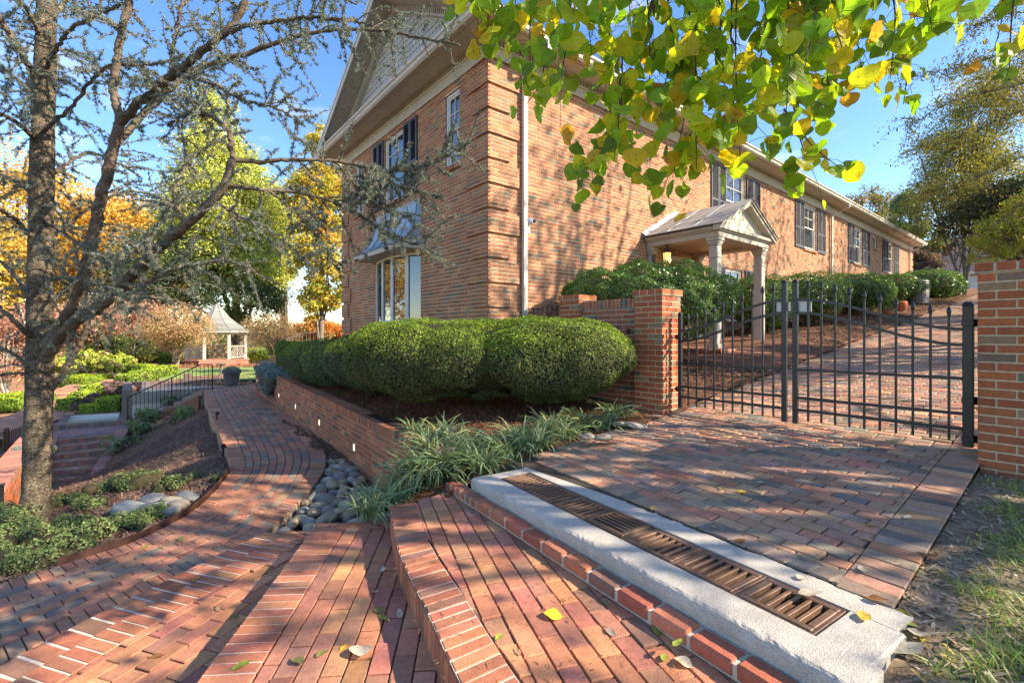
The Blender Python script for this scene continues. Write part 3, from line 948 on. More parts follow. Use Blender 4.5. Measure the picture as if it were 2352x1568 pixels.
# quoins: six courses each, the last one set back
for k in range(-1, 14):
    z1 = 4.40 - k * 0.4062 if False else 4.42 - k * 0.4062
    z0 = z1 - 0.4062 + 0.0677
    if z0 < -1.2: break
    z1 = min(z1, 4.515)
    w_ = 0.425 if k % 2 else 0.638
    wl = 0.425 if k % 2 else 0.6
    o = 0.034
    brickwall(mb, FR, -o, w_, z0, z1, pal=P_HOUSE, out=o, zref=-1.3, ph=-o if k % 2 else -o)
    brickwall(mb, FL, -o, wl, z0, z1, pal=P_HOUSE, out=o, zref=-1.3, ph=-o)
    brickwall(mb, FL, HW - wl, HW + o, z0, z1, pal=P_HOUSE, out=o, zref=-1.3, ph=0)
    brickwall(mb, FR, HL - w_, HL, z0, z1, pal=P_HOUSE, out=o, zref=-1.3, ph=0, zmin=grd)
    for (Mx, a, b) in ((FR, -o + .007, w_), (FL, -o + .007, wl), (FL, HW - wl, HW + o)):
        mb.box(a, b, -0.01, o - 0.0085, z0 - 0.0, z1 - 0.002, (0.38, 0.2, 0.13), M=Mx)
# closed rear and far end
mb.quad((0.01, HW, -3), (HL, HW, -3), (HL, HW, 4.8), (0.01, HW, 4.8), (0.38, 0.17, 0.11))
mb.quad((HL, 0.01, -1), (HL, 0.01, 4.8), (HL, HW, 4.8), (HL, HW, -1), (0.38, 0.17, 0.11))
mb.quad((HL, 0.05, 4.8), (HL, HW / 2, 7.0), (HL, HW / 2, 7.0), (HL, HW, 4.8), (0.38, 0.17, 0.11))
mb.build('wall', M_BRICK, house)

# trim ------------------------------------------------------------------
CRM = (0.50, 0.455, 0.375); CRM2 = (0.60, 0.57, 0.51)
OV = 0.50
mb = MB()
mb.box(-0.03, HL + 0.03, -0.03, 0.0, 4.50, 4.70, CRM, bev=0.006); mb.box(-0.03, 0.0, 0.0, HW + 0.03, 4.501, 4.699, CRM, bev=0.006)
mb.box(-0.028, HL + .02, -0.028, 0.0, 4.70, 4.83, (0.30, 0.265, 0.21)); mb.box(-0.027, 0.0, 0.0, HW + 0.02, 4.7, 4.83, (0.30, 0.265, 0.21))
mb.box(-0.055, HL, -0.055, -0.026, 4.685, 4.712, CRM2, bev=0.004); mb.box(-0.056, -0.026, -0.025, HW, 4.686, 4.711, CRM2, bev=0.004)
x = 0.0
while x < HL:
    mb.box(x, x + 0.035, -0.052, -0.02, 4.715, 4.80, CRM); x += 0.072
y = -0.04
while y < HW:
    mb.box(-0.052, -0.02, y, y + 0.035, 4.715, 4.80, CRM); y += 0.072
mb.box(-OV, HL + 0.3, -OV, 0.02, 4.80, 4.83, (0.56, 0.50, 0.42)); mb.box(-OV, 0.02, 0.02, HW + OV, 4.801, 4.829, (0.52, 0.47, 0.40))
for o in (0.12, 0.40):
    mb.box(-o - 0.02, HL, -o - 0.02, -o, 4.788, 4.80, CRM); mb.box(-o - 0.02, -o, -o, HW + o, 4.7885, 4.8005, CRM)
mb.build('fascia', M_PAINT, house)
for axis_ in (0, 1):
    mb = MB()
    prof = [(0.0, 4.78), (0.035, 4.77), (0.07, 4.80), (0.085, 4.85), (0.115, 4.87), (0.118, 4.905), (0.105, 4.905), (0.10, 4.88), (0.0, 4.88)]
    if axis_ == 0:
        P0 = [(-OV - p, -OV - p, z) for p, z in prof]; P1 = [(HL + 0.3, -OV - p, z) for p, z in prof]
    else:
        P0 = [(-OV - p, HW + OV, z) for p, z in prof]; P1 = [(-OV - p, -OV - p, z) for p, z in prof]
    n = len(prof)
    mb.add(P0 + P1, [[i, i + 1, n + i + 1, n + i] for i in range(n - 1)] + [list(range(n)), list(range(n, 2 * n))[::-1]], (0.58, 0.53, 0.46))
    mb.build('gutter', M_PAINT, house)

# main roof -------------------------------------------------------------
RZ = 4.90; SLP = 0.575; RY = HW / 2
zr_ = lambda y: RZ + SLP * (min(y, HW - y) + OV)
mb = MB()
for sgn in (0, 1):
    ys = np.linspace(-OV, RY, 15)
    for i in range(14):
        a, b = ys[i], ys[i + 1]
        za, zb_ = zr_(a), zr_(b)
        if sgn: a, b = HW - a, HW - b
        for z_off, c in ((0.12, (0.16, 0.15, 0.14)), (0.0, (0.40, 0.36, 0.30))):
            mb.quad((-OV, a, za + z_off), (HL + 0.3, a, za + z_off), (HL + 0.3, b, zb_ + z_off), (-OV, b, zb_ + z_off), jit(c, 0.06))
mb.build('roof', M_SHINGLE, house)
mb = MB()
# rake boards, rake dentils, pent roof and scalloped shingles of the gable
for sgn in (0, 1):
    f = (lambda y: y) if not sgn else (lambda y: HW - y)
    for (o0, o1, d0, d1, c) in ((-OV - 0.03, -OV, -0.03, 0.17, CRM2), (-OV - 0.05, -OV - 0.03, 0.10, 0.17, (0.66, 0.64, 0.60)), (-0.10, -0.02, -0.16, 0.0, CRM)):
        ya, yb = -OV - 0.03, RY
        v = []
        for xx in (o0, o1):
            for (y, dz) in ((ya, d0), (yb, d0), (yb, d1), (ya, d1)):
                v.append((xx, f(y), RZ + SLP * (y + OV) + dz))
        mb.add(v, [[0, 1, 2, 3], [7, 6, 5, 4], [0, 4, 5, 1], [3, 2, 6, 7], [0, 3, 7, 4], [1, 5, 6, 2]], c)
    y = 0.0
    while y < RY - 0.05:
        zz = RZ + SLP * (y + OV)
        v = []
        for xx in (-0.125, -0.09):
            for (yy, dz) in ((y, -0.115), (y + 0.034, -0.115), (y + 0.034, -0.02), (y, -0.02)):
                v.append((xx, f(yy), RZ + SLP * (yy + OV) + dz))
        mb.add(v, [[0, 1, 2, 3], [7, 6, 5, 4], [0, 4, 5, 1], [3, 2, 6, 7], [0, 3, 7, 4], [1, 5, 6, 2]], CRM)
        y += 0.072
mb.quad((-OV - 0.06, -OV, 4.895), (-OV - 0.06, HW + OV, 4.895), (0.0, HW + OV - 0.4, 5.10), (0.0, -OV + 0.4, 5.10), (0.22, 0.20, 0.17))
mb.add([(0.0, -0.1, 4.83), (0.0, HW + 0.1, 4.83), (0.0, RY, zr_(RY))], np.array([[0, 2, 1]]), (0.42, 0.40, 0.35))
row = 0; z = 5.0
ex = 0.125
while z < 7.05:
    half = (RZ + SLP * OV - z) / SLP
    y0 = max(0.0, (z - RZ) / SLP - OV + 0.02); y1 = HW - y0
    y = y0 - (0.065 if row % 2 else 0.0)
    while y < y1:
        a, b = max(y, y0), min(y + 0.128, y1)
        if b - a > 0.03:
            m = (a + b) / 2; h = (b - a) / 2
            tt = np.linspace(0, np.pi, 7)
            bot = [(m - h * np.cos(t), z + 0.055 - 0.055 * np.sin(t)) for t in tt]
            v = [(-0.020, p, q) for p, q in bot] + [(-0.006, b, z + ex + 0.02), (-0.006, a, z + ex + 0.02)]
            v2 = [(-0.004, p, q) for p, q in bot]
            mb.add(v + v2, [list(range(9))] + [[i, 9 + i, 10 + i, i + 1] for i in range(6)], jit((0.47, 0.455, 0.40), 0.04))
        y += 0.132
    z += ex; row += 1
mb.build('gable', M_PAINT, house)

# windows ---------------------------------------------------------------
FRM = (0.68, 0.66, 0.61)


def window(M, u0, u1, z0, z1, grid=(2, 2), sill=True, sash=True, parent=house):
    mb = MB(); d = -0.055
    w_ = 0.05
    for (a, b, c, e) in ((u0, u0 + w_, z0, z1), (u1 - w_, u1, z0, z1), (u0 + w_, u1 - w_, z1 - w_, z1), (u0 + w_, u1 - w_, z0, z0 + w_)):
        mb.box(a, b, d - 0.05, d + 0.02, c, e, FRM, bev=0.005, M=M)
    i0, i1, j0, j1 = u0 + w_, u1 - w_, z0 + w_, z1 - w_
    zm = (j0 + j1) / 2
    s = 0.035
    if sash:
        for (k0, k1, dd) in ((j0, zm + 0.015, -0.03), (zm - 0.015, j1, -0.012)):
            for (a, b, c, e) in ((i0, i0 + s, k0, k1), (i1 - s, i1, k0, k1), (i0 + s, i1 - s, k1 - s, k1), (i0 + s, i1 - s, k0, k0 + s)):
                mb.box(a, b, d + dd - 0.012, d + dd + 0.012, c, e, FRM, bev=0.003, M=M)
        k0, k1 = zm + 0.02, j1 - s
        for g in range(1, grid[0]):
            u = i0 + (i1 - i0) * g / grid[0]; mb.box(u - 0.008, u + 0.008, d - 0.02, d - 0.004, k0, k1, FRM, M=M)
        for g in range(1, grid[1]):
            zz = k0 + (k1 - k0) * g / grid[1]; mb.box(i0 + s, i1 - s, d - 0.0205, d - 0.0045, zz - 0.008, zz + 0.008, FRM, M=M)
    ob = mb.build('window', M_PAINT, parent)
    g = MB()
    g.add(xf(A([(i0, d - 0.02, zm), (i1, d - 0.02, zm), (i1, d - 0.02, j1), (i0, d - 0.02, j1)]), M), np.array([[0, 3, 2, 1]]), (0.02, 0.02, 0.02), 0)
    g.add(xf(A([(i0, d - 0.04, j0), (i1, d - 0.04, j0), (i1, d - 0.038, zm), (i0, d - 0.038, zm)]), M), np.array([[0, 3, 2, 1]]), (0.02, 0.02, 0.02), 0)
    g.build('pane', M_GLASS, ob)
    if sill:
        b = MB(); n = max(2, int((u1 - u0 + 0.1) / 0.07)); p = (u1 - u0 + 0.1) / n
        for i in range(n):
            b.box(u0 - 0.05 + i * p + 0.004, u0 - 0.05 + (i + 1) * p - 0.004, -0.03, 0.045, z0 - 0.095, z0 - 0.005, pick(P_HOUSE), bev=0.004, M=M)
        b.box(u0 - 0.05, u1 + 0.05, -0.03, 0.038, z0 - 0.09, z0 - 0.008, MORT, M=M)
        b.build('sill', M_BRICK, ob)
    return ob


def shutter(M, u0, u1, z0, z1, panels=2, parent=house, col=(0.075, 0.08, 0.10)):
    mb = MB(); n = panels; w_ = (u1 - u0) / n
    for k in range(n):
        a, b = u0 + k * w_ + 0.004, u0 + (k + 1) * w_ - 0.004
        s = 0.045
        for (p, q, c, e) in ((a, a + s, z0, z1), (b - s, b, z0, z1), (a + s, b - s, z1 - 0.06, z1), (a + s, b - s, z0, z0 + 0.09), (a + s, b - s, (z0 + z1) / 2 - 0.15, (z0 + z1) / 2 - 0.09)):
            mb.box(p, q, 0.005, 0.038, c, e, col, bev=0.004, M=M)
        for (c, e) in ((z0 + 0.09, (z0 + z1) / 2 - 0.15), ((z0 + z1) / 2 - 0.09, z1 - 0.06)):
            z = c
            while z < e - 0.01:
                v = A([(a + s, 0.012, z + 0.028), (b - s, 0.012, z + 0.028), (b - s, 0.034, z), (a + s, 0.034, z)])
                mb.add(xf(v, M), np.array([[0, 1, 2, 3]]), col); z += 0.032
        mb.box(a + s, b - s, 0.004, 0.008, z0, z1, (0.02, 0.02, 0.022), M=M)
    return mb.build('shutter', M_PAINT, parent)


for (a, b, c, e) in win_R:
    window(FR, a, b, c, e, grid=(2, 2) if b - a > 0.7 else (1, 1), sash=(e - c) > 0.7)
for (a, b, c, e) in win_L:
    window(FL, a, b, c, e, grid=(2, 2))
for (a, b, z0, z1) in ((7.10, 7.88, 2.76, 4.44), (9.08, 9.95, 2.76, 4.44), (12.60, 13.36, 2.88, 4.46), (14.60, 15.43, 2.88, 4.46), (18.05, 18.81, 2.88, 4.46), (19.95, 21.0, 2.88, 4.46), (23.1, 24.05, 2.88, 4.46), (25.15, 26.1, 2.88, 4.46), (9.0, 9.7, 0.26, 1.78), (7.15, 7.82, 0.26, 1.78)):
    shutter(FR, a, b, z0, z1)
for (a, b) in ((2.42, 3.02), (4.06, 4.62)):
    shutter(FL, a, b, 2.86, 4.42)

# downspouts ------------------------------------------------------------
DSP = (0.62, 0.58, 0.52)
for (x, dx, zb_) in ((0.72, 0.0, -0.95), (15.95, 0.25, 0.6), (28.25, 0.25, 1.9)):
    mb = MB()
    sec = lambda p: [(p[0] + a, p[1] + b, p[2]) for a, b in ((-0.042, -0.03), (0.042, -0.03), (0.042, 0.03), (-0.042, 0.03))]
    path = [(x + dx * 0.5 + 0.1, -OV - 0.06, 4.80), (x + dx * 0.5 + 0.1, -OV - 0.055, 4.66), (x + 0.06, -0.24, 4.50), (x, -0.075, 4.38), (x, -0.07, 4.2), (x, -0.07, zb_)]
    V = []
    for p in path: V += sec(p)
    n = len(path)
    mb.add(V, [[i * 4 + k, i * 4 + (k + 1) % 4, (i + 1) * 4 + (k + 1) % 4, (i + 1) * 4 + k] for i in range(n - 1) for k in range(4)] + [[3, 2, 1, 0], [n * 4 - 4, n * 4 - 3, n * 4 - 2, n * 4 - 1]], DSP)
    for z in (zb_ + 0.9, zb_ + 2.6, 4.0):
        mb.box(x - 0.046, x + 0.046, -0.104, -0.02, z, z + 0.03, (0.5, 0.47, 0.43), M=None)
    mb.build('downspout', M_PAINT, house)
mb = MB()
mb.tube([(0.815, -0.02, 4.35), (0.815, -0.02, 1.95)], 0.011, 6, (0.6, 0.58, 0.55)); mb.box(0.79, 0.86, -0.05, 0.0, 1.72, 1.95, (0.62, 0.60, 0.57), bev=0.006)
mb.build('conduit', M_PAINT, house)

# bay window ------------------------------------------------------------
mb = MB()
bow = [(2.24, -0.12), (2.76, 0.07), (3.30, 0.15), (3.85, 0.12), (4.42, 0.02)]
z0, z1 = 0.20, 1.66
for (c, e, o) in ((z0 - 0.05, z0, 0.05), (z1, z1 + 0.06, 0.03)):
    P = [(-(o_ + o), y) for y, o_ in bow]; P = [(0.15, bow[0][0])] + P + [(0.15, bow[-1][0])]
    mb.prism(ccw(P), c, e, FRM)
for i in range(4):
    (ya, oa), (yb, ob_) = bow[i], bow[i + 1]
    a = A([-oa, ya, 0]); b = A([-ob_, yb, 0]); u = unit(b - a); n_ = A([-u[1], u[0], 0]); Lp = np.linalg.norm(b - a)
    if n_[0] > 0: n_ = -n_
    Mp = frame(a, u, n_)
    for (p, q, c, e) in ((0, 0.05, z0, z1), (Lp - 0.05, Lp, z0, z1), (0.05, Lp - 0.05, z0, z0 + 0.07), (0.05, Lp - 0.05, z1 - 0.06, z1)):
        mb.box(p, q, -0.03, 0.018, c, e, FRM, bev=0.005, M=Mp)
bayo = mb.build('bay_window', M_PAINT, house)
for i in range(4):
    (ya, oa), (yb, ob_) = bow[i], bow[i + 1]
    g = MB(); n_ = unit(A([-(yb - ya), -(ob_ - oa) * 1.0]))
    g.quad((-oa + 0.012, ya, z0 + 0.05), (-oa + 0.012, ya, z1), (-ob_ + 0.012, yb, z1), (-ob_ + 0.012, yb, z0 + 0.05), (0.02, 0.02, 0.02))
    g.build('pane', M_GLASS, bayo)
mb = MB()
prof = [(0.50, 1.755), (0.42, 1.79), (0.33, 1.86), (0.24, 1.97), (0.165, 2.12), (0.11, 2.28), (0.075, 2.45), (0.06, 2.60)]
ring = []
for o, z in prof:
    t = (o - 0.06) / 0.44
    ring.append([(0.0, 2.30 - 0.16 * t, z), (-o, 2.36 - 0.20 * t, z), (-o, 4.36 + 0.26 * t, z), (0.0, 4.42 + 0.22 * t, z)])
V = A(ring).reshape(-1, 3)
mb.add(V, [[i * 4 + k, i * 4 + k + 1, (i + 1) * 4 + k + 1, (i + 1) * 4 + k] for i in range(len(prof) - 1) for k in range(3)], (0.27, 0.34, 0.37))
for s in np.linspace(0, 1, 6):
    P = [A(r[1]) * (1 - s) + A(r[2]) * s + A([-0.006, 0, 0.004]) for r in ring]
    mb.tube(P, 0.013, 5, (0.20, 0.255, 0.285))
mb.box(-0.035, -0.002, 2.28, 4.44, 2.59, 2.70, (0.25, 0.28, 0.30), bev=0.004)
ro = mb.build('bay_roof', M_COPPER, bayo)
mb = MB()
P = [(0.0, 2.13), (-0.50, 2.16), (-0.50, 4.62), (0.0, 4.65)]
mb.prism(ccw(P), 1.66, 1.752, CRM)
mb.build('bay_soffit', M_PAINT, bayo)

# porch -----------------------------------------------------------------
PF = -0.31
mb = MB()
mb.box(4.12, 6.80, -1.78, -0.005, PF - 0.55, PF - 0.06, (0.38, 0.15, 0.10), bev=0.01)
porch_r = [(4.12, -1.78), (6.80, -1.78), (6.80, -0.01), (4.12, -0.01)]
field(mb, (4.2, -1.6), (1, 0), porch_r, flat(PF), P_PATH, dep=None) if False else None
field(mb, (4.2, -1.7), (1, 0), porch_r, flat(PF), P_PATH)
under(mb, porch_r, flat(PF), 0.012, JOINT)
brickwall(mb, frame((4.12, -1.785, 0), (1, 0, 0), (0, -1, 0)), 0, 2.68, PF - 0.5, PF - 0.04, zref=PF - 0.5)
porch = mb.build('porch', M_PAVER, house)
PC = (0.47, 0.42, 0.345)


def column(x, y, w_, dep, half=False):
    mb = MB(); h = w_ / 2
    y0, y1 = (y - h, y + h) if not half else (y - dep, y)
    z1 = 1.88
    mb.box(x - h - 0.03, x + h + 0.03, y0 - 0.03, y1 + (0.03 if not half else 0), PF, PF + 0.10, PC, bev=0.01)
    mb.box(x - h, x + h, y0, y1, PF + 0.10, z1 - 0.16, PC, bev=0.012)
    mb.box(x - h - 0.014, x + h + 0.014, y0 - 0.014, y1 + (0.014 if not half else 0), z1 - 0.40, z1 - 0.37, PC, bev=0.006)
    for (o, a, b) in ((0.010, z1 - 0.15, z1 - 0.12), (0.024, z1 - 0.12, z1 - 0.07), (0.042, z1 - 0.07, z1)):
        mb.box(x - h - o, x + h + o, y0 - o, y1 + (o if not half else 0), a, b, PC, bev=0.008)
    return mb.build('pilaster' if half else 'column', M_PAINT, porch)


column(4.45, -1.5, 0.175, 0.175); column(6.42, -1.5, 0.175, 0.175)
column(4.45, -0.01, 0.19, 0.10, True); column(6.42, -0.01, 0.19, 0.10, True)
mb = MB()
for (o, a, b) in ((0.0, 1.88, 1.985), (0.03, 1.985, 2.02), (0.075, 2.02, 2.085)):
    for (x0, x1, y0, y1) in ((4.31 - o, 4.59, -1.64 - o, -0.01), (6.28, 6.56 + o, -1.64 - o, -0.01), (4.59, 6.28, -1.64 - o, -1.36)):
        mb.box(x0, x1, y0, y1, a, b, PC, bev=0.006)
mb.box(4.58, 6.29, -1.37, -0.01, 1.955, 1.975, (0.46, 0.34, 0.22))
# tympanum and rake moulding
rx, rz = 5.435, 2.74
mb.add([(4.28, -1.60, 2.085), (6.59, -1.60, 2.085), (rx, -1.60, rz - 0.05)], np.array([[0, 1, 2]]), (0.52, 0.48, 0.40))
for s in (-1, 1):
    a = A([rx + s * 1.26, 0, 2.085]); b = A([rx, 0, rz])
    for (y0, y1, t0, t1) in ((-1.75, -1.60, -0.10, -0.03), (-1.78, -1.60, -0.03, 0.0)):
        v = []
        for yy in (y0, y1):
            for (p, t) in ((a, t0), (b, t0), (b, t1), (a, t1)):
                v.append((p[0], yy, p[2] + t))
        mb.add(v, [[0, 1, 2, 3], [7, 6, 5, 4], [0, 4, 5, 1], [3, 2, 6, 7], [0, 3, 7, 4], [1, 5, 6, 2]], PC)
mb.build('pediment', M_PAINT, porch)
mb = MB()
for s in (-1, 1):
    e = rx + s * 1.29
    q = [(e, -1.80, 2.082), (rx, -1.80, rz + 0.015), (rx, -0.01, rz + 0.015), (e, -0.01, 2.082)]
    mb.quad(*q, (0.33, 0.31, 0.27)); mb.quad(*[(p[0], p[1], p[2] + 0.02) for p in q], (0.34, 0.32, 0.28))
    mb.quad(q[0], q[1], (q[1][0], q[1][1], q[1][2] + .02), (q[0][0], q[0][1], q[0][2] + .02), (0.2, 0.2, 0.18)); mb.quad(q[0], q[3], (q[3][0], q[3][1], q[3][2] + .02), (q[0][0], q[0][1], q[0][2] + .02), (0.2, 0.2, 0.18))
    for yy in (-1.2, -0.62):
        mb.tube([(e, yy, 2.105), (rx, yy, rz + 0.038)], 0.012, 5, (0.36, 0.40, 0.38))
    mb.tube([(e + (rx - e) * 0.5, -1.8, (2.102 + rz + 0.035) / 2), (e + (rx - e) * 0.5, -0.01, (2.102 + rz + 0.035) / 2)], 0.004, 4, (0.2, 0.2, 0.18))
    v = [(e, -0.10, 2.11), (rx, -0.10, rz + 0.05), (rx, -0.004, rz + 0.13), (e, -0.004, 2.19)]
    mb.quad(*v, (0.66, 0.64, 0.60))
mb.build('porch_roof', M_SHINGLE, porch)
mb = MB()
d0, d1, dz0, dz1 = DOOR
for (a, b, c, e) in ((d0, d0 + 0.09, dz0, dz1), (d1 - 0.09, d1, dz0, dz1), (d0 + 0.09, d1 - 0.09, dz1 - 0.09, dz1)):
    mb.box(a, b, -0.1, 0.02, c, e, PC, bev=0.006, M=FR)
mb.box(d0 + 0.09, d1 - 0.09, -0.09, -0.045, dz0, dz1 - 0.09, (0.42, 0.07, 0.03), bev=0.004, M=FR)
for (a, b) in ((d0 + 0.17, d0 + 0.48), (d0 + 0.54, d0 + 0.85)):
    for (c, e) in ((dz0 + 0.15, dz0 + 0.75), (dz0 + 0.9, dz0 + 1.55), (dz0 + 1.66, dz0 + 1.92)):
        mb.box(a, b, -0.046, -0.036, c, e, (0.36, 0.055, 0.025), bev=0.004, M=FR)
dr = mb.build('front_door', M_PAINT, house)
mb = MB(); mb.lathe([(0.0, 0), (0.028, 0.01), (0.03, 0.03), (0.0, 0.05)], (d1 - 0.16, -0.02 + 0.06, 0.72), 10, (0.5, 0.38, 0.12)); mb.build('door_knob', M_METAL, dr)

# wall lanterns ---------------------------------------------------------
for i, (x, lab) in enumerate(((4.40, 'lit bronze wall lantern on the left pilaster of the porch'), (6.40, 'lit bronze wall lantern partly behind the right porch column'))):
    y = -0.46; top = 1.93
    t = empty('wall_lantern', (x, y + 0.33, 1.5), lab, 'lantern', 'pair of porch lanterns')
    br = (0.07, 0.045, 0.03)
    mb = MB()
    mb.lathe([(0.0, 0.0), (0.012, -0.02), (0.012, -0.05), (0.03, -0.07), (0.02, -0.09), (0.05, -0.12), (0.07, -0.16), (0.115, -0.20), (0.12, -0.215), (0.09, -0.22)], (x, y, top), 12, br)
    mb.lathe([(0.075, -0.50), (0.085, -0.515), (0.04, -0.55), (0.02, -0.60), (0.0, -0.62)], (x, y, top), 12, br)
    for k in range(6):
        a = k * np.pi / 3
        mb.tube([(x + 0.085 * np.cos(a), y + 0.085 * np.sin(a), top - 0.215), (x + 0.068 * np.cos(a), y + 0.068 * np.sin(a), top - 0.505)], 0.006, 5, br)
    mb.build('lantern_cage', M_METAL, t, smooth=False)
    mb = MB(); mb.lathe([(0.078, -0.22), (0.062, -0.50)], (x, y, top), 12, (0.6, 0.42, 0.18)); mb.build('lantern_glass', M_LAMPGLASS, t, True)
    mb = MB()
    P = spline([(x, y, top - 0.56), (x + 0.0, y + 0.12, top - 0.66), (x, y + 0.24, top - 0.55), (x, y + 0.29, top - 0.38), (x, y + 0.325, top - 0.36)], 16)
    mb.tube(P, 0.012, 6, br); mb.box(x - 0.05, x + 0.05, y + 0.315, y + 0.33, top - 0.62, top - 0.22, br, bev=0.004)
    mb.build('bracket', M_METAL, t)
    mb = MB()
    for k in range(3):
        a = k * 2.1
        mb.lathe([(0.0, 0.09), (0.009, 0.06), (0.012, 0.03), (0.008, 0.0), (0.0, 0.0)], (x + 0.03 * np.cos(a), y + 0.03 * np.sin(a) - 0.06, top - 0.42), 8, (1, 0.7, 0.3))
    mb.build('bulb', M_GLOW, t, True)

# security camera -------------------------------------------------------
c = onY(1224, 508, -0.13)
t = empty('security_camera', (c[0] - 0.05, 0, c[2]), 'small white dome security camera on the brick wall right of the corner downspout', 'camera')
mb = MB()
P = A([(c[0] - 0.06, -0.005, c[2] - 0.01), (c[0] - 0.05, -0.06, c[2] - 0.005), (c[0] - 0.03, -0.09, c[2])])
mb.tube(P, [0.035, 0.05, 0.055], 14, (0.72, 0.72, 0.74)); mb.tube([P[-1], P[-1] + A([0.03, -0.05, 0.0])], [0.058, 0.05], 14, (0.75, 0.75, 0.77))
mb.build('housing', M_WHITE, t, True)
mb = MB(); mb.lathe([(0.0, 0.035), (0.018, 0.03), (0.032, 0.012), (0.036, -0.01), (0.02, -0.03), (0, -0.036)], (c[0] + 0.012, -0.145, c[2] + 0.004), 12, (0.03, 0.03, 0.035)); mb.build('lens', M_GLASS, t, True)
# ================================================================== pillars and walls
def src(px, py, z):
    return onz(px / KPX, py / KPX, z)


def pillar(x0, x1, y0, y1, z0, z1, label, name='brick_pillar', group='brick pillars of the driveway gate'):
    t = empty(name, ((x0 + x1) / 2, (y0 + y1) / 2, z0), label, 'pillar', group)
    mb = MB(); zc = z1 - 0.075
    zr = zc - 40 * 0.0677
    for M, L in ((frame((x0, y1, 0), (0, -1, 0), (-1, 0, 0)), y1 - y0), (frame((x0, y0, 0), (1, 0, 0), (0, -1, 0)), x1 - x0), (frame((x1, y1, 0), (-1, 0, 0), (0, 1, 0)), x1 - x0), (frame((x1, y0, 0), (0, 1, 0), (1, 0, 0)), y1 - y0)):
        brickwall(mb, M, 0, L, z0 - 0.2, zc, pal=P_PIL, mcol=(0.58, 0.50, 0.36), zref=zr, ph=0.0, j=0.011)
    mb.build('shaft', M_BRICK, t)
    mb = MB(); o = 0.022
    k = 4; w_ = (y1 - y0 + 2 * o) / k; ux = (x1 - x0 + 2 * o) / 2
    for j in range(2):
        for i in range(k):
            mb.box(x0 - o + j * ux + .004, x0 - o + (j + 1) * ux - .004, y0 - o + i * w_ + .004, y0 - o + (i + 1) * w_ - .004, zc + 0.004, z1 + rng.normal(0, .001), pick(P_PIL[:2] + P_PIL[3:4]), bev=0.006)
    mb.box(x0 - o + .006, x1 + o - .006, y0 - o + .006, y1 + o - .006, zc, z1 - 0.008, (0.45, 0.38, 0.29))
    mb.build('cap', M_BRICK, t)
    return t


pillar(0.55, 0.97, -2.85, -2.44, -0.98, 0.545, 'brick pillar beside the big clipped hedge, carrying the far gate leaf')
pillar(0.55, 0.97, -6.04, -5.615, -1.08, 0.535, 'brick pillar at the right edge, orange and tan bricks, carrying the near gate leaf')
pillar(0.56, 0.92, -1.46, -1.06, -0.9, 0.56, 'low brick pillar nearest the house, ending the short wall by the holly')

t = empty('brick_wall', (0.75, -1.95, -0.95), 'short brick wall between two pillars behind the big clipped hedge', 'wall')
mb = MB()
brickwall(mb, frame((0.615, -1.46, 0), (0, -1, 0), (-1, 0, 0)), 0, 0.98, -1.1, 0.345, pal=P_GPIL, mcol=(0.50, 0.45, 0.38), opens=[(0.10, 0.17, -0.02, 0.05), (0.50, 0.57, -0.02, 0.05), (0.80, 0.87, -0.02, 0.05)])
brickwall(mb, frame((0.88, -2.44, 0), (0, 1, 0), (1, 0, 0)), 0, 0.98, -1.1, 0.345, pal=P_GPIL)
y = -2.44
while y < -1.48:
    mb.box(0.60, 0.895, y + .004, y + 0.064, 0.345, 0.455, pick(P_GPIL), bev=0.005); y += 0.069
mb.box(0.606, 0.89, -2.44, -1.46, 0.34, 0.447, (0.48, 0.42, 0.34))
mb.build('masonry', M_BRICK, t)

# planter retaining wall ----------------------------------------------------
ZW = -1.08
wl = A([onz(919, 996, ZW), onz(800, 940, ZW), onz(720, 904, ZW - 0.01), onz(640, 869, ZW - 0.03), onz(588, 844, ZW - 0.05)])[:, :2]
k_ = np.polyfit(wl[:, 1], wl[:, 0], 1)
wx = lambda y: np.polyval(k_, y)
YW0, YW1 = -2.35, wl[-1, 1]
wa, wb = A([wx(YW0), YW0]), A([wx(YW1), YW1])
wu = unit(wb - wa); wn = A([-wu[1], wu[0]])
if wn[0] > 0: wn = -wn
MW = frame((*wa, 0), (*wu, 0), (*wn, 0)); WL = np.linalg.norm(wb - wa)
tw = empty('planter_wall', (*((wa + wb) / 2), -1.8), 'long low red brick planter wall with small lights along the curved path', 'wall')
mb = MB()
brickwall(mb, MW, 0, WL, -2.02, ZW - 0.105, pal=P_PLANT, mcol=(0.47, 0.37, 0.26), j=0.010, zref=-2.02)
mb.build('masonry', M_BRICK, tw)
mb = MB()
u = 0.0
while u < WL - 0.06:
    mb.box(u + .003, u + 0.0655, -0.215, 0.0 + rng.normal(0, .001), ZW - 0.105, ZW + rng.normal(0, 0.0015), pick(P_PLANT), bev=0.004, M=MW); u += 0.0687
mb.box(0, WL, -0.21, -0.004, ZW - 0.106, ZW - 0.006, (0.40, 0.30, 0.22), M=MW)
mb.box(0, WL, -0.22, -0.02, -2.0, ZW - 0.107, (0.3, 0.15, 0.10), M=MW)
mb.build('cap', M_BRICK, tw)
sl = [(1039, 1310), (937, 1237), (867, 1190), (818, 1158), (754, 1116)]
sl_l = ['lit step light in the planter wall nearest the river stones', 'second lit step light along the planter wall from the river stones', 'middle one of five lit step lights in the planter wall',
        'lit step light in the planter wall just before the blue juniper', 'farthest lit step light, beyond the blue juniper on the planter wall']
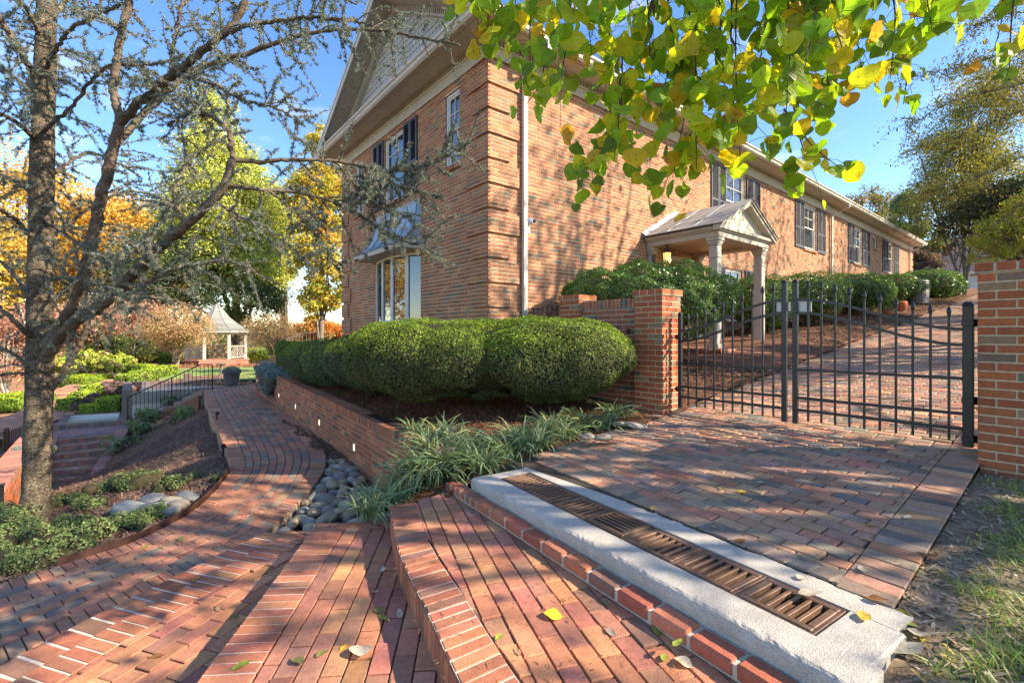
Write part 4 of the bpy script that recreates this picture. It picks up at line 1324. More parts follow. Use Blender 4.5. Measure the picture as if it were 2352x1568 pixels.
for (px, py), lb in zip(sl, sl_l):
    a, b = (px - 1500) / FPX, (975 - py) / FPX
    # ray / wall plane
    dd = np.dot(wa - A([CX, CY]), wn) / np.dot(A([C_ * a + S_, -S_ * a + C_]), wn)
    p = wpt(a * dd, dd, b * dd); u = np.dot(p[:2] - wa, wu); z = p[2]
    t = empty('step_light', p, lb, 'light', 'lights set in the planter wall')
    mb = MB()
    for (q0, q1, c, e) in ((-0.055, -0.036, -0.06, 0.06), (0.036, 0.055, -0.06, 0.06), (-0.036, 0.036, 0.042, 0.06), (-0.036, 0.036, -0.06, -0.042)):
        mb.box(u + q0, u + q1, -0.02, 0.012, z + c, z + e, (0.42, 0.33, 0.2), bev=0.003, M=MW)
    mb.build('housing', M_PAINT, t)
    mb = MB(); mb.box(u - 0.037, u + 0.037, -0.02, 0.004, z - 0.043, z + 0.043, (1, 0.9, 0.7), M=MW)
    for k in (-1, 0, 1): mb.box(u - 0.037, u + 0.037, 0.003, 0.009, z + k * 0.022 - 0.002, z + k * 0.022 + 0.002, (0.5, 0.4, 0.3), M=MW)
    mb.build('lens', M_STEPGLOW, t)
mb = MB(); mb.box(0.55, 2.2, -0.19, -0.075, ZW + 0.002, ZW + 0.006, (0.045, 0.03, 0.04), M=MW)
tag(mb.build('metal_strip', mat('dark_strip', 0.25, noise=0.2, nscale=20)), 'dark purple metal strip lying on top of the planter wall', 'strip')

# ================================================================== driveway gate
XG = 0.80; GC = (0.013, 0.014, 0.021)
Z0G = -0.93


def hump(s, a, b):   # s: 0 hinge .. 1 centre
    s = np.clip(A(s), 0, 1); t = s * s * (3 - 2 * s)
    return a + (b - a) * t


def leaf(y0, y1, label):
    """y0 hinge, y1 centre"""
    t = empty('gate_leaf', (XG, y0, Z0G), label, 'gate', 'two leaves of the driveway gate')
    dy = (y1 - y0)
    up = lambda s: hump(s, 0.03, 0.345); lo = lambda s: hump(s, -0.10, 0.205)
    for (nm, y, z1, w_) in (('hinge_post', y0, 0.255, 0.023 if y0 > -4 else 0.033), ('meeting_post', y1, 0.55, 0.024)):
        mb = MB(); w2 = w_
        mb.box(XG - w2, XG + w2, y - w2, y + w2, Z0G, z1 - 0.03, GC, bev=0.005)
        mb.add([(XG - w2 - .004, y - w2 - .004, z1 - 0.03), (XG + w2 + .004, y - w2 - .004, z1 - 0.03), (XG + w2 + .004, y + w2 + .004, z1 - 0.03), (XG - w2 - .004, y + w2 + .004, z1 - 0.03),
                (XG - w2 * .6, y - w2 * .6, z1), (XG + w2 * .6, y - w2 * .6, z1), (XG + w2 * .6, y + w2 * .6, z1), (XG - w2 * .6, y + w2 * .6, z1)],
               [[4, 5, 6, 7], [0, 1, 5, 4], [1, 2, 6, 5], [2, 3, 7, 6], [3, 0, 4, 7], [3, 2, 1, 0]], GC)
        mb.build(nm, M_METAL, t)
    for f in (up, lo, -0.375, -0.665, -0.79):
        mb = MB(); ss = np.linspace(0.02, 0.98, 30 if callable(f) else 2)
        h, w2 = 0.013, 0.012
        V = []
        for s in ss:
            z = float(f(s)) if callable(f) else f
            y = y0 + dy * s
            V += [(XG - w2, y, z - h), (XG + w2, y, z - h), (XG + w2, y, z + h), (XG - w2, y, z + h)]
        n = len(ss)
        mb.add(V, [[i * 4 + k, i * 4 + (k + 1) % 4, (i + 1) * 4 + (k + 1) % 4, (i + 1) * 4 + k] for i in range(n - 1) for k in range(4)] + [[3, 2, 1, 0], [n * 4 - 4, n * 4 - 3, n * 4 - 2, n * 4 - 1]], GC)
        mb.build('rail', M_METAL, t)
    for k in range(10):
        s = (k + 1) / 11.0; y = y0 + dy * s; zt = float(up(s)) + 0.195; w2 = 0.0088
        mb = MB()
        mb.box(XG - w2, XG + w2, y - w2, y + w2, Z0G + 0.035, zt - 0.085, GC, bev=0.002)
        pr = [(0.0, 0), (0.007, -0.016), (0.0145, -0.045), (0.0145, -0.06), (0.009, -0.09)]
        V = []
        for r_, z in pr: V += [(XG - r_, y - r_, zt + z), (XG + r_, y - r_, zt + z), (XG + r_, y + r_, zt + z), (XG - r_, y + r_, zt + z)]
        mb.add(V, [[i * 4 + k2, (i + 1) * 4 + k2, (i + 1) * 4 + (k2 + 1) % 4, i * 4 + (k2 + 1) % 4] for i in range(len(pr) - 1) for k2 in range(4)], GC)
        mb.build('picket', M_METAL, t)
    sg = 1 if y0 > y1 else -1
    for z in ((0.08, -0.55, -0.86) if y0 < -4.2 else (-0.05, -0.7)):
        mb = MB(); yb = y0 + (0.075 if y0 > y1 else -0.075)
        ya, yb_ = sorted((y0, yb))
        mb.box(XG - 0.050, XG - 0.042, y0 - 0.037, y0 + 0.037, z - 0.02, z + 0.02, GC, bev=0.003)
        mb.box(XG - 0.012, XG + 0.012, ya, yb_, z - 0.016, z + 0.016, GC, bev=0.003)
        mb.tube([(XG, y0 - sg * -0.045, z - 0.03), (XG, y0 - sg * -0.045, z + 0.03)], 0.016, 8, GC)
        mb.tube([(XG - 0.06, y0 - 0.075, z), (XG - 0.04, y0 - 0.075, z)], 0.016, 8, GC)
        mb.build('hinge', M_METAL, t)
    return t


g1 = leaf(-2.945, -4.145, 'far leaf of the black iron driveway gate, hinged beside the hedge pillar')
g2 = leaf(-5.535, -4.25, 'near leaf of the black iron driveway gate, hinged on the right edge pillar')
mb = MB(); mb.box(XG + 0.02, XG + 0.026, -4.19, -4.06, 0.225, 0.325, (0.72, 0.72, 0.72)); mb.build('sign_plate', M_WHITE, g1)
mb = MB(); mb.box(XG + 0.02, XG + 0.026, -4.39, -4.21, 0.215, 0.325, (0.72, 0.72, 0.72)); mb.build('sign_plate', M_WHITE, g2)


def picket_fence(name, pts, h, label, sp=0.11, r_=0.009, col=GC, cat='fence', post=None, rails=(0.12, 0.85), spear=True):
    """pts: polyline of base points"""
    t = empty(name, pts[0], label, cat)
    P = A(pts)
    for f in rails:
        mb = MB(); mb.tube(P + A([0, 0, h * f]), r_ * 1.2, 5, col); mb.build('rail', M_METAL, t)
    n = max(2, int(np.linalg.norm(np.diff(P, axis=0), axis=1).sum() / sp)); Q = resample(P, n + 1)
    mb = MB()
    for q in Q:
        mb.tube([q + A([0, 0, 0.03 if spear else h * rails[0]]), q + A([0, 0, h * (0.96 if spear else rails[1])])], r_, 5, col)
        if spear: mb.tube([q + A([0, 0, h * 0.96]), q + A([0, 0, h * 0.985]), q + A([0, 0, h])], [r_, r_ * 1.7, 0.001], 5, col)
    mb.build('picket_row', M_METAL, t)
    if post:
        for q in P[list(post)]:
            mb = MB(); mb.tube([q, q + A([0, 0, h])], r_ * 2.0, 6, col); mb.build('post', M_METAL, t)
    return t


picket_fence('iron_fence', [(0.74, -1.05, -0.6), (0.74, -0.04, -0.6)], 1.03, 'short black iron fence between the house corner and a low pillar', post=(1,))

# ================================================================== garden beyond
BR1 = [(3, (0.30, 0.12, 0.085)), (2, (0.36, 0.15, 0.10)), (1.5, (0.16, 0.11, 0.10)), (1, (0.22, 0.13, 0.11))]
P_TER = [(3, (0.30, 0.18, 0.16)), (2, (0.22, 0.17, 0.18)), (2, (0.38, 0.17, 0.13))]


def qprism(mb, P, z0, z1, col):
    mb.prism(ccw(P), z0, z1, col)


# descending steps on the left
bl, br = onz(100, 1117, STAIR_B), onz(205, 1111, STAIR_B)
tl, tr = onz(136, 1006, TERR), onz(271, 992, TERR)
mb = MB()
NS = 6
for i in range(NS):
    z = STAIR_B + (i + 1) * (TERR - STAIR_B) / NS
    f0, f1 = i / (NS - 0.0), (i + 1) / (NS - 0.0)
    L0, R0 = bl[:2] * (1 - f0) + tl[:2] * f0, br[:2] * (1 - f0) + tr[:2] * f0
    L1, R1 = bl[:2] * (1 - f1) + tl[:2] * f1, br[:2] * (1 - f1) + tr[:2] * f1
    if i == NS - 1: L1, R1 = L0 + (L1 - L0) * 0.4, R0 + (R1 - R0) * 0.4
    qprism(mb, [L0, R0, R1, L1], STAIR_B - 0.4, z - 0.02, (0.3, 0.2, 0.15))
    course(mb, [L0, R0], [L0 + (L1 - L0) * 0.55, R0 + (R1 - R0) * 0.55], flat(z), BR1[:2] + [(1.0, (0.33, 0.2, 0.14))], 0.075)
    course(mb, [L0 + (L1 - L0) * 0.56, R0 + (R1 - R0) * 0.56], [L1, R1], flat(z), [(1, (0.52, 0.34, 0.23)), (1, (0.46, 0.28, 0.19))], 0.2)
    d = unit(L0 - L1)
    brick_face(mb, [L0 + d * 0.003, R0 + d * 0.003], z - 0.105, z - 0.006, BR1, 0.075, outward=d, mcol=(0.2, 0.13, 0.1))
for (a, b, w_) in ((br, tr, 0.26), (bl, tl, -0.24)):
    a = A(a) + A([0, 0, 0.22]); b = A(b) + A([0, 0, 0.10])
    dd = unit(b[:2] - a[:2]); nn = A([dd[1], -dd[0]]) * w_
    n = 22
    for i in range(n):
        p, q = a + (b - a) * (i / n), a + (b - a) * ((i + 0.94) / n)
        c = pick([(3, (0.36, 0.17, 0.14)), (1, (0.28, 0.17, 0.16))])
        v = [(*p[:2], p[2]), (*q[:2], q[2]), (*(q[:2] + nn), q[2]), (*(p[:2] + nn), p[2])]
        v2 = [(x, y, z - 1.0) for x, y, z in v]
        mb.add(v + v2, [[0, 1, 2, 3], [0, 4, 5, 1], [1, 5, 6, 2], [2, 6, 7, 3], [3, 7, 4, 0]], c)
tag(mb.build('garden_steps', M_PAVER), 'dark red brick steps behind the conifer trunk, going up to the terrace', 'steps')
mb = MB()
lp = [bl, br, onz(230, 1128, STAIR_B), onz(90, 1150, STAIR_B)]
lp = [p[:2] for p in lp]
field(mb, lp[0], unit(lp[1] - lp[0]), lp, flat(STAIR_B + 0.005), P_TER); under(mb, lp, flat(STAIR_B), 0.012, JOINT)
tag(mb.build('lower_landing', M_PAVER), kind='structure')

tp = [onz(*q, TERR)[:2] for q in ((60, 1016), (136, 1006), (271, 992), (335, 980), (365, 962), (330, 948), (120, 962), (-60, 990))]
mb = MB()
for poly in ([tp[1], tp[2], tp[5], tp[6]], [tp[2], tp[3], tp[4], tp[5]], [tp[0], tp[1], tp[6], tp[7]]):
    field(mb, tp[1], unit(tp[2] - tp[1]), ccw(poly), flat(TERR), P_TER); under(mb, poly, flat(TERR), 0.012, JOINT)
tag(mb.build('terrace', M_PAVER), kind='structure')

# lower basin
mb = MB()
zc = TERR + 0.12
bp = [src(158, 1247, zc), src(368, 1233, zc), src(378, 1203, zc), src(187, 1214, zc)]
ctr = sum(p[:2] for p in bp) / 4
for i in range(4):
    a, b = bp[i][:2], bp[(i + 1) % 4][:2]
    ai, bi = a + unit(ctr - a) * 0.36, b + unit(ctr - b) * 0.36
    n = max(2, int(np.linalg.norm(b - a) / 0.12))
    for k in range(n):
        f, g_ = k / n, (k + 0.96) / n
        qprism(mb, [a + (b - a) * f, a + (b - a) * g_, ai + (bi - ai) * g_, ai + (bi - ai) * f], TERR - 0.3, zc, pick([(3, (0.20, 0.13, 0.11)), (1, (0.15, 0.12, 0.12)), (1, (0.27, 0.14, 0.11))]))
t = tag(mb.build('lower_basin', M_PAVER), 'shallow lower basin of pale water edged with dark brick, by the terrace', 'basin')
mb = MB()
inn = [p[:2] + unit(ctr - p[:2]) * 0.34 for p in bp]
mb.add([(*p, zc - 0.09) for p in ccw(inn)], [list(range(4))], (0.52, 0.54, 0.43))
inn2 = [p[:2] + unit(ctr - p[:2]) * 0.37 for p in bp]
for i in range(4):
    a, b = inn2[i], inn2[(i + 1) % 4]
    mb.quad((*a, zc - 0.2), (*b, zc - 0.2), (*b, zc - 0.012), (*a, zc - 0.012), (0.62, 0.58, 0.5))
mb.build('water', M_WATER, t)

# upper basin with cream front wall
fl, fr = src(385, 1227, TERR), None
ztop = -1.91
f0 = src(385, 1150, ztop); f1 = src(650, 1131, ztop); b0 = src(387, 1122, ztop + 0.04); b1 = src(668, 1111, ztop + 0.04)
mb = MB()
a, b, c, d = f0[:2], f1[:2], b1[:2], b0[:2]
cen_ = (a + b + c + d) / 4
mb.quad((*a, TERR - 0.3), (*b, TERR - 0.3), (*b, ztop), (*a, ztop), (0.62, 0.56, 0.46))
q_ = lambda p, w_: p + unit(cen_ - p) * w_
qprism(mb, [a, b, q_(b, 0.3), q_(a, 0.3)], ztop - 0.4, ztop + 0.002, (0.66, 0.62, 0.54))
n = 40
for (p, q) in ((d, c),):
    for k in range(n):
        f, g_ = k / n, (k + 0.97) / n
        pi, qi = q_(p, 0.45), q_(q, 0.45)
        qprism(mb, [p + (q - p) * f, p + (q - p) * g_, pi + (qi - pi) * g_, pi + (qi - pi) * f], TERR, ztop + 0.10, pick([(3, (0.18, 0.13, 0.12)), (1, (0.13, 0.12, 0.12)), (1, (0.25, 0.14, 0.11))]))
ex_ = unit(a - b)
n = 14
for k in range(n):
    f, g_ = k / n, (k + 0.96) / n
    p, q = a + (d - a) * f, a + (d - a) * g_
    qprism(mb, [p, q, q + ex_ * 0.24, p + ex_ * 0.24], TERR - 0.3, ztop + 0.10, pick([(3, (0.20, 0.15, 0.14)), (1, (0.15, 0.13, 0.13))]))
t = tag(mb.build('upper_basin', M_PAVER), 'raised basin with a smooth cream front wall behind the stair handrail', 'basin')
mb = MB()
mb.add([(*p, ztop - 0.06) for p in ccw([q_(a, 0.28), q_(b, 0.28), q_(c, 0.4), q_(d, 0.4)])], [[0, 1, 2, 3]], (0.40, 0.45, 0.40))
mb.build('water', M_WATER, t)

# stairs up from the terrace to the end of the path, with handrail
P0 = src(592, 1147, -1.9); P1 = src(452, 1213, -2.62)
mb = MB()
sd = A([P1[0] - P0[0], P1[1] - P0[1]]); sn = A([-sd[1], sd[0]]); sn = unit(sn)
if sn[1] < 0: sn = -sn
for i in range(5):
    z = -1.9 - 0.02 - (i) * 0.155
    a = P0[:2] + sd * (i / 5); b = P0[:2] + sd * ((i + 1) / 5)
    qprism(mb, [a, b, b + sn * 1.15, a + sn * 1.15], -3.0, z - 0.04, (0.60, 0.54, 0.45))
    qprism(mb, [a + sd * -0.004, b + sd * 0.004, b + sn * 1.15, a + sn * 1.15], z - 0.04, z, jit((0.33, 0.17, 0.14), 0.1))
    qprism(mb, [a - sn * 0.01, b - sn * 0.01, b - sn * 0.0, a - sn * 0.0], z - 0.22, z, jit((0.30, 0.19, 0.16), 0.12))
a, b = P0 + A([0, 0, 0.0]), P1 + A([0, 0, 0.0])
st = unit(A([b[0] - a[0], b[1] - a[1]])); o = -sn * 0.06
v = [(*(a[:2] + o), a[2] - 0.10), (*(b[:2] + o), b[2] - 0.10), (*(b[:2] + o * 3), b[2] - 0.10), (*(a[:2] + o * 3), a[2] - 0.10)]
mb.add(v + [(x, y, z - 0.5) for x, y, z in v], [[0, 1, 2, 3], [3, 2, 6, 7], [0, 4, 5, 1], [0, 3, 7, 4], [1, 5, 6, 2]], (0.30, 0.13, 0.075))
tag(mb.build('terrace_stair', M_PAVER), 'small stair with cream risers dropping from the end of the path to the terrace', 'steps')


def dsrc(px, py, d):
    return atd(px / KPX, py / KPX, d)


RC_ = (0.018, 0.017, 0.018)
dA, dM, dB = 14.3, 15.05, 15.8
t = empty('handrail', dsrc(374, 1238, dA), 'black iron handrail with thin balusters climbing beside the cream basin wall', 'handrail')
top = [dsrc(374, 1163, dA), dsrc(503, 1106, dM), dsrc(589, 1067, 15.55), dsrc(622, 1067, dB)]
bot = [dsrc(374, 1236, dA), dsrc(503, 1177, dM), dsrc(589, 1137, 15.55), dsrc(622, 1135, dB)]
mb = MB(); mb.tube(top, 0.02, 6, RC_); mb.build('top_rail', M_METAL, t)
mb = MB(); mb.tube(bot, 0.014, 6, RC_); mb.build('bottom_rail', M_METAL, t)
for i in (0, 1, 3):
    mb = MB(); mb.tube([bot[i] + A([0, 0, -0.12]), top[i]], 0.02, 6, RC_); mb.build('post', M_METAL, t)
nb = 22; T_, B_ = resample(top, nb), resample(bot, nb)
xs_ = np.linspace(374, 622, nb)
for i in range(1, nb - 1):
    px = xs_[i]
    f = lambda Q: A([np.interp(px, [374, 503, 589, 622], [q[k] for q in Q]) for k in range(3)])
    mb = MB(); mb.tube([f(bot), f(top)], 0.0095, 5, RC_); mb.build('baluster', M_METAL, t)

# brown railing at the far left and the low wall below it
picket_fence('iron_railing', [dsrc(-60, 1345, 10.6), dsrc(14, 1326, 11.2), dsrc(22, 1322, 11.4), dsrc(75, 1300, 12.6)], 0.58, 'brown iron railing at the left edge behind the conifer trunk', sp=0.14, r_=0.014, col=(0.10, 0.05, 0.035), cat='railing', post=(1, 2), spear=False)
w0, w1 = dsrc(10, 1512, 6.67), dsrc(118, 1440, 10.0)
mb = MB()
u_ = unit(w1[:2] - w0[:2]); n_ = A([u_[1], -u_[0]])
ML = frame((*w0[:2], 0), (*u_, 0), (*n_, 0)); LL = np.linalg.norm(w1[:2] - w0[:2])
brickwall(mb, ML, 0, LL, -3.3, -2.28, pal=P_PIL, zref=-3.3)
brickwall(mb, frame((*(w0[:2] - n_ * 0.3), 0), (*n_, 0), (*(-u_), 0)), 0, 0.3, -3.3, -2.28, pal=P_PIL, zref=-3.3)
k = 0.0
while k < LL:
    mb.box(k, k + 0.065, -0.32, 0.015, -2.278, -2.19, pick([(2, (0.40, 0.18, 0.13)), (1, (0.33, 0.15, 0.12))]), bev=0.004, M=ML); k += 0.069
mb.box(0.002, LL, -0.3, -0.01, -3.3, -2.2, (0.3, 0.15, 0.1), M=ML)
tag(mb.build('low_brick_wall', M_BRICK), 'low orange brick wall at the left edge, running behind the conifer trunk', 'wall')
p = dsrc(2, 1512, 6.5)
mb = MB(); mb.box(p[0] - 0.03, p[0] + 0.03, p[1] - 0.03, p[1] + 0.03, p[2], p[2] + 0.42, RC_, bev=0.006); mb.box(p[0] - 0.04, p[0] + 0.04, p[1] - 0.04, p[1] + 0.04, p[2] + 0.42, p[2] + 0.45, RC_, bev=0.008)
tag(mb.build('iron_post', M_METAL), 'short black post at the left edge in front of the low brick wall', 'post')

# lawn, garden walks
mb = MB()
lw = [src(461, 1119, -1.86), src(484, 1080, -1.86), src(790, 1074, -1.86), src(790, 1112, -1.86), src(660, 1113, -1.86)]
mb.add([(*p[:2], -1.86) for p in ccw(lw)], [list(range(5))], (0.20, 0.30, 0.085))
tag(mb.build('lawn', mat('lawn_turf', 0.95, noise=0.3, nscale=30, bump=0.6, bscale=60, stain=0.2, stscale=1.5)), kind='structure')


def ribbon(mb, pts, w_, zoff, pal, along=0.2):
    P = A(pts); c = resample(P, max(3, int(np.linalg.norm(np.diff(P[:, :2], axis=0), axis=1).sum() / along)))
    T = np.gradient(c[:, :2], axis=0); T = unit(T); N_ = np.column_stack([-T[:, 1], T[:, 0]])
    for i in range(len(c) - 1):
        for k in range(6):
            t0, t1 = (k / 6 - 0.5) * w_, ((k + 0.95) / 6 - 0.5) * w_
            v = [(*(c[i, :2] + N_[i] * t0), c[i, 2] + zoff), (*(c[i + 1, :2] + N_[i + 1] * t0), c[i + 1, 2] + zoff), (*(c[i + 1, :2] + N_[i + 1] * t1), c[i + 1, 2] + zoff), (*(c[i, :2] + N_[i] * t1), c[i, 2] + zoff)]
            mb.add(v, np.array([[0, 3, 2, 1]]) if False else np.array([[0, 1, 2, 3]]), pick(pal))


P_GW = [(3, (0.44, 0.22, 0.15)), (2, (0.48, 0.26, 0.17)), (1, (0.36, 0.18, 0.14))]
mb = MB()
r1 = []
for px, py, z in ((-200, 1300, -2.8), (0, 1262, -2.78), (110, 1225, -2.74), (170, 1195, -2.66), (195, 1165, -2.5), (240, 1142, -2.36), (300, 1118, -2.2), (345, 1088, -1.98), (420, 1068, -1.9)):
    r1.append(src(px, py, z))
ribbon(mb, r1, 1.7, 0.06, P_GW)
tag(mb.build('garden_walk', M_PAVER), kind='structure')
for (px, py, z, lb) in ((186, 1176, -2.60, 'lower short flight of salmon brick steps between the bright hedges on the left'), (297, 1122, -2.25, 'upper short flight of salmon brick steps below the yellow hydrangea')):
    mb = MB(); c = src(px, py, z); dd = unit(src(px + 60, py - 45, z + 0.25)[:2] - c[:2]); nn = A([-dd[1], dd[0]])
    for k in range(3):
        o = c[:2] + dd * (k * 0.55 - 0.55)
        qprism(mb, [o - nn * 0.85, o + nn * 0.85, o + dd * 0.8 + nn * 0.85, o + dd * 0.8 - nn * 0.85], z - 0.4, z + k * 0.14, jit((0.42, 0.19, 0.12), 0.06))
        qprism(mb, [o - dd * 0.03 - nn * 0.86, o - dd * 0.03 + nn * 0.86, o + dd * 0.25 + nn * 0.86, o + dd * 0.25 - nn * 0.86], z + k * 0.14 - 0.05, z + k * 0.14 + 0.012, jit((0.50, 0.26, 0.17), 0.06))
    tag(mb.build('garden_step_flight', M_PAVER), lb, 'steps')
mb = MB()
c = src(545, 1113, -1.86); c2 = src(655, 1110, -1.86)
dd = unit(c2[:2] - c[:2]); nn = A([-dd[1], dd[0]])
qprism(mb, [c[:2] - dd * 0.1, c[:2] + dd * 0.14, c[:2] + dd * 0.14 + nn * 0.3, c[:2] - dd * 0.1 + nn * 0.3], -2.1, -1.62, (0.17, 0.12, 0.11))
k = 0.14; LW = np.linalg.norm(c2[:2] - c[:2])
while k < LW:
    qprism(mb, [c[:2] + dd * k, c[:2] + dd * (k + 0.19), c[:2] + dd * (k + 0.19) + nn * 0.25, c[:2] + dd * k + nn * 0.25], -2.1, -1.73, pick([(2, (0.18, 0.12, 0.11)), (1, (0.24, 0.13, 0.10))])); k += 0.2
tag(mb.build('low_garden_wall', M_BRICK), 'low dark brick wall with a square end pier between the basin and the lawn', 'wall')

# urn planter -----------------------------------------------------------
up_ = onz(532, 885, -1.9); dU = depth(up_); kk = dU / FPX * KPX
t = empty('urn_planter', up_, 'weathered dark pot of pale foliage standing at the end of the brick path', 'planter')
mb = MB(); W = 19.0 * kk; H = 33 * kk
mb.lathe([(0, 0), (W * 0.62, 0), (W * 0.66, H * 0.06), (W * 0.74, H * 0.4), (W * 0.84, H * 0.78), (W * 0.9, H * 0.84), (W * 1.02, H * 0.86), (W * 1.05, H * 0.95), (W * 0.97, H), (W * 0.85, H * 0.97), (W * 0.8, H * 0.85), (0, H * 0.85)], up_, 28, (0.105, 0.105, 0.115))
for k in range(14):
    a = k / 14 * 2 * np.pi
    mb.tube([up_ + A([W * 0.76 * np.cos(a), W * 0.76 * np.sin(a), H * 0.42]), up_ + A([W * 0.86 * np.cos(a), W * 0.86 * np.sin(a), H * 0.8])], 0.012, 4, (0.12, 0.12, 0.13))
mb.build('pot', M_STONE, t, True)
URN = (up_, W, H, t)

bp_ = src(648, 1098, -1.86)
t = empty('bird_bath', bp_, 'grey pedestal bird bath on the lawn behind the urn', 'bird bath')
mb = MB(); s_ = depth(bp_) / FPX
mb.lathe([(0, 0), (7 * s_, 0), (7 * s_, 3 * s_), (4 * s_, 6 * s_), (3.2 * s_, 14 * s_), (4.4 * s_, 18 * s_), (3.0 * s_, 24 * s_), (4 * s_, 28 * s_)], bp_, 16, (0.13, 0.12, 0.115)); mb.build('pedestal', M_STONE, t, True)
mb = MB(); mb.lathe([(0, 28 * s_), (8 * s_, 29.5 * s_), (14 * s_, 32.5 * s_), (14.5 * s_, 34 * s_), (12.5 * s_, 33.5 * s_), (0, 31 * s_)], bp_, 20, (0.16, 0.145, 0.13)); mb.build('bowl', M_STONE, t, True)

# gazebo ----------------------------------------------------------------
gd = 29.2
gc = atd(499, 832, gd); gz = gc[2]
gk = gd / FPX * KPX
t = empty('gazebo', gc, 'octagonal garden gazebo with a flared grey roof and lattice railings beyond the lawn', 'gazebo')
R0 = 60 * gk; zfl = gz + 8 * gk; zev = (975 - 760 * KPX) / FPX * gd; zpk = (975 - 699 * KPX) / FPX * gd
ang = [k * np.pi / 4 + 0.25 for k in range(8)]
ring = lambda r_, z: [(gc[0] + r_ * np.cos(a), gc[1] + r_ * np.sin(a), z) for a in ang]
mb = MB()
mb.prism(ring(R0 * 1.12, 0), gz - 0.5, zfl - 0.06, (0.33, 0.14, 0.10)); mb.prism(ring(R0 * 1.16, 0), zfl - 0.06, zfl, (0.40, 0.20, 0.14))
v0 = unit(A([CX, CY]) - gc[:2]); vn = A([-v0[1], v0[0]])
for k in range(2):
    o = gc[:2] + v0 * R0 * 1.1
    qprism(mb, [o - vn * 0.9, o + vn * 0.9, o + v0 * (0.7 - 0.35 * k) + vn * 0.9, o + v0 * (0.7 - 0.35 * k) - vn * 0.9], gz - 0.4, gz + 0.13 * (k + 1), (0.38, 0.18, 0.13))
mb.build('platform', M_BRICK, t)
GW = (0.44, 0.40, 0.34)
for k in range(8):
    p = ring(R0, 0)[k]
    mb = MB(); mb.box(p[0] - 0.085, p[0] + 0.085, p[1] - 0.085, p[1] + 0.085, zfl, zev - 0.02, GW, bev=0.01); mb.build('post', M_PAINT, t)
mb = MB()
for k in range(8):
    a, b = A(ring(R0, 0)[k]), A(ring(R0, 0)[(k + 1) % 8])
    u = unit(b - a); M_ = frame((a[0], a[1], 0), (u[0], u[1], 0), (u[1], -u[0], 0)); L = np.linalg.norm((b - a)[:2])
    mb.box(-0.06, L + 0.06, -0.07, 0.07, zev - 0.22, zev - 0.02, GW, bev=0.01, M=M_)
mb.build('beam', M_PAINT, t)
for k in range(8):
    mid = (A(ring(R0, 0)[k]) + A(ring(R0, 0)[(k + 1) % 8])) / 2
    if np.dot(unit(mid[:2] - gc[:2]), v0) > 0.95: continue
    a, b = A(ring(R0, 0)[k]), A(ring(R0, 0)[(k + 1) % 8])
    u = unit(b - a); M_ = frame((a[0], a[1], 0), (u[0], u[1], 0), (u[1], -u[0], 0)); L = np.linalg.norm((b - a)[:2])
    mb = MB(); h0, h1 = zfl + 0.10, zfl + 0.78
    mb.box(0.08, L - 0.08, -0.035, 0.035, h1, h1 + 0.06, GW, bev=0.005, M=M_); mb.box(0.08, L - 0.08, -0.03, 0.03, h0, h0 + 0.05, GW, bev=0.005, M=M_)
    for s in np.linspace(0.05, 0.95, 5):
        for sg in (-1, 1):
            x0 = L / 2; q0 = A([x0 + sg * s * (L / 2 - 0.08), 0, h0 + 0.05]); q1 = A([min(max(x0 + sg * (s - 0.55) * (L / 2 - 0.08) * 1.0, 0.08), L - 0.08), 0, h1])
            if sg * (q1[0] - x0) < 0:
                f = (q0[0] - x0) / (q0[0] - q1[0]); q1 = q0 + (q1 - q0) * f
            mb.tube(xf(A([q0, q1]), M_), 0.02, 4, GW)
    mb.tube(xf(A([(L / 2, 0, h0), (L / 2, 0, h1)]), M_), 0.022, 4, GW)
    mb.build('railing', M_PAINT, t)
mb = MB()
prof = [(72 * gk, zev - 0.03), (60 * gk, zev + 0.16), (44 * gk, zev + 0.42), (26 * gk, zev + 0.82), (10 * gk, zev + (zpk - zev) * 0.84), (0.04, zpk)]
for i in range(len(prof) - 1):
    n = 5
    for j in range(n):
        f, g_ = j / n, (j + 1) / n
        ra, za = prof[i][0] * (1 - f) + prof[i + 1][0] * f, prof[i][1] * (1 - f) + prof[i + 1][1] * f
        rb, zb_ = prof[i][0] * (1 - g_) + prof[i + 1][0] * g_, prof[i][1] * (1 - g_) + prof[i + 1][1] * g_
        A_, B_2 = ring(ra, za + 0.012), ring(rb, zb_)
        for k in range(8):
            mb.quad(A_[k], A_[(k + 1) % 8], B_2[(k + 1) % 8], B_2[k], jit((0.27, 0.285, 0.26), 0.09))
for k in range(8):
    mb.tube([ring(r_, z + 0.01)[k] for r_, z in prof], 0.03, 4, (0.25, 0.26, 0.25))
mb.prism(ring(72 * gk, 0), zev - 0.09, zev - 0.035, (0.56, 0.52, 0.46))
mb.build('roof', M_SHINGLE, t)
mb = MB(); c = gc[:2] - v0 * R0 * 0.7
mb.box(-0.8, 0.8, -0.2, 0.2, zfl + 0.36, zfl + 0.42, GW, M=frame((c[0], c[1], 0), (*vn, 0), (*v0, 0)))
for x in (-0.7, 0.7): mb.box(x - 0.04, x + 0.04, -0.18, 0.18, zfl, zfl + 0.36, GW, M=frame((c[0], c[1], 0), (*vn, 0), (*v0, 0)))
tag(mb.build('bench', M_PAINT), 'plain white bench inside the gazebo', 'bench')

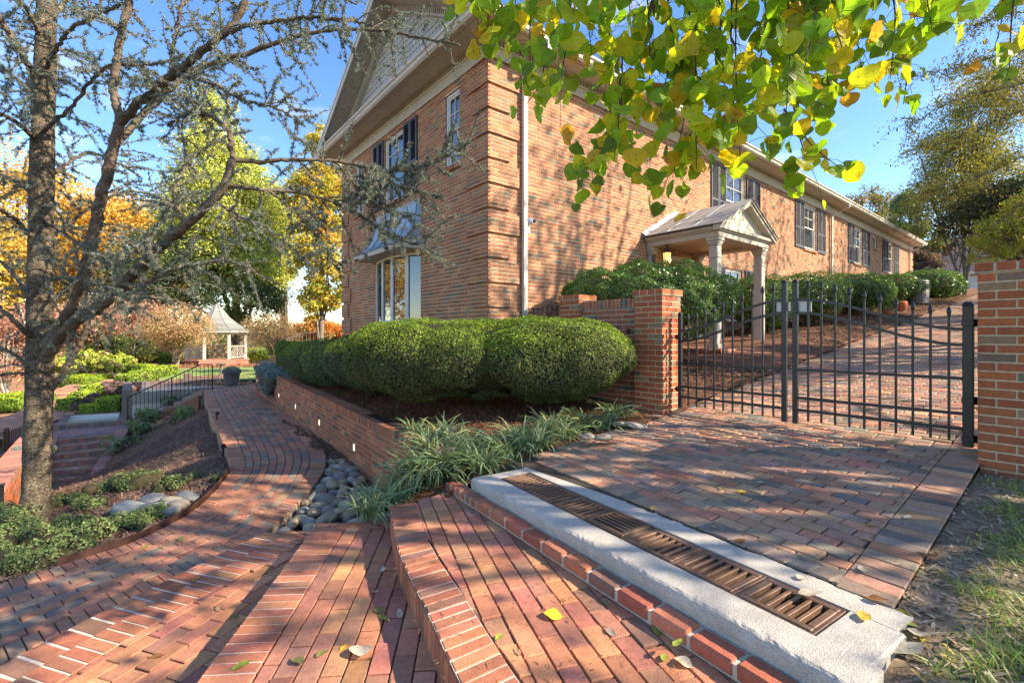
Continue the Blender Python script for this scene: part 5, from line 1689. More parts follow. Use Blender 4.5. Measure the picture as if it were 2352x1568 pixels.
picket_fence('iron_railing', [dsrc(716, 1040, 26), dsrc(760, 1030, 26.5), dsrc(812, 1026, 27)], 0.8, 'grey iron railing beyond the hedge, right of the gazebo', sp=0.2, r_=0.014, col=(0.12, 0.115, 0.11), cat='railing', spear=False)
picket_fence('iron_railing', [dsrc(838, 1038, 20), dsrc(880, 1020, 20.5), dsrc(940, 1012, 21)], 0.75, 'grey iron railing behind the boxy hedge at the corner of the house', sp=0.14, r_=0.013, col=(0.12, 0.115, 0.11), cat='railing', spear=False)
# raised flower bed wall by the bare tree
mb = MB(); a, b = dsrc(792, 1060, 21.0), dsrc(850, 1052, 20.0)
dd = unit(b[:2] - a[:2]); nn = A([-dd[1], dd[0]])
brickwall(mb, frame((*a[:2], 0), (*dd, 0), (dd[1], -dd[0], 0)), 0, np.linalg.norm(b[:2] - a[:2]) + 1.5, a[2] - 0.4, a[2] + 0.28, pal=P_PIL)
qprism(mb, [a[:2], b[:2] + dd * 1.5, b[:2] + dd * 1.5 + nn * 2, a[:2] + nn * 2], a[2] - 0.4, a[2] + 0.27, (0.3, 0.18, 0.12))
tag(mb.build('raised_bed', M_BRICK), 'small raised brick flower bed at the foot of the bare cherry tree', 'flower bed')

# path lights on the left edge of the path
for px, py, lb in ((498, 958, 'small black path light on the path edge, the one nearer the urn'), (512, 1040, 'small black path light on the path edge, the one nearer the bend')):
    z = -1.86; p = onz(px, py + 8, z)
    mb = MB(); mb.tube([p, p + A([0, 0, 0.13])], 0.018, 8, RC_); mb.tube([p + A([0, 0, 0.13]), p + A([0, 0, 0.19])], [0.03, 0.034], 10, RC_); mb.tube([p + A([0, 0, 0.13]), p + A([0.05, 0.0, 0.15])], 0.016, 6, RC_)
    tag(mb.build('path_light', M_METAL), lb, 'light', 'path lights')

# things by the house beyond the gate ----------------------------------------
def pot_at(px, py, Y, r_, h, col, label, name='flower_pot'):
    p = onY(px / KPX, py / KPX, Y); p[2] = float(zbed(p[0], p[1])) if True else p[2]
    t = empty(name, p, label, 'pot')
    mb = MB(); mb.lathe([(0, 0), (r_ * 0.6, 0), (r_ * 0.95, h * 0.55), (r_, h * 0.8), (r_ * 0.85, h), (r_ * 0.7, h * 0.96), (0, h * 0.9)], p, 16, col); mb.build('body', M_SOIL, t, True)
    return p, t


pot_at(2637, 925, -2.3, 0.2, 0.33, (0.40, 0.14, 0.07), 'round terracotta pot in the mulch bed beyond the gate')
p, t = pot_at(2601, 925, -2.4, 0.15, 0.2, (0.33, 0.13, 0.07), 'small terracotta pot holding a green ball plant')
GB = (p + A([0, 0, 0.28]), t)
p = onY(2597 / KPX, 900 / KPX, -1.0); z0 = float(zbed(p[0], p[1]))
t = empty('air_conditioner', (p[0], p[1], z0), 'grey air conditioning unit against the house beyond the gate', 'air conditioner')
mb = MB(); mb.box(p[0] - 0.4, p[0] + 0.4, p[1] - 0.4, p[1] + 0.4, z0, z0 + 0.85, (0.20, 0.20, 0.20), bev=0.02)
for k in range(14): mb.box(p[0] - 0.41, p[0] + 0.41, p[1] - 0.41, p[1] + 0.41, z0 + 0.08 + k * 0.052, z0 + 0.10 + k * 0.052, (0.12, 0.12, 0.12))
mb.build('cabinet', M_PAINT, t)
mb = MB(); mb.lathe([(0.30, 0.0), (0.32, 0.02), (0.30, 0.03), (0, 0.035)], (p[0], p[1], z0 + 0.85), 20, (0.1, 0.1, 0.1)); mb.build('fan_grille', M_METAL, t)
p = onY(2690 / KPX, 880 / KPX, -2.2); z0 = float(zbed(p[0], p[1]))
mb = MB(); pr = [(0, 0)]
for k in range(12): pr += [(0.30, k * 0.07), (0.32, k * 0.07 + 0.035)]
mb.lathe(pr + [(0.30, 0.85), (0.2, 0.88), (0, 0.88)], (p[0], p[1], z0), 20, (0.15, 0.145, 0.14))
tag(mb.build('ribbed_barrel', M_PAINT), 'dark ribbed barrel under the farther hollies', 'barrel')

# neighbouring garage -----------------------------------------------------
t = empty('garage', (38, -3, 2.2), 'cream sided garage with a big dark roof beyond the top of the driveway', 'garage')
mb = MB(); zg = 2.25; x = 36.5
k = 0
z = zg
while z < 3.75:
    mb.box(x - 0.02, x + 0.02, -9, 4.5, z, z + 0.13, jit((0.50, 0.45, 0.34), 0.03)); z += 0.14
mb.box(x + 0.021, x + 7, -9, 4.5, zg - 1, 3.8, (0.45, 0.4, 0.3))
mb.build('wall', M_PAINT, t)
mb = MB()
for k in range(16):
    f, g_ = k / 16, (k + 1) / 16
    xa, xb = x - 0.5 + 4.5 * f, x - 0.5 + 4.5 * g_; za, zb_ = 3.75 + 3.0 * f, 3.75 + 3.0 * g_
    for j in range(30):
        ya, yb = -9.5 + 14.5 * j / 30, -9.5 + 14.5 * (j + 1) / 30
        mb.quad((xa, ya, za + .02), (xa, yb, za + .02), (xb, yb, zb_), (xb, ya, zb_), jit((0.13, 0.11, 0.105), 0.1))
mb.quad((x + 4, -9.5, 6.75), (x + 4, 5, 6.75), (x + 8.5, 5, 3.75), (x + 8.5, -9.5, 3.75), (0.13, 0.11, 0.105))
mb.box(x - 0.55, x - 0.5, -9.5, 5, 3.66, 3.8, (0.55, 0.52, 0.45)); mb.box(x - 0.5, x + 0.0, -9.5, 5, 3.66, 3.69, (0.5, 0.46, 0.4))
mb.build('roof', M_SHINGLE, t)
FG = frame((x - 0.02, 0, 0), (0, -1, 0), (-1, 0, 0))
wy = onX(2226, 655, x)
mb = MB(); yy = -wy[1]
mb.box(yy - 0.55, yy + 0.55, 0.0, 0.05, 2.62, 3.55, (0.75, 0.75, 0.74), bev=0.01, M=FG)
wo = mb.build('window', M_WHITE, t)
mb = MB(); mb.box(yy - 0.47, yy + 0.47, 0.045, 0.055, 2.70, 3.47, (0.55, 0.62, 0.70), M=FG); mb.box(yy - 0.47, yy + 0.47, 0.05, 0.062, 3.07, 3.10, (0.7, 0.7, 0.7), M=FG); mb.build('pane', M_WHITE, wo)
shutter(FG, yy - 0.98, yy - 0.57, 2.60, 3.57, 1, parent=t); shutter(FG, yy + 0.57, yy + 0.98, 2.60, 3.57, 1, parent=t)
mb = MB(); mb.add([(28.5, -6.5, 2.06), (36.4, -6.5, 2.18), (36.4, 1.0, 2.18), (29.3, 1.0, 2.06)], np.array([[0, 1, 2, 3]]), (0.36, 0.34, 0.31))
tag(mb.build('parking_pad', M_CONC), kind='structure')
# ================================================================== vegetation
def rv(n, r=None):
    v = (r or rng).normal(0, 1, (n, 3)); return unit(v)


def leaves(mb, P, N, s, col, asp=0.55, fold=0.12, T=None, mat=0):
    """little folded leaf at every point: N normals, s lengths, T leaf axis"""
    P = A(P); n = len(P)
    if n == 0: return
    N = unit(N); s = np.broadcast_to(A(s), (n,))[:, None]
    t = rv(n) if T is None else A(T)
    t = unit(t - N * (t * N).sum(1)[:, None]); b = np.cross(N, t)
    h = s * asp * 0.5
    v = np.stack([P - t * s * 0.5, P + b * h + N * s * fold - t * s * 0.06, P + t * s * 0.5, P - b * h + N * s * fold - t * s * 0.06], 1).reshape(-1, 3)
    k = (np.arange(n) * 4)[:, None, None]
    f = (np.array([[0, 1, 2], [0, 2, 3]])[None] + k).reshape(-1, 3)
    mb.add(v, f, np.repeat(A(col), 2, 0) if A(col).ndim == 2 else col, mat)


def sell(n, p, r=None):
    """unit superellipsoid surface points and normals"""
    d = rv(n, r); q = np.abs(d) ** p
    k = q.sum(1) ** (-1.0 / p)
    s = d * k[:, None]
    nn = unit(np.sign(s) * np.abs(s) ** (p - 1))
    return s, nn


def lump(P, s, seed):
    return np.sin(P[:, 0] * s + seed) * np.sin(P[:, 1] * s * 1.1 + 2 * seed) + np.sin(P[:, 2] * s * 1.3 + 3 * seed + P[:, 0] * s * 0.7) * 0.7


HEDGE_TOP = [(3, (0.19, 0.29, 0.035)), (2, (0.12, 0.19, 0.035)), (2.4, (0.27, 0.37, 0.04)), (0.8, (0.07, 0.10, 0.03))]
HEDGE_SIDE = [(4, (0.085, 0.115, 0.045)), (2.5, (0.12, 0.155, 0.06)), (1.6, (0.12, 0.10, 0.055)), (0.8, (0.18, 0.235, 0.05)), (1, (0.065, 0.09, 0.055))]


def hedge(name, blobs, n, size, label, cat, top=HEDGE_TOP, side=HEDGE_SIDE, mt=None, group=None, taper=0.3, rough=0.05, core=(0.045, 0.04, 0.022), stems=0, gz=None, asp=0.5, lift=0.0, seed=0, tsw=0.55, cscale=0.9):
    """blobs: (centre, half(3), rotz, power)"""
    r = np.random.default_rng(seed + 11)
    c0 = A(blobs[0][0]); z0 = gz if gz is not None else c0[2] - blobs[0][1][2]
    t = empty(name, (c0[0], c0[1], z0), label, cat, group)
    mb = MB(); mc = MB()
    ar = A([b[1][0] * b[1][1] + b[1][2] * (b[1][0] + b[1][1]) for b in blobs]); ar = ar / ar.sum()
    for (c, h, rz, p), fr in zip(blobs, ar):
        m = int(n * fr); c = A(c); h = A(h)
        s, nn = sell(m, p, r)
        Rz = A([[math.cos(rz), -math.sin(rz), 0], [math.sin(rz), math.cos(rz), 0], [0, 0, 1]])

        def shape(s):
            k = 1 - taper * np.clip(-s[:, 2], 0, 1) ** 1.4
            q = s * h; q[:, :2] *= k[:, None]
            return q
        q = shape(s)
        nrm = unit(nn / h)
        wv = q @ Rz.T + c
        wv = wv + (nrm @ Rz.T) * (rough * lump(wv, 5.5, seed) + rough * 0.6 * lump(wv, 13, seed + 3))[:, None]
        wv = wv - (nrm @ Rz.T) * (np.abs(r.normal(0, 0.035, m)))[:, None]
        nw = nrm @ Rz.T + r.normal(0, 0.55, (m, 3))
        # not inside the other lobes
        ok = np.ones(m, bool)
        for (c2, h2, rz2, p2) in blobs:
            if c2 is c or np.allclose(c2, c): continue
            R2 = A([[math.cos(rz2), math.sin(rz2), 0], [-math.sin(rz2), math.cos(rz2), 0], [0, 0, 1]])
            l = ((wv - A(c2)) @ R2.T) / A(h2)
            ok &= (np.abs(l) ** p2).sum(1) > 0.8
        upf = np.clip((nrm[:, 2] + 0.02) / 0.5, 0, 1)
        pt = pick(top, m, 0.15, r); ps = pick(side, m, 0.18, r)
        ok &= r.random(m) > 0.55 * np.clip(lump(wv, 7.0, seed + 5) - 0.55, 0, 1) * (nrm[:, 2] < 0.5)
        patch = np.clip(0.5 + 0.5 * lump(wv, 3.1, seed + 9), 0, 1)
        use = r.random(m) < upf * (tsw + 0.45 * patch) + 0.10 * np.clip(lump(wv, 2.3, seed + 4), 0, 1)  # upper leaves lighter: new growth, with sunlit tops put into the colour
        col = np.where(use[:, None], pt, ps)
        ss = size * r.uniform(0.65, 1.35, m)
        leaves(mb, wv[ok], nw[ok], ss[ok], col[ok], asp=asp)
        # woody interior
        gs = 26
        th = np.linspace(0, np.pi, 14); ph = np.linspace(0, 2 * np.pi, gs, endpoint=False)
        TH, PH = np.meshgrid(th, ph, indexing='ij')
        d = np.stack([np.sin(TH) * np.cos(PH), np.sin(TH) * np.sin(PH), np.cos(TH)], -1).reshape(-1, 3)
        d = d * ((np.abs(d) ** p).sum(1) ** (-1.0 / p))[:, None]
        v = shape(d * cscale) @ Rz.T + c
        i, j = np.meshgrid(np.arange(13), np.arange(gs), indexing='ij'); j2 = (j + 1) % gs
        mc.add(v, np.stack([i * gs + j, (i + 1) * gs + j, (i + 1) * gs + j2, i * gs + j2], -1).reshape(-1, 4), core)
        for k in range(stems):
            a = r.uniform(0, 2 * np.pi); rr = math.sqrt(r.random()) * 0.35
            b0 = c + A([rr * h[0] * math.cos(a) * 0.6, rr * h[1] * math.sin(a) * 0.6, 0]); b0[2] = z0 - 0.05
            e = c + A([math.cos(a) * h[0] * 0.7 * r.uniform(0.4, 1), math.sin(a) * h[1] * 0.7 * r.uniform(0.4, 1), -h[2] * 0.2])
            mid = (b0 + e) / 2 + r.normal(0, 0.06, 3)
            mc.tube(spline([b0, mid, e], 7), np.linspace(0.022, 0.012, 7), 5, (0.11, 0.075, 0.05), 0)
    mb.build('foliage', mt or M_HEDGE, t)
    mc.build('stems', M_TWIG, t, True)
    return t


ANG = -math.atan2(S_, C_)          # camera axes in the world
# big clipped hedges by the house corner
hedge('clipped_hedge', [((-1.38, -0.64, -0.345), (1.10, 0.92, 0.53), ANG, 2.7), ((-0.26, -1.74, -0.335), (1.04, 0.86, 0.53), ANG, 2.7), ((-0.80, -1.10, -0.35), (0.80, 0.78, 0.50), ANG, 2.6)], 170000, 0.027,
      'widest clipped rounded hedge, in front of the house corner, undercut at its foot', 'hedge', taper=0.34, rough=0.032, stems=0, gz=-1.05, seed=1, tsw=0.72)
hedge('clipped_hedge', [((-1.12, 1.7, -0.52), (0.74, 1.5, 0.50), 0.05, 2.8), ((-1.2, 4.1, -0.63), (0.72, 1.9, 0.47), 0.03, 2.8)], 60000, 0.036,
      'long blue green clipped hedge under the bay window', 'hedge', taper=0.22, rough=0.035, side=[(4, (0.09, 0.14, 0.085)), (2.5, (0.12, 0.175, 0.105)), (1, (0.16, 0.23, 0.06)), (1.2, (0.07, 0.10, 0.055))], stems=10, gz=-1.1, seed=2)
c = atd(679, 822, 12.8)
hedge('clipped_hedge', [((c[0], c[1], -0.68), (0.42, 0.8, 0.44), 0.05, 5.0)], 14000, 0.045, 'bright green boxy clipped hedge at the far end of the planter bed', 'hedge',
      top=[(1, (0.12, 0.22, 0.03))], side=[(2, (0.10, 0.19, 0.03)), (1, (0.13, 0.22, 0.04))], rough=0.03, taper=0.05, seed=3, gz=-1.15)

# hollies between the drive and the house
HOLLY = [(4, (0.07, 0.14, 0.035)), (3, (0.10, 0.19, 0.04)), (2, (0.15, 0.27, 0.045)), (1.5, (0.05, 0.095, 0.045))]
hl = [((2.30, -1.42, 0.52), (1.45, 0.95, 0.62), 52000, 0.042, 'large dark glossy holly rising behind the gate pillar'),
      ((7.9, -0.95, 0.78), (0.85, 0.7, 0.62), 15000, 0.047, 'glossy holly just behind the right porch column'),
      ((9.9, -1.35, 1.02), (1.25, 0.85, 0.55), 22000, 0.048, 'bright sunlit holly beyond the porch, above the middle of the gate'),
      ((13.6, -1.45, 1.3), (1.45, 0.9, 0.55), 20000, 0.055, 'bright sunlit holly beside the second downspout'),
      ((18.2, -1.5, 1.65), (1.7, 0.9, 0.55), 12000, 0.075, 'dark holly near the far end of the house'),
      ((22.4, -1.8, 2.05), (2.2, 1.1, 0.6), 14000, 0.085, 'farthest holly, spreading past the end of the house')]
for i, (c, h, n, s, lb) in enumerate(hl):
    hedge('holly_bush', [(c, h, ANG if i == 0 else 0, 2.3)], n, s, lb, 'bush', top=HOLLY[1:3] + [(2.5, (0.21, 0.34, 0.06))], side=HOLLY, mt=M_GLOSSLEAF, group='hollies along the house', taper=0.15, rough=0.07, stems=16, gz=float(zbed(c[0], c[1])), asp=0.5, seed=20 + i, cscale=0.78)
# small ball plant in the pot
mb = MB(); s, nn = sell(900, 2); leaves(mb, GB[0] + s * 0.15, nn + rng.normal(0, 0.5, (900, 3)), 0.04, pick([(1, (0.14, 0.2, 0.04)), (1, (0.09, 0.15, 0.03))], 900)); mb.build('ball_plant', M_HEDGE, GB[1])
# urn foliage
c, W, H, t = URN
mb = MB(); s, nn = sell(1600, 2); s[:, 2] = np.abs(s[:, 2])
leaves(mb, c + s * A([W * 0.95, W * 0.95, H * 0.34]) + A([0, 0, H * 0.93]), nn + rng.normal(0, 0.5, (1600, 3)), 0.09, pick([(2, (0.22, 0.28, 0.19)), (1, (0.14, 0.2, 0.10)), (1, (0.4, 0.43, 0.36))], 1600)); mb.build('foliage', M_LEAF, t)


def blob_px(x0, x1, y0, y1, d, dep, p=4.0):
    """camera facing blob covering a photo rectangle at distance d"""
    if p >= 4.0: y0 -= 5; p = 6.0
    a, b = atd(x0, y0, d), atd(x1, y1, d)
    c = (a + b) / 2; h = np.linalg.norm((b - a)[:2]) / 2
    c = c + A([S_, C_, 0]) * dep
    return (c, (h, dep, abs(a[2] - b[2]) / 2), ANG, p)


BOX = dict(top=[(2, (0.32, 0.45, 0.04)), (1, (0.40, 0.52, 0.05))], side=[(2, (0.18, 0.29, 0.035)), (1, (0.25, 0.37, 0.045)), (1, (0.11, 0.18, 0.03))], rough=0.02, taper=0.0, group='low box hedges of the far garden')
gl = [([blob_px(255, 300, 866, 893, 17.6, 0.7), blob_px(285, 330, 856, 884, 18.6, 0.8), blob_px(315, 356, 848, 875, 19.8, 0.8)], 'long bright box hedge slanting up beside the upper brick steps'),
      ([blob_px(126, 200, 868, 895, 20.2, 0.7)], 'square box hedge below the yellow hydrangea'),
      ([blob_px(250, 312, 843, 866, 23.5, 0.7)], 'shaded box hedge between the hydrangea and the slanting hedge'),
      ([blob_px(300, 358, 816, 840, 28.5, 0.8)], 'farthest box hedge, behind the orange cherry tree'),
      ([blob_px(-60, 50, 914, 947, 16.2, 0.7)], 'box hedge left of the conifer trunk'),
      ([blob_px(212, 268, 918, 950, 15.7, 0.35), blob_px(176, 222, 934, 955, 15.4, 0.35)], 'bright wedge shaped box hedge just above the lower basin'),
      ([blob_px(172, 232, 890, 918, 17.6, 0.4), blob_px(148, 196, 905, 934, 16.8, 0.4), blob_px(122, 160, 920, 952, 16.0, 0.4)], 'bright box hedge running down beside the lower brick steps'),
      ([blob_px(560, 660, 805, 830, 30.5, 0.7)], 'box hedge right of the gazebo')]
for i, (bl_, lb) in enumerate(gl):
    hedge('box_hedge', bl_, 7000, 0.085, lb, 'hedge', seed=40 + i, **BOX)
for i, (b, lb) in enumerate(((blob_px(222, 288, 882, 924, 17.0, 0.6, 2.3), 'larger purple leaved shrub between the bright hedges'), (blob_px(146, 200, 922, 946, 15.9, 0.4, 2.3), 'smaller purple leaved shrub by the bright hedge'))):
    hedge('purple_shrub', [b], 3500, 0.09, lb, 'shrub', top=[(1, (0.26, 0.15, 0.16)), (1, (0.2, 0.13, 0.11))], side=[(1, (0.16, 0.09, 0.095)), (1, (0.2, 0.14, 0.11))], group='purple shrubs', rough=0.14, seed=60 + i, cscale=0.8)
hedge('hydrangea', [blob_px(100, 200, 818, 872, 23.5, 1.0, 2.4), blob_px(180, 262, 822, 872, 23.0, 0.9, 2.4)], 5000, 0.20, 'large yellow green hydrangea with a few pink blooms behind the conifer trunk', 'shrub',
      top=[(3, (0.42, 0.46, 0.09)), (2, (0.30, 0.38, 0.07)), (0.35, (0.6, 0.25, 0.22))], side=[(2, (0.30, 0.36, 0.07)), (1, (0.14, 0.22, 0.05)), (0.3, (0.55, 0.28, 0.25))], rough=0.2, seed=70, asp=0.75, cscale=0.75)
hedge('flowers', [blob_px(622, 640, 833, 841, 19.5, 0.25, 2.2), blob_px(640, 652, 826, 836, 19.5, 0.25, 2.2)], 700, 0.07, 'red and yellow flowers in the raised brick bed', 'flowers',
      top=[(1.3, (0.6, 0.05, 0.04)), (1, (0.7, 0.5, 0.04))], side=[(1, (0.55, 0.06, 0.05)), (0.5, (0.1, 0.18, 0.04))], rough=0.08, seed=72)

# blue juniper spilling over the planter wall
def wallpt(y, out, z):
    return A([wx(y), y, z]) + A([*(wn * out), 0])


jb = []
for (y, out, z, h) in ((9.6, -0.35, -1.06, (0.5, 0.9, 0.14)), (8.0, -0.4, -1.05, (0.55, 1.0, 0.15)), (6.9, -0.5, -1.05, (0.5, 0.8, 0.14)), (8.6, 0.04, -1.18, (0.16, 0.7, 0.17)), (7.8, 0.09, -1.30, (0.17, 0.5, 0.24)), (7.4, 0.09, -1.43, (0.15, 0.33, 0.24)), (7.1, 0.07, -1.20, (0.16, 0.4, 0.2))):
    jb.append((wallpt(y, out, z), h, 0.0, 2.2))
hedge('blue_juniper', jb, 15000, 0.06, 'silver blue creeping juniper spilling over the far end of the planter wall', 'shrub', top=[(2, (0.24, 0.31, 0.33)), (1, (0.17, 0.24, 0.25))], side=[(2, (0.15, 0.21, 0.21)), (1, (0.10, 0.15, 0.14)), (1, (0.22, 0.29, 0.30))], mt=M_NEEDLE, rough=0.07, asp=0.3, seed=80, core=(0.05, 0.065, 0.06), taper=0.0)
hedge('blue_juniper', [blob_px(8, 52, 1034, 1068, 8.7, 0.4, 2.3)], 3000, 0.05, 'small patch of blue juniper behind the low brick wall at the left edge', 'shrub', top=[(1, (0.16, 0.26, 0.26))], side=[(1, (0.10, 0.18, 0.17))], mt=M_NEEDLE, rough=0.06, asp=0.3, seed=81)

# low sprawling shrubs at the foot of the conifer
SPR = [(3, (0.13, 0.19, 0.07)), (2, (0.19, 0.26, 0.09)), (2, (0.085, 0.13, 0.06)), (0.8, (0.24, 0.27, 0.11)), (0.5, (0.2, 0.14, 0.08))]
sh = [(60, 1268, .30), (120, 1235, .33), (30, 1225, .28), (185, 1228, .30), (160, 1265, .26), (240, 1232, .27), (100, 1300, .24), (20, 1300, .30), (215, 1130, .36), (270, 1128, .40), (325, 1122, .34), (205, 1165, .26), (390, 1128, .26), (305, 1214, .19), (335, 1196, .20), (362, 1186, .17), (420, 1112, .20), (492, 1108, .12), (448, 1100, .14), (10, 1190, .3), (145, 1165, .24)]
wh = ['at the very front by the left edge of the photo', 'in front of the conifer trunk', 'left of the conifer trunk', 'right of the conifer trunk', 'just below the conifer trunk, by the path', 'between the trunk and the pale stones', 'nearest the path at the lower left', 'in the bottom left corner of the bed',
      'at the foot of the garden steps', 'the tallest, beside the garden steps', 'above the pale stones on the slope', 'half hidden by the conifer trunk', 'straw coloured, alone on the mulch slope', 'on the edging by a small brick chip', 'between the pale stones and the edging', 'rightmost against the pale stones',
      'pale, above the pale stones', 'tiny, near the bend of the path', 'tiny, in the mulch above the edging', 'behind the trunk at the left edge', 'small, between trunk and steps']
for i, ((px, py, r_), w__) in enumerate(zip(sh, wh)):
    z = -1.95
    for _ in range(8):
        p = onz(px, py, z); z = 0.5 * z + 0.5 * float(zter(p[0], p[1]))
    bl_ = []
    rr = np.random.default_rng(100 + i)
    r_ = r_ * 0.82
    for k in range(5):
        o = rr.normal(0, r_ * 0.42, 2)
        bl_.append(((p[0] + o[0], p[1] + o[1], z + r_ * rr.uniform(0.15, 0.4)), (r_ * rr.uniform(.4, .62), r_ * rr.uniform(.4, .62), r_ * rr.uniform(0.32, 0.5)), rr.uniform(0, 3), 2.0))
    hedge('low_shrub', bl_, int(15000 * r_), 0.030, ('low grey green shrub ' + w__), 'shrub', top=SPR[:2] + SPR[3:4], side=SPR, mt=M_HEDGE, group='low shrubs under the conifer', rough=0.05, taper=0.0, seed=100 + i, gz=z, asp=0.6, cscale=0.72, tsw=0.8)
# azaleas on the mulch slope
az_ = [(330, 970, .25, 'by the foot of the handrail'), (424, 938, .25, 'uphill, nearest the path'), (420, 966, .22, 'between two others, mid slope'), (312, 1003, .28, 'lowest, beside the garden steps'), (300, 1026, .2, 'small, at the cap of the garden steps')]
for i, (px, py, r_, w__) in enumerate(az_):
    z = -2.2
    for _ in range(12):
        p = onz(px, py, z); z = 0.6 * z + 0.4 * float(zter(p[0], p[1]))
    k = depth(p) / 11.0
    rr = np.random.default_rng(150 + i)
    bl_ = [((p[0] + rr.normal(0, .18), p[1] + rr.normal(0, .18), z + r_ * k * rr.uniform(.5, 1.0)), (r_ * k * .55, r_ * k * .55, r_ * k * .3), 0, 2.0) for _ in range(4)]
    hedge('azalea', bl_, 1500, 0.075, 'loose dark green azalea on the mulch slope, ' + w__, 'shrub', top=[(1, (0.17, 0.26, 0.09)), (1, (0.24, 0.32, 0.13))], side=[(1, (0.10, 0.165, 0.06)), (1, (0.16, 0.22, 0.09))], mt=M_GLOSSLEAF, group='azaleas on the mulch slope', rough=0.1, stems=3, seed=150 + i, gz=z, cscale=0.45)

# ------------------------------------------------------------------ lily turf clumps
def blades(mb, base, n, L, w_, spread, cols, r, up=(0.9, 1.45), droop=1.1, seg=5):
    az = r.uniform(0, 2 * np.pi, n); el = r.uniform(*up, n); Ln = L * r.uniform(0.6, 1.2, n)
    b = A(base) + np.column_stack([r.normal(0, spread, n), r.normal(0, spread, n), np.zeros(n)])
    P = b.copy(); pts = [P.copy()]
    dr = droop * r.uniform(0.6, 1.35, n)
    for k in range(seg):
        e = el - dr * ((k + 0.5) / seg) ** 1.2 * 1.6
        P = P + np.column_stack([np.cos(az) * np.cos(e), np.sin(az) * np.cos(e), np.sin(e)]) * (Ln / seg)[:, None]
        pts.append(P.copy())
    sd = np.column_stack([-np.sin(az), np.cos(az), np.zeros(n)]); sd = unit(sd + r.normal(0, 0.25, (n, 3)))
    V = np.zeros((n, seg + 1, 2, 3))
    for k in range(seg + 1):
        ww = w_ * (1.0 if k < seg - 1 else (0.7 if k == seg - 1 else 0.08)) * (0.7 if k == 0 else 1)
        V[:, k, 0] = pts[k] - sd * ww / 2; V[:, k, 1] = pts[k] + sd * ww / 2
    i, k = np.meshgrid(np.arange(n), np.arange(seg), indexing='ij')
    b_ = i * (seg + 1) * 2 + k * 2
    f = np.stack([b_, b_ + 1, b_ + 3, b_ + 2], -1).reshape(-1, 4)
    c = pick(cols, n, 0.15, r)
    mb.add(V.reshape(-1, 3), f, np.repeat(c, seg, 0))


LIR = [(3, (0.16, 0.25, 0.13)), (2, (0.25, 0.34, 0.17)), (1.5, (0.10, 0.16, 0.09)), (1.0, (0.33, 0.38, 0.17)), (0.45, (0.45, 0.37, 0.22))]
lz = [(1415, 962, 70, .30, 'rightmost, beside the gate pillar'), (1385, 985, 60, .28, 'second from the gate pillar'), (1340, 985, 80, .32, 'third from the gate pillar, behind the rubble edge'), (1300, 1010, 80, .32, 'fourth from the gate pillar, arching over the drive edge'), (1265, 990, 60, .34, 'tall, behind the drive edge row'),
      (1235, 1035, 90, .34, 'midway along the edge of the drive'), (1190, 1020, 80, .36, 'behind the row midway along the drive'), (1170, 1055, 90, .36, 'where the drive meets the curb'), (1125, 1045, 90, .36, 'behind the far end of the curb'), (1110, 1085, 80, .34, 'resting on the far corner of the curb'),
      (1065, 1040, 90, .36, 'in the mulch above the big clump'), (1020, 1015, 80, .32, 'in the mulch at the end of the planter wall'), (960, 1005, 70, .30, 'spilling over the end of the planter wall'), (990, 1050, 90, .38, 'leaning over the wall end'), (1045, 1085, 110, .40, 'big, hanging beside the curb corner'),
      (1000, 1105, 130, .44, 'the largest, hanging over the landing'), (950, 1100, 90, .38, 'left of the largest'), (920, 1140, 80, .34, 'below the wall end, above the landing corner'), (890, 1165, 70, .30, 'low, at the corner of the landing'), (850, 1180, 60, .27, 'lowest, among the river stones'), (835, 1158, 40, .24, 'small, at the edge of the river stones')]
for i, (px, py, n, L_, w__) in enumerate(lz):
    z = -1.15
    for _ in range(10):
        p = onz(px, py, z)
        z = 0.6 * z + 0.4 * max(float(zbed(p[0], p[1])), -1.75)
    mb = MB(); rr = np.random.default_rng(200 + i)
    p = p.copy(); p[2] = z - 0.02
    blades(mb, p, int(n * 1.55), L_ * 1.22, 0.0135, 0.04, LIR, rr)
    t = tag(mb.build('liriope_clump', M_BLADE), 'arching lily turf clump, ' + w__, 'grass clump', 'lily turf along the drive and the landing')

# ------------------------------------------------------------------ stones
def stone(c, h, rz, col, label, group, name='river_stone', seed=0):
    r = np.random.default_rng(seed)
    u = 14; v_ = 9
    th = np.linspace(0, np.pi, v_); ph = np.linspace(0, 2 * np.pi, u, endpoint=False)
    TH, PH = np.meshgrid(th, ph, indexing='ij')
    d = np.stack([np.sin(TH) * np.cos(PH), np.sin(TH) * np.sin(PH), np.cos(TH)], -1).reshape(-1, 3)
    k = 1 + 0.07 * np.sin(d[:, 0] * 3 + r.uniform(0, 6)) + 0.06 * np.sin(d[:, 1] * 4 + r.uniform(0, 6)) + 0.05 * np.sin(d[:, 2] * 3 + d[:, 0] * 2 + r.uniform(0, 6))
    d = np.sign(d) * np.abs(d) ** 0.86 * k[:, None] * A(h)
    Rm = A(Euler((r.normal(0, 0.16), r.normal(0, 0.16), rz)).to_matrix())
    p = d @ Rm.T + A(c)
    i, j = np.meshgrid(np.arange(v_ - 1), np.arange(u), indexing='ij'); j2 = (j + 1) % u
    mb = MB(); mb.add(p, np.stack([i * u + j, (i + 1) * u + j, (i + 1) * u + j2, i * u + j2], -1).reshape(-1, 4), col)
    return tag(mb.build(name, M_STONE, None, True), label, 'stone', group)


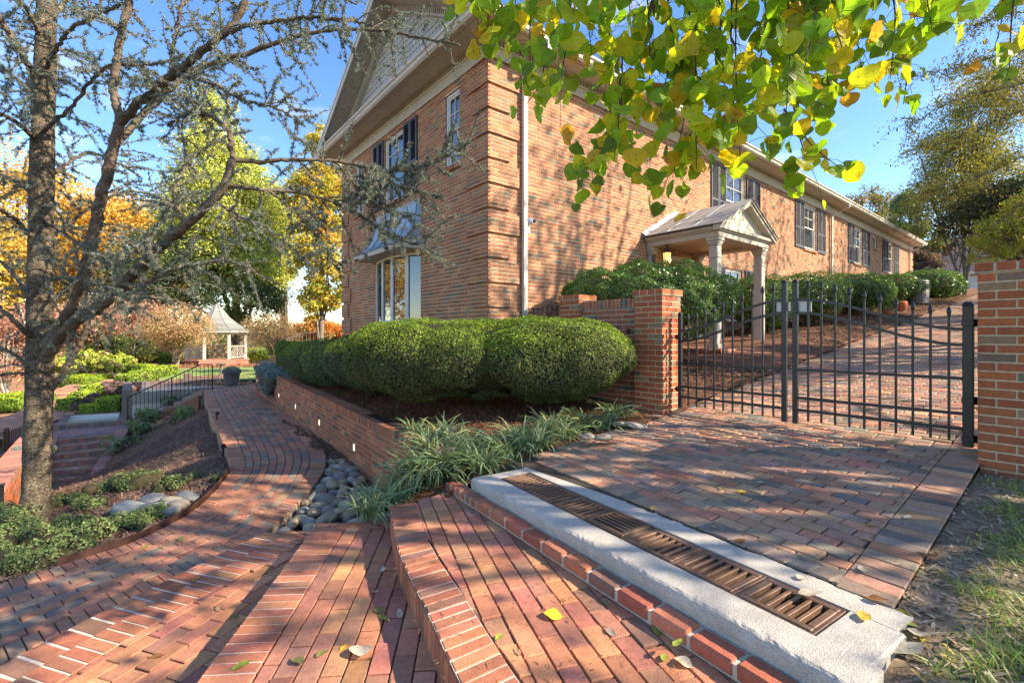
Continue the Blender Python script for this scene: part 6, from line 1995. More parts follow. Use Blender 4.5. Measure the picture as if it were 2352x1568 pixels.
rr = np.random.default_rng(5)
edge = eR
placed = []
cols_ = [((0.25, 0.24, 0.22), 'grey'), ((0.20, 0.175, 0.145), 'dark grey'), ((0.38, 0.30, 0.20), 'tan'), ((0.34, 0.31, 0.26), 'pale grey'), ((0.30, 0.225, 0.15), 'brown')]
tries = 0
wp_all = []
while len(placed) < 92 and tries < 9000:
    tries += 1
    Y = rr.uniform(-2.35, 0.75)
    k = np.argmin(np.abs(eR[:150, 1] - Y) + 10 * (eR[:150, 0] > -2.0))
    cand = eR[(np.abs(eR[:, 1] - Y) < 0.06) & (eR[:, 0] > -3.75)]
    if len(cand) == 0: xl = -3.2
    else: xl = cand[:, 0].max()
    if Y < -1.75: xl = max(xl, -3.45 + (-1.75 - Y) * 0.9)
    xr = wx(Y) - 0.02
    if Y < -2.0: xr = min(xr, -2.75)
    if xr - xl < 0.1: continue
    X = rr.uniform(xl + 0.05, xr - 0.04)
    s = rr.uniform(0.07, 0.145) * (0.8 if xr - xl < 0.35 else 1.0)
    if all((X - a) ** 2 + (Y - b) ** 2 > (0.72 * (s + c)) ** 2 for a, b, c in placed):
        placed.append((X, Y, s))
for i, (X, Y, s) in enumerate(placed):
    c, nm = cols_[rr.choice(5, p=[.26, .16, .22, .2, .16])]
    stone((X, Y, -1.845 + rr.uniform(-.01, .035)), (s, s * rr.uniform(.62, .85), s * rr.uniform(.42, .6)), rr.uniform(0, 3.14), jit(c, 0.08), f'smooth {nm} river stone in the pile between the path and the planter wall', f'{nm} river stones of the pile by the path', seed=300 + i)
ls = [(297, 1171, .17, 'grey blue, long and flat, leftmost of the row'), (352, 1150, .15, 'pale grey, flat, at the back of the row'), (400, 1150, .12, 'tan grey, half buried at the back of the row'), (352, 1172, .13, 'grey, in the middle of the row'), (372, 1163, .10, 'grey, rounded, middle of the row'), (408, 1160, .12, 'tan, bright, near the edging'), (432, 1142, .12, 'grey, rightmost against the edging'), (390, 1177, .11, 'blue grey, low, against the edging'), (211, 1271, .07, 'small pale one alone by the end of the edging')]
for i, (px, py, s, w__) in enumerate(ls):
    z = -1.84
    for _ in range(6):
        p = onz(px, py, z); z = 0.5 * z + 0.5 * (float(zter(p[0], p[1])) + s * 0.3)
    stone((p[0], p[1], z), (s * 1.15, s * 0.75, s * 0.5), rr.uniform(-0.6, 0.2) - 0.6, jit([(0.22, 0.23, 0.225), (0.28, 0.265, 0.24), (0.27, 0.23, 0.18)][i % 3], 0.06), 'garden stone under the conifer, ' + w__, 'pale stones beside the path edging', 'garden_stone', 420 + i)
for i, (px, py, s) in enumerate(((1497, 958, .12), (1462, 975, .11), (1430, 972, .10), (1385, 1003, .10), (1350, 1000, .08))):
    z = float(zd(0)) + 0.02
    p = onz(px, py, z)
    stone((p[0], p[1], z - 0.01), (s * 1.3, s * .8, .03), -0.5 + 0.2 * i, jit((0.27, 0.235, 0.19), 0.1), ['flat tan edging rock against the gate pillar', 'second flat edging rock from the gate pillar', 'third flat edging rock from the gate pillar', 'fourth flat edging rock, beside the lily turf', 'small flat edging rock under the lily turf blades'][i], 'edging rocks at the drive', 'edging_rock', 440 + i)
p = onz(340 / 1.0 * 0 + 340, 1218, -1.83)
mb = MB(); M_ = Matrix.Translation(Vector(onz(341, 1222, -1.80))) @ Euler((0.15, -0.2, 0.6)).to_matrix().to_4x4()
mb.box(-0.07, 0.07, -0.045, 0.045, -0.03, 0.03, (0.42, 0.24, 0.17), bev=0.008, M=np.array(M_))
tag(mb.build('brick_chip', M_BRICK), 'broken pale brick lying on the bed by the steel edging', 'brick')
# ================================================================== trees
DENS, DSZ = 2.3, 1.15


def tree(name, label, base, blobs, n, size, pal, bark=(0.20, 0.165, 0.13), trunk_r=0.18, lean=(0, 0), clumps=60, clump_r=0.16, asp=0.55, mt=None, cat='tree', group=None, limbs=26, seed=0, flat=0.0, stem_top=None, multi=1, twig=0, droop=0.0, trunk_col=None, bias=0.5):
    """blobs: (centre(3), half(3)); leaves gathered in clumps on a branched skeleton"""
    r = np.random.default_rng(seed)
    base = A(base); n = int(n * DENS); size = size * DSZ; clumps = int(clumps * 1.3)
    t = empty(name, base, label, cat, group)
    vol = A([np.prod(b[1]) for b in blobs]) ** 0.75; vol /= vol.sum()
    cc = []; cr = []
    for (c, h), f in zip(blobs, vol):
        m = max(3, int(round(clumps * f)))
        d = rv(m, r) * (r.random(m) ** (1 / 3.0) * (1 - bias) + bias * r.uniform(0.75, 1.0, m))[:, None]
        cc.append(A(c) + d * A(h)); cr.append(np.full(m, np.mean(h)) * clump_r * 1.6 * r.uniform(0.7, 1.4, m))
    cc = np.vstack(cc); cr = np.concatenate(cr); m = len(cc)
    wgt = cr ** 2; wgt /= wgt.sum()
    k = r.choice(m, size=n, p=wgt)
    off = r.normal(0, 1, (n, 3)) * A([1, 1, 0.75]); off *= (cr[k] * 0.62)[:, None]
    P = cc[k] + off; P[:, 2] -= droop * np.abs(off[:, 0])
    cb = pick(pal, m, 0.14, r)
    col = np.where((r.random(n) < 0.55)[:, None], cb[k] * (1 + r.normal(0, 0.14, (n, 1))), pick(pal, n, 0.15, r))
    N = rv(n, r) + A([0, 0, 0.6])
    mb = MB(); leaves(mb, P, N, size * r.uniform(0.6, 1.35, n), np.clip(col, 0.004, 0.9), asp=asp)
    tb = MB(); tc_ = trunk_col or bark
    topc = A(blobs[0][0]) if stem_top is None else A(stem_top)
    for s in range(multi):
        o = r.normal(0, 0.25 * trunk_r * 3, 3) * (multi > 1); o[2] = 0
        e = topc + o * 6 + A([0, 0, np.mean(blobs[0][1]) * 0.3])
        mid = base * 0.5 + e * 0.5 + A([lean[0], lean[1], 0]) + r.normal(0, trunk_r * 0.5, 3) * A([1, 1, 0])
        TR = spline([base + o * 0.3 - A([0, 0, 0.4]), base + o * 0.4 + A([0, 0, 0.3]), mid, e], 18)
        rad = np.linspace(trunk_r * (1.25 if multi == 1 else 0.7), trunk_r * 0.3, 18) * (1 if multi == 1 else 0.8)
        tb.tube(TR, rad, 9 if trunk_r > 0.08 else 6, tc_)
        sel = r.choice(m, size=min(m, max(1, limbs // multi)), replace=False)
        for q in sel:
            i = int(np.clip(r.uniform(0.38, 0.95) * 17, 3, 16))
            a = TR[i]; b = cc[q]
            if b[2] < a[2] - 0.2 and droop == 0: i = max(3, i - 4); a = TR[i]
            md = a * 0.45 + b * 0.55 + A([0, 0, 0.12 * np.linalg.norm(b - a)]) * (1 if droop == 0 else 1.5) + r.normal(0, 0.04 * np.linalg.norm(b - a), 3)
            br_ = spline([a, md, b], 9)
            tb.tube(br_, np.linspace(rad[i] * 0.5, max(0.006, rad[i] * 0.1), 9), 5, bark)
            for w__ in range(twig):
                j = r.integers(3, 9); e2 = br_[j] + rv(1, r)[0] * cr[q] * 1.3 - A([0, 0, droop * cr[q]])
                tb.tube([br_[j], (br_[j] + e2) / 2 + A([0, 0, 0.03]), e2], [max(0.005, rad[i] * 0.14), 0.005, 0.003], 4, bark, cap=False)
    mb.build('crown', mt or M_LEAF, t); tb.build('trunk', M_BARK, t, True)
    return t


def bpx(cx, cy, rx, ry, d, dep=None):
    k = d / FPX * KPX
    return (atd(cx, cy, d), (rx * k, (dep if dep else rx * k * 0.9), ry * k))


def gnd(px, d, z=None):
    a, b = ray(px, 800); p = wpt(a * d, d, 0); p[2] = float(zter(p[0], p[1])) if z is None else z
    return p


GOLD = [(3, (0.66, 0.43, 0.09)), (3, (0.70, 0.52, 0.13)), (2, (0.58, 0.36, 0.08)), (1, (0.48, 0.42, 0.10)), (0.6, (0.60, 0.30, 0.07))]
YGRN = [(3, (0.50, 0.52, 0.12)), (3, (0.56, 0.57, 0.15)), (2, (0.36, 0.41, 0.09)), (1, (0.19, 0.25, 0.06))]
DKGR = [(3, (0.055, 0.085, 0.03)), (2, (0.085, 0.12, 0.035)), (1, (0.13, 0.15, 0.04))]
PINK = [(3, (0.46, 0.25, 0.20)), (2, (0.52, 0.34, 0.25)), (1.5, (0.37, 0.18, 0.16)), (1, (0.50, 0.37, 0.17))]
ORBR = [(3, (0.50, 0.33, 0.18)), (2, (0.56, 0.40, 0.23)), (1.5, (0.44, 0.25, 0.14)), (1, (0.38, 0.31, 0.15))]

tree('maple_tree', 'golden maple behind the conifer trunk at the left edge', gnd(20, 44), [bpx(40, 520, 190, 150, 44), bpx(0, 400, 110, 70, 44), bpx(120, 640, 130, 90, 44), bpx(-120, 560, 150, 140, 44)], 20000, 0.27, GOLD, trunk_r=0.35, clumps=170, seed=1, clump_r=0.15)
tree('maple_tree', 'orange gold maple between the conifer limbs', gnd(300, 47), [bpx(270, 560, 110, 110, 47), bpx(350, 650, 90, 70, 47), bpx(210, 640, 90, 90, 47), bpx(390, 590, 60, 60, 47)], 14000, 0.28, GOLD[:3] + GOLD[4:] + [(1, (0.5, 0.24, 0.05))], trunk_r=0.3, clumps=120, seed=2)
tree('pine_tree', 'tall yellow green pine behind the gazebo, the highest tree of the garden', gnd(556, 37), [bpx(490, 300, 48, 95, 37), bpx(500, 400, 80, 90, 37), bpx(540, 490, 105, 85, 37), bpx(560, 590, 95, 80, 37), bpx(470, 560, 90, 90, 37), bpx(440, 470, 60, 70, 37)], 44000, 0.24, YGRN, trunk_r=0.33, clumps=260, asp=0.4, seed=3, clump_r=0.2, mt=M_NEEDLE, stem_top=atd(520, 330, 37))
tree('evergreen_tree', 'dark evergreen between the orange maple and the pine', gnd(380, 34), [bpx(350, 610, 90, 75, 34), bpx(430, 640, 70, 70, 34), bpx(290, 660, 60, 50, 34), bpx(560, 690, 90, 45, 34.5)], 14000, 0.20, DKGR, trunk_r=0.2, clumps=110, asp=0.35, seed=4, mt=M_NEEDLE)
tree('maple_tree', 'yellow maple against the left end of the house', gnd(735, 33), [bpx(745, 330, 36, 45, 34), bpx(730, 430, 60, 60, 34), bpx(730, 540, 62, 70, 33), bpx(760, 640, 45, 70, 33), bpx(700, 480, 40, 50, 34), bpx(715, 700, 38, 40, 33), bpx(700, 610, 30, 40, 33)], 15000, 0.21, [(3, (0.60, 0.48, 0.09)), (2, (0.46, 0.45, 0.09)), (1.6, (0.27, 0.32, 0.065)), (1.5, (0.62, 0.38, 0.10))], trunk_r=0.22, clumps=120, seed=5)
tree('oak_tree', 'green and orange oak right of the pine', gnd(660, 42), [bpx(650, 600, 30, 50, 42), bpx(620, 500, 45, 70, 42), bpx(610, 640, 40, 40, 42)], 8000, 0.22, [(2, (0.22, 0.25, 0.05)), (2, (0.45, 0.25, 0.06)), (1, (0.12, 0.16, 0.04))], trunk_r=0.16, clumps=50, seed=6)
tree('japanese_maple', 'pink red japanese maple right of the conifer trunk', gnd(215, 29), [bpx(200, 745, 75, 50, 29), bpx(265, 740, 60, 45, 29), bpx(140, 760, 50, 50, 29)], 9000, 0.13, PINK, trunk_r=0.09, clumps=80, seed=7, multi=3, bark=(0.12, 0.09, 0.075), twig=1)
tree('japanese_maple', 'pink red japanese maple nearer the orange cherry', gnd(315, 31), [bpx(320, 745, 60, 48, 31), bpx(280, 770, 50, 35, 31)], 7000, 0.13, PINK, trunk_r=0.08, clumps=60, seed=8, multi=3, bark=(0.12, 0.09, 0.075), twig=1)
tree('japanese_maple', 'pink leaved tree with a white painted trunk at the left edge', gnd(17, 17.5), [bpx(20, 800, 60, 70, 17.5), bpx(-40, 760, 60, 70, 17.5), bpx(60, 740, 50, 50, 18)], 6000, 0.085, PINK, trunk_r=0.07, clumps=70, seed=9, multi=2, bark=(0.35, 0.30, 0.26), trunk_col=(0.62, 0.58, 0.52), twig=1)
tree('cherry_tree', 'orange brown weeping cherry left of the gazebo', gnd(407, 21.8, -1.86), [bpx(410, 745, 62, 42, 21.8, 1.6), bpx(365, 770, 35, 35, 21.8, 1.0), bpx(455, 765, 30, 32, 21.8, 1.0)], 5200, 0.075, ORBR, trunk_r=0.075, clumps=110, seed=10, multi=4, bark=(0.36, 0.27, 0.19), limbs=70, twig=4, droop=0.35, trunk_col=(0.40, 0.31, 0.22))
tree('cherry_tree', 'nearly bare brown cherry right of the gazebo', gnd(626, 22.5, -1.6), [bpx(620, 755, 58, 38, 22.5, 1.5), bpx(665, 765, 30, 28, 22.5, 1.0), bpx(585, 770, 28, 28, 22.5, 1.0)], 2100, 0.06, [(2, (0.36, 0.22, 0.10)), (1, (0.30, 0.14, 0.08)), (1, (0.30, 0.26, 0.1))], trunk_r=0.07, clumps=100, seed=11, multi=4, bark=(0.17, 0.13, 0.10), limbs=80, twig=6, droop=0.25)
tree('orange_shrub', 'bright orange tree low beyond the railing', gnd(715, 44), [bpx(715, 745, 30, 24, 44), bpx(680, 765, 30, 18, 44), bpx(750, 765, 40, 22, 44)], 5000, 0.2, [(2, (0.62, 0.22, 0.06)), (1, (0.5, 0.3, 0.1)), (1, (0.36, 0.30, 0.1))], trunk_r=0.08, clumps=50, seed=12)
tree('conifer_bush', 'dark bush under the japanese maples', gnd(300, 27.5), [bpx(310, 800, 45, 28, 27.5), bpx(240, 805, 40, 25, 28)], 4000, 0.12, DKGR, trunk_r=0.08, clumps=40, seed=13)
# distant woods that read as one mass
mb = MB(); r = np.random.default_rng(77)
n = 26000
az_ = r.uniform(-0.80, 0.35, n); d = r.uniform(62, 120, n)
k_c = (np.sin(az_ * 60 + d * 0.25) + np.sin(az_ * 23 + 1.3)) * 0.9
X = np.tan(az_) * d
Pw = np.stack([C_ * X + S_ * d + CX, -S_ * X + C_ * d + CY, np.zeros(n)], 1)
hgt = -7 + (d - 62) * 0.055 + r.random(n) ** 0.7 * (6.0 + 1.5 * k_c + 2.0 * (az_ < -0.62))
Pw[:, 2] = hgt
cw = pick([(3, (0.16, 0.17, 0.07)), (2, (0.24, 0.19, 0.08)), (2, (0.30, 0.20, 0.09)), (1, (0.34, 0.15, 0.07)), (2, (0.11, 0.13, 0.075))], n, 0.15, r)
leaves(mb, Pw, rv(n, r), r.uniform(0.5, 1.0, n), cw, asp=0.8)
tag(mb.build('distant_woods', M_LEAF), kind='stuff')

DENS, DSZ = 1.7, 1.1
# right hand side --------------------------------------------------------
OAKY = [(3, (0.33, 0.29, 0.06)), (2, (0.22, 0.22, 0.06)), (2, (0.40, 0.34, 0.08)), (1.5, (0.12, 0.13, 0.045))]
tree('willow_oak', 'tall thin crowned yellow green oak at the right, above the pillar', gnd(2215, 21, 1.8), [bpx(2190, 390, 75, 150, 21), bpx(2250, 280, 70, 120, 21), bpx(2290, 430, 80, 120, 21), bpx(2140, 480, 60, 80, 21), bpx(2330, 180, 70, 110, 20)], 26000, 0.115, OAKY, trunk_r=0.13, clumps=190, asp=0.35, seed=31, clump_r=0.16, bark=(0.16, 0.14, 0.12), limbs=60, multi=3, twig=2, bias=0.3)
tree('dark_evergreen', 'dark leaved overhanging tree at the right edge above the pillar', gnd(2480, 13, 0.6), [bpx(2290, 470, 90, 50, 13), bpx(2215, 520, 60, 32, 13.2), bpx(2370, 520, 80, 70, 13), bpx(2170, 560, 30, 16, 13.2)], 9500, 0.085, [(3, (0.05, 0.06, 0.025)), (2, (0.08, 0.085, 0.03)), (1, (0.13, 0.12, 0.05))], trunk_r=0.16, clumps=120, asp=0.45, seed=32, limbs=60, twig=2)
tree('acacia_tree', 'light yellow green feathery tree drooping behind the right pillar', gnd(2450, 8.5, 0.1), [bpx(2300, 545, 62, 42, 8.5), bpx(2260, 585, 40, 16, 8.5), bpx(2370, 500, 60, 60, 8.5)], 7500, 0.05, [(3, (0.32, 0.34, 0.06)), (2, (0.40, 0.40, 0.08)), (1, (0.20, 0.24, 0.05))], trunk_r=0.08, clumps=90, asp=0.3, seed=33, droop=0.3, limbs=40, twig=2)
tree('conifer_tree', 'golden brown conifer top rising behind the roof of the house', gnd(1985, 46, -1), [bpx(1980, 475, 55, 40, 46), bpx(1950, 490, 30, 30, 46), bpx(2025, 520, 40, 40, 46), bpx(1990, 560, 60, 60, 46)], 7000, 0.24, [(2, (0.24, 0.20, 0.06)), (2, (0.17, 0.17, 0.055)), (1, (0.36, 0.20, 0.05))], trunk_r=0.3, clumps=60, asp=0.4, seed=34)
tree('poplar_tree', 'blue green tree just past the far end of the house roof', gnd(2125, 33, 2.2), [bpx(2085, 500, 40, 60, 33), bpx(2125, 560, 35, 60, 33), bpx(2060, 540, 30, 40, 33)], 8000, 0.16, [(2, (0.09, 0.14, 0.07)), (2, (0.14, 0.19, 0.07)), (1, (0.25, 0.27, 0.07))], trunk_r=0.14, clumps=90, seed=35, bark=(0.08, 0.075, 0.07))
tree('red_maple', 'small bright red maple before the garage roof', gnd(2180, 33, 2.2), [bpx(2170, 583, 42, 12, 33), bpx(2200, 575, 20, 12, 33)], 2200, 0.14, [(2, (0.60, 0.12, 0.07)), (1, (0.5, 0.18, 0.10))], trunk_r=0.08, clumps=40, seed=36)
tree('purple_shrub', 'purple brown shrub beyond the farthest holly', gnd(2135, 32, 2.2), [bpx(2135, 610, 42, 22, 32), bpx(2100, 600, 25, 28, 32), bpx(2180, 600, 30, 18, 32)], 3500, 0.14, [(2, (0.22, 0.12, 0.10)), (1, (0.14, 0.10, 0.08)), (1, (0.10, 0.11, 0.06))], trunk_r=0.06, clumps=40, seed=37, cat='shrub')
# near branch reaching in from the right edge
r = np.random.default_rng(41)
t = empty('elm_tree', gnd(2900, 7.5, -0.6), 'fine twigged tree reaching in from the upper right edge', 'tree')
tb = MB(); mb = MB()
bs_ = gnd(2900, 7.5, -0.6); kn = atd(2750, 250, 7.6)
tb.tube(spline([bs_, bs_ * 0.5 + kn * 0.5 + A([0.1, 0, 0]), kn, kn + A([0.2, 0.1, 2.5])], 14), np.linspace(0.16, 0.05, 14), 9, (0.14, 0.12, 0.10))
for ln in ([(2750, 250), (2480, 230), (2330, 262), (2200, 318), (2075, 352)], [(2750, 250), (2500, 120), (2350, 110), (2230, 150), (2120, 175)], [(2750, 300), (2450, 330), (2330, 370), (2210, 420), (2120, 440)], [(2750, 200), (2500, 20), (2340, 30), (2240, 60)], [(2600, 200), (2420, 180), (2300, 205), (2170, 240), (2080, 300)], [(2700, 320), (2480, 420), (2380, 450), (2280, 520)]):
    P = spline([atd(x, y, 7.6 + r.normal(0, 0.2)) for x, y in ln], 40)
    P = P + r.normal(0, 0.012, P.shape)
    tb.tube(P, np.linspace(0.022, 0.004, 40), 5, (0.13, 0.11, 0.09))
    for k in range(64):
        i = r.integers(6, 40); d = unit(rv(1, r)[0] * A([1, 1, 0.7]) + unit(P[min(i + 1, 39)] - P[i - 1]) * 0.8)
        L_ = r.uniform(0.15, 0.55); e = P[i] + d * L_ - A([0, 0, 0.10 * L_])
        q = spline([P[i], P[i] + d * L_ * 0.5 + A([0, 0, 0.03]), e], 6)
        tb.tube(q, np.linspace(0.005, 0.002, 6), 3, (0.13, 0.11, 0.09), cap=False)
        m = r.integers(14, 30)
        pp = q[r.integers(1, 6, m)] + r.normal(0, 0.05, (m, 3))
        leaves(mb, pp, rv(m, r), 0.06 * r.uniform(0.6, 1.3, m), pick(OAKY[:3], m, 0.2, r), asp=0.35, T=rv(m, r) + A([0, 0, -1.0]))
tb.build('branches', M_BARK, t, True); mb.build('foliage', M_LEAF, t)

DENS, DSZ = 1.0, 1.3
for i, (x, y, pl_, lb) in enumerate(((-13, 30, GOLD, 'golden'), (-19, 34, YGRN, 'yellow green'), (-8.5, 15.5, YGRN, 'lime green'), (-15, 21, GOLD, 'amber'))):
    z = float(zter(x, y))
    if i == 2: continue
    tree('maple_tree', lb + ' maple standing left of the garden, mirrored in the bay window', (x, y, z), [((x, y, z + 6), (3.2, 3.2, 4.6))], 9000, 0.2, pl_, trunk_r=0.22, clumps=80, seed=90 + i)
# trees standing beside the drive, outside the picture: their shade falls on the drive and the long front
DENS, DSZ = 0.8, 1.25
SHADE = [(2, (0.20, 0.22, 0.05)), (2, (0.32, 0.28, 0.06)), (1, (0.12, 0.15, 0.04))]
for i, (x, y, h0, h1, rr_, n_, lb) in enumerate(((3.0, -10.5, 1.8, 9.0, 2.5, 2000, 'slender'), (9.0, -9.6, 3.0, 13.0, 2.6, 4300, 'broad'), (17.0, -10.2, 3.0, 13.5, 2.8, 4000, 'tall'), (25.0, -10.5, 3.5, 14, 3.0, 4000, 'farther'))):
    z = float(zter(x, y))
    tree('shade_tree', lb + ' thin leaved shade tree on the verge across the drive from the house', (x, y, z), [((x, y, (h0 + h1) / 2), (rr_, rr_, (h1 - h0) / 2)), ((x + 1.2, y + 0.8, h0 + 1.5), (rr_ * 0.8, rr_ * 0.8, 1.3))], n_, 0.13, SHADE, trunk_r=0.2, clumps=42, seed=50 + i, limbs=60, twig=3, clump_r=0.24, bias=0.3)

# ------------------------------------------------------------------ blue cedar
r = np.random.default_rng(9)
bz = -2.05; bp_ = onz(80, 1193, bz); DC = depth(bp_)
for _ in range(5):
    bz = float(zter(bp_[0], bp_[1])); bp_ = onz(80, 1193, bz)
DC = depth(bp_)
t = empty('blue_cedar', bp_, 'leaning blue cedar with rough bark and long drooping limbs on the left', 'tree')
tb = MB(); tw = MB(); nd = MB()
kD = DC / FPX * KPX


def dp(x, y, dd=0.0):
    return atd(x, y, DC + dd)


BK = (0.23, 0.185, 0.135)
tp_ = [(78, 1230, 46), (79, 1195, 41), (84, 1120, 38.5), (87, 1000, 38), (90, 900, 37.5), (92, 800, 37), (92, 700, 36), (94, 600, 34.5), (96, 400, 33), (102, 200, 30), (108, 0, 27), (112, -160, 24), (116, -420, 17), (120, -700, 9)]
P = A([dp(x, y) for x, y, _ in tp_]); P = resample(spline(P, 200), 150)
rad = np.interp(P[:, 2], [dp(x, y)[2] for x, y, _ in tp_], [w_ * kD * 0.65 for _, _, w_ in tp_])
yy_ = np.interp(P[:, 2], P[:, 2], np.arange(150))
seg = 28
# trunk skin with ridged bark
T = unit(np.gradient(P, axis=0)); nn0 = A([1.0, 0, 0])
Vv = []
for i in range(150):
    n_ = unit(nn0 - T[i] * np.dot(nn0, T[i])); b_ = np.cross(T[i], n_)
    a = np.arange(seg) / seg * 2 * np.pi
    rr_ = rad[i] * (1 + 0.035 * np.sin(a * 7 + i * 0.5) * np.sin(i * 0.9 + a * 3) + r.normal(0, 0.022, seg) + (0.12 * max(0, (9 - i)) / 9) * (1 + 0.5 * np.sin(a * 4)))
    Vv.append(P[i] + rr_[:, None] * (np.cos(a)[:, None] * n_ + np.sin(a)[:, None] * b_))
Vv = A(Vv); i, j = np.meshgrid(np.arange(149), np.arange(seg), indexing='ij'); j2 = (j + 1) % seg
tb.add(Vv.reshape(-1, 3), np.stack([i * seg + j, i * seg + j2, (i + 1) * seg + j2, (i + 1) * seg + j], -1).reshape(-1, 4), BK, 1)
LM = [  # (points (x,y,depth offset)), r0, r1 in px, tuft density
    ([(100, 800, 0), (130, 765, -.1), (175, 690, -.3), (205, 590, -.45), (228, 480, -.55), (248, 390, -.6), (264, 320, -.6), (277, 272, -.6)], 21, 14, .6),
    ([(277, 275, -.6), (262, 215, -.6), (266, 150, -.6), (276, 90, -.6), (292, 30, -.6), (310, -60, -.6), (335, -160, -.5)], 12, 8, 1),
    ([(270, 290, -.6), (310, 245, -.7), (355, 210, -.8), (400, 170, -.9), (450, 132, -1.0), (500, 88, -1.0), (535, 55, -1.0), (575, -20, -1.0), (620, -120, -1)], 13, 7, 1),
    ([(500, 90, -1.0), (560, 62, -1.1), (620, 50, -1.1), (700, 42, -1.2), (790, 45, -1.2), (860, 60, -1.2)], 6, 2.5, 1.3),
    ([(262, 335, -.6), (320, 270, -.3), (375, 222, -.2), (440, 165, -.1), (500, 140, 0), (580, 118, 0), (660, 90, 0), (760, 70, 0), (870, 70, 0), (980, 90, 0), (1058, 105, 0)], 12, 3, 1.5),
    ([(375, 222, -.2), (392, 160, -.2), (398, 105, -.2), (410, 50, -.2), (425, -30, -.2)], 7, 5, 1.0),
    ([(100, 830, 0), (140, 770, -.2), (200, 720, -.4), (260, 680, -.5), (320, 615, -.7), (375, 560, -.8), (430, 515, -.9), (490, 460, -1.0), (522, 412, -1.0), (536, 365, -1.0)], 20, 11, .55),
    ([(536, 368, -1.0), (530, 320, -1.0), (512, 285, -1.0), (470, 262, -1.0), (430, 262, -.9), (385, 290, -.8)], 8, 3, 1.2),
    ([(536, 368, -1.0), (600, 370, -.9), (680, 366, -.8), (770, 370, -.7), (850, 385, -.6), (930, 392, -.6), (1000, 372, -.6), (1050, 345, -.6), (1092, 318, -.6)], 7, 2, 2.0),
    ([(522, 425, -1.0), (580, 432, -.9), (660, 440, -.7), (740, 455, -.6), (820, 490, -.5), (880, 530, -.5), (950, 560, -.5), (1018, 590, -.5)], 6, 2, 1.7),
    ([(850, 385, -.6), (900, 420, -.6), (960, 440, -.6), (1020, 455, -.6)], 3, 1.5, 2.2),
    ([(770, 370, -.7), (830, 440, -.6), (880, 480, -.6), (950, 500, -.5)], 3, 1.5, 1.8),
    ([(620, 440, -.8), (690, 500, -.7), (740, 560, -.7), (790, 640, -.7)], 3.5, 1.5, 1.4),
    ([(280, 670, -.5), (350, 640, -.9), (430, 610, -1.2), (520, 600, -1.3), (590, 620, -1.3)], 6, 2, 1.0),
    ([(150, 745, .2), (230, 705, .6), (300, 680, .9), (400, 690, 1.2), (480, 720, 1.4)], 8, 3, .9),
    ([(95, 905, 0), (130, 880, .15), (160, 830, .3), (185, 785, .4), (203, 745, .45)], 11, 8.5, .05),
    ([(90, 560, 0), (150, 520, .5), (220, 470, .8), (300, 440, 1.0), (390, 460, 1.2), (450, 500, 1.3)], 8, 2.5, .8),
    ([(94, 420, 0), (150, 380, .4), (210, 350, .7), (280, 380, .9), (350, 390, 1.1)], 7, 2.5, 1.2),
    ([(98, 300, 0), (160, 250, -.3), (215, 180, -.4), (260, 150, -.5), (340, 150, -.6), (420, 130, -.6)], 7, 2, 1.2),
    ([(100, 170, 0), (150, 80, -.3), (210, 40, -.5), (280, 10, -.6), (360, -30, -.6)], 7, 3, 1.4),
    ([(104, 60, 0), (170, -20, .3), (250, -60, .5), (380, -90, .7), (520, -80, .8), (700, -40, .8), (820, 10, .8)], 9, 3, 1.2),
    ([(90, 200, 0), (70, 160, -.2), (40, 105, -.4), (0, 45, -.6), (-60, -40, -.8)], 11, 7, 1.0),
    ([(88, 330, 0), (50, 290, -.3), (10, 265, -.5), (-50, 250, -.8)], 8, 4, 1.2),
    ([(86, 450, 0), (40, 420, .3), (0, 400, .4), (-60, 370, .5)], 8, 4, 1.0),
    ([(85, 560, 0), (40, 510, -.3), (0, 480, -.5), (-60, 440, -.7)], 8, 5, .9),
    ([(82, 700, 0), (40, 640, .3), (0, 600, .5), (-70, 560, .6)], 9, 5, .8),
    ([(80, 780, 0), (40, 745, -.3), (0, 710, -.4), (-60, 690, -.5)], 9, 6, .5),
    ([(78, 850, 0), (40, 820, .2), (0, 795, .3), (-60, 770, .3)], 7, 5, .4),
    ([(85, 860, 0), (30, 858, -.2), (-30, 862, -.3)], 5, 3, .3),
    ([(95, 640, 0), (170, 640, -.5), (240, 660, -.8), (300, 720, -1.0)], 6, 2, .8),
    ([(93, 250, 0), (60, 200, .4), (20, 170, .6), (-40, 140, .8)], 7, 3, 1.3),
    ([(105, 100, 0), (60, 20, -.3), (10, -40, -.5)], 7, 4, 1.3),
    ([(98, 500, 0), (180, 560, -.6), (260, 590, -.9), (330, 560, -1.1), (390, 470, -1.2)], 6, 2, .9),
    ([(400, 170, -.9), (480, 190, -1.1), (560, 230, -1.2), (640, 250, -1.2), (700, 290, -1.1)], 5, 2, 1.3),
    ([(490, 462, -1.0), (560, 500, -1.2), (640, 540, -1.2), (700, 600, -1.1)], 4, 1.5, 1.0),
    ([(430, 515, -.9), (400, 450, -.6), (430, 380, -.3), (500, 320, 0), (580, 300, .2)], 5, 2, 1.2),
]
TWC = (0.19, 0.16, 0.13)
NEED = [(3, (0.155, 0.20, 0.17)), (2.2, (0.20, 0.245, 0.205)), (1.6, (0.115, 0.155, 0.12)), (1.0, (0.27, 0.27, 0.20)), (0.4, (0.33, 0.24, 0.15))]


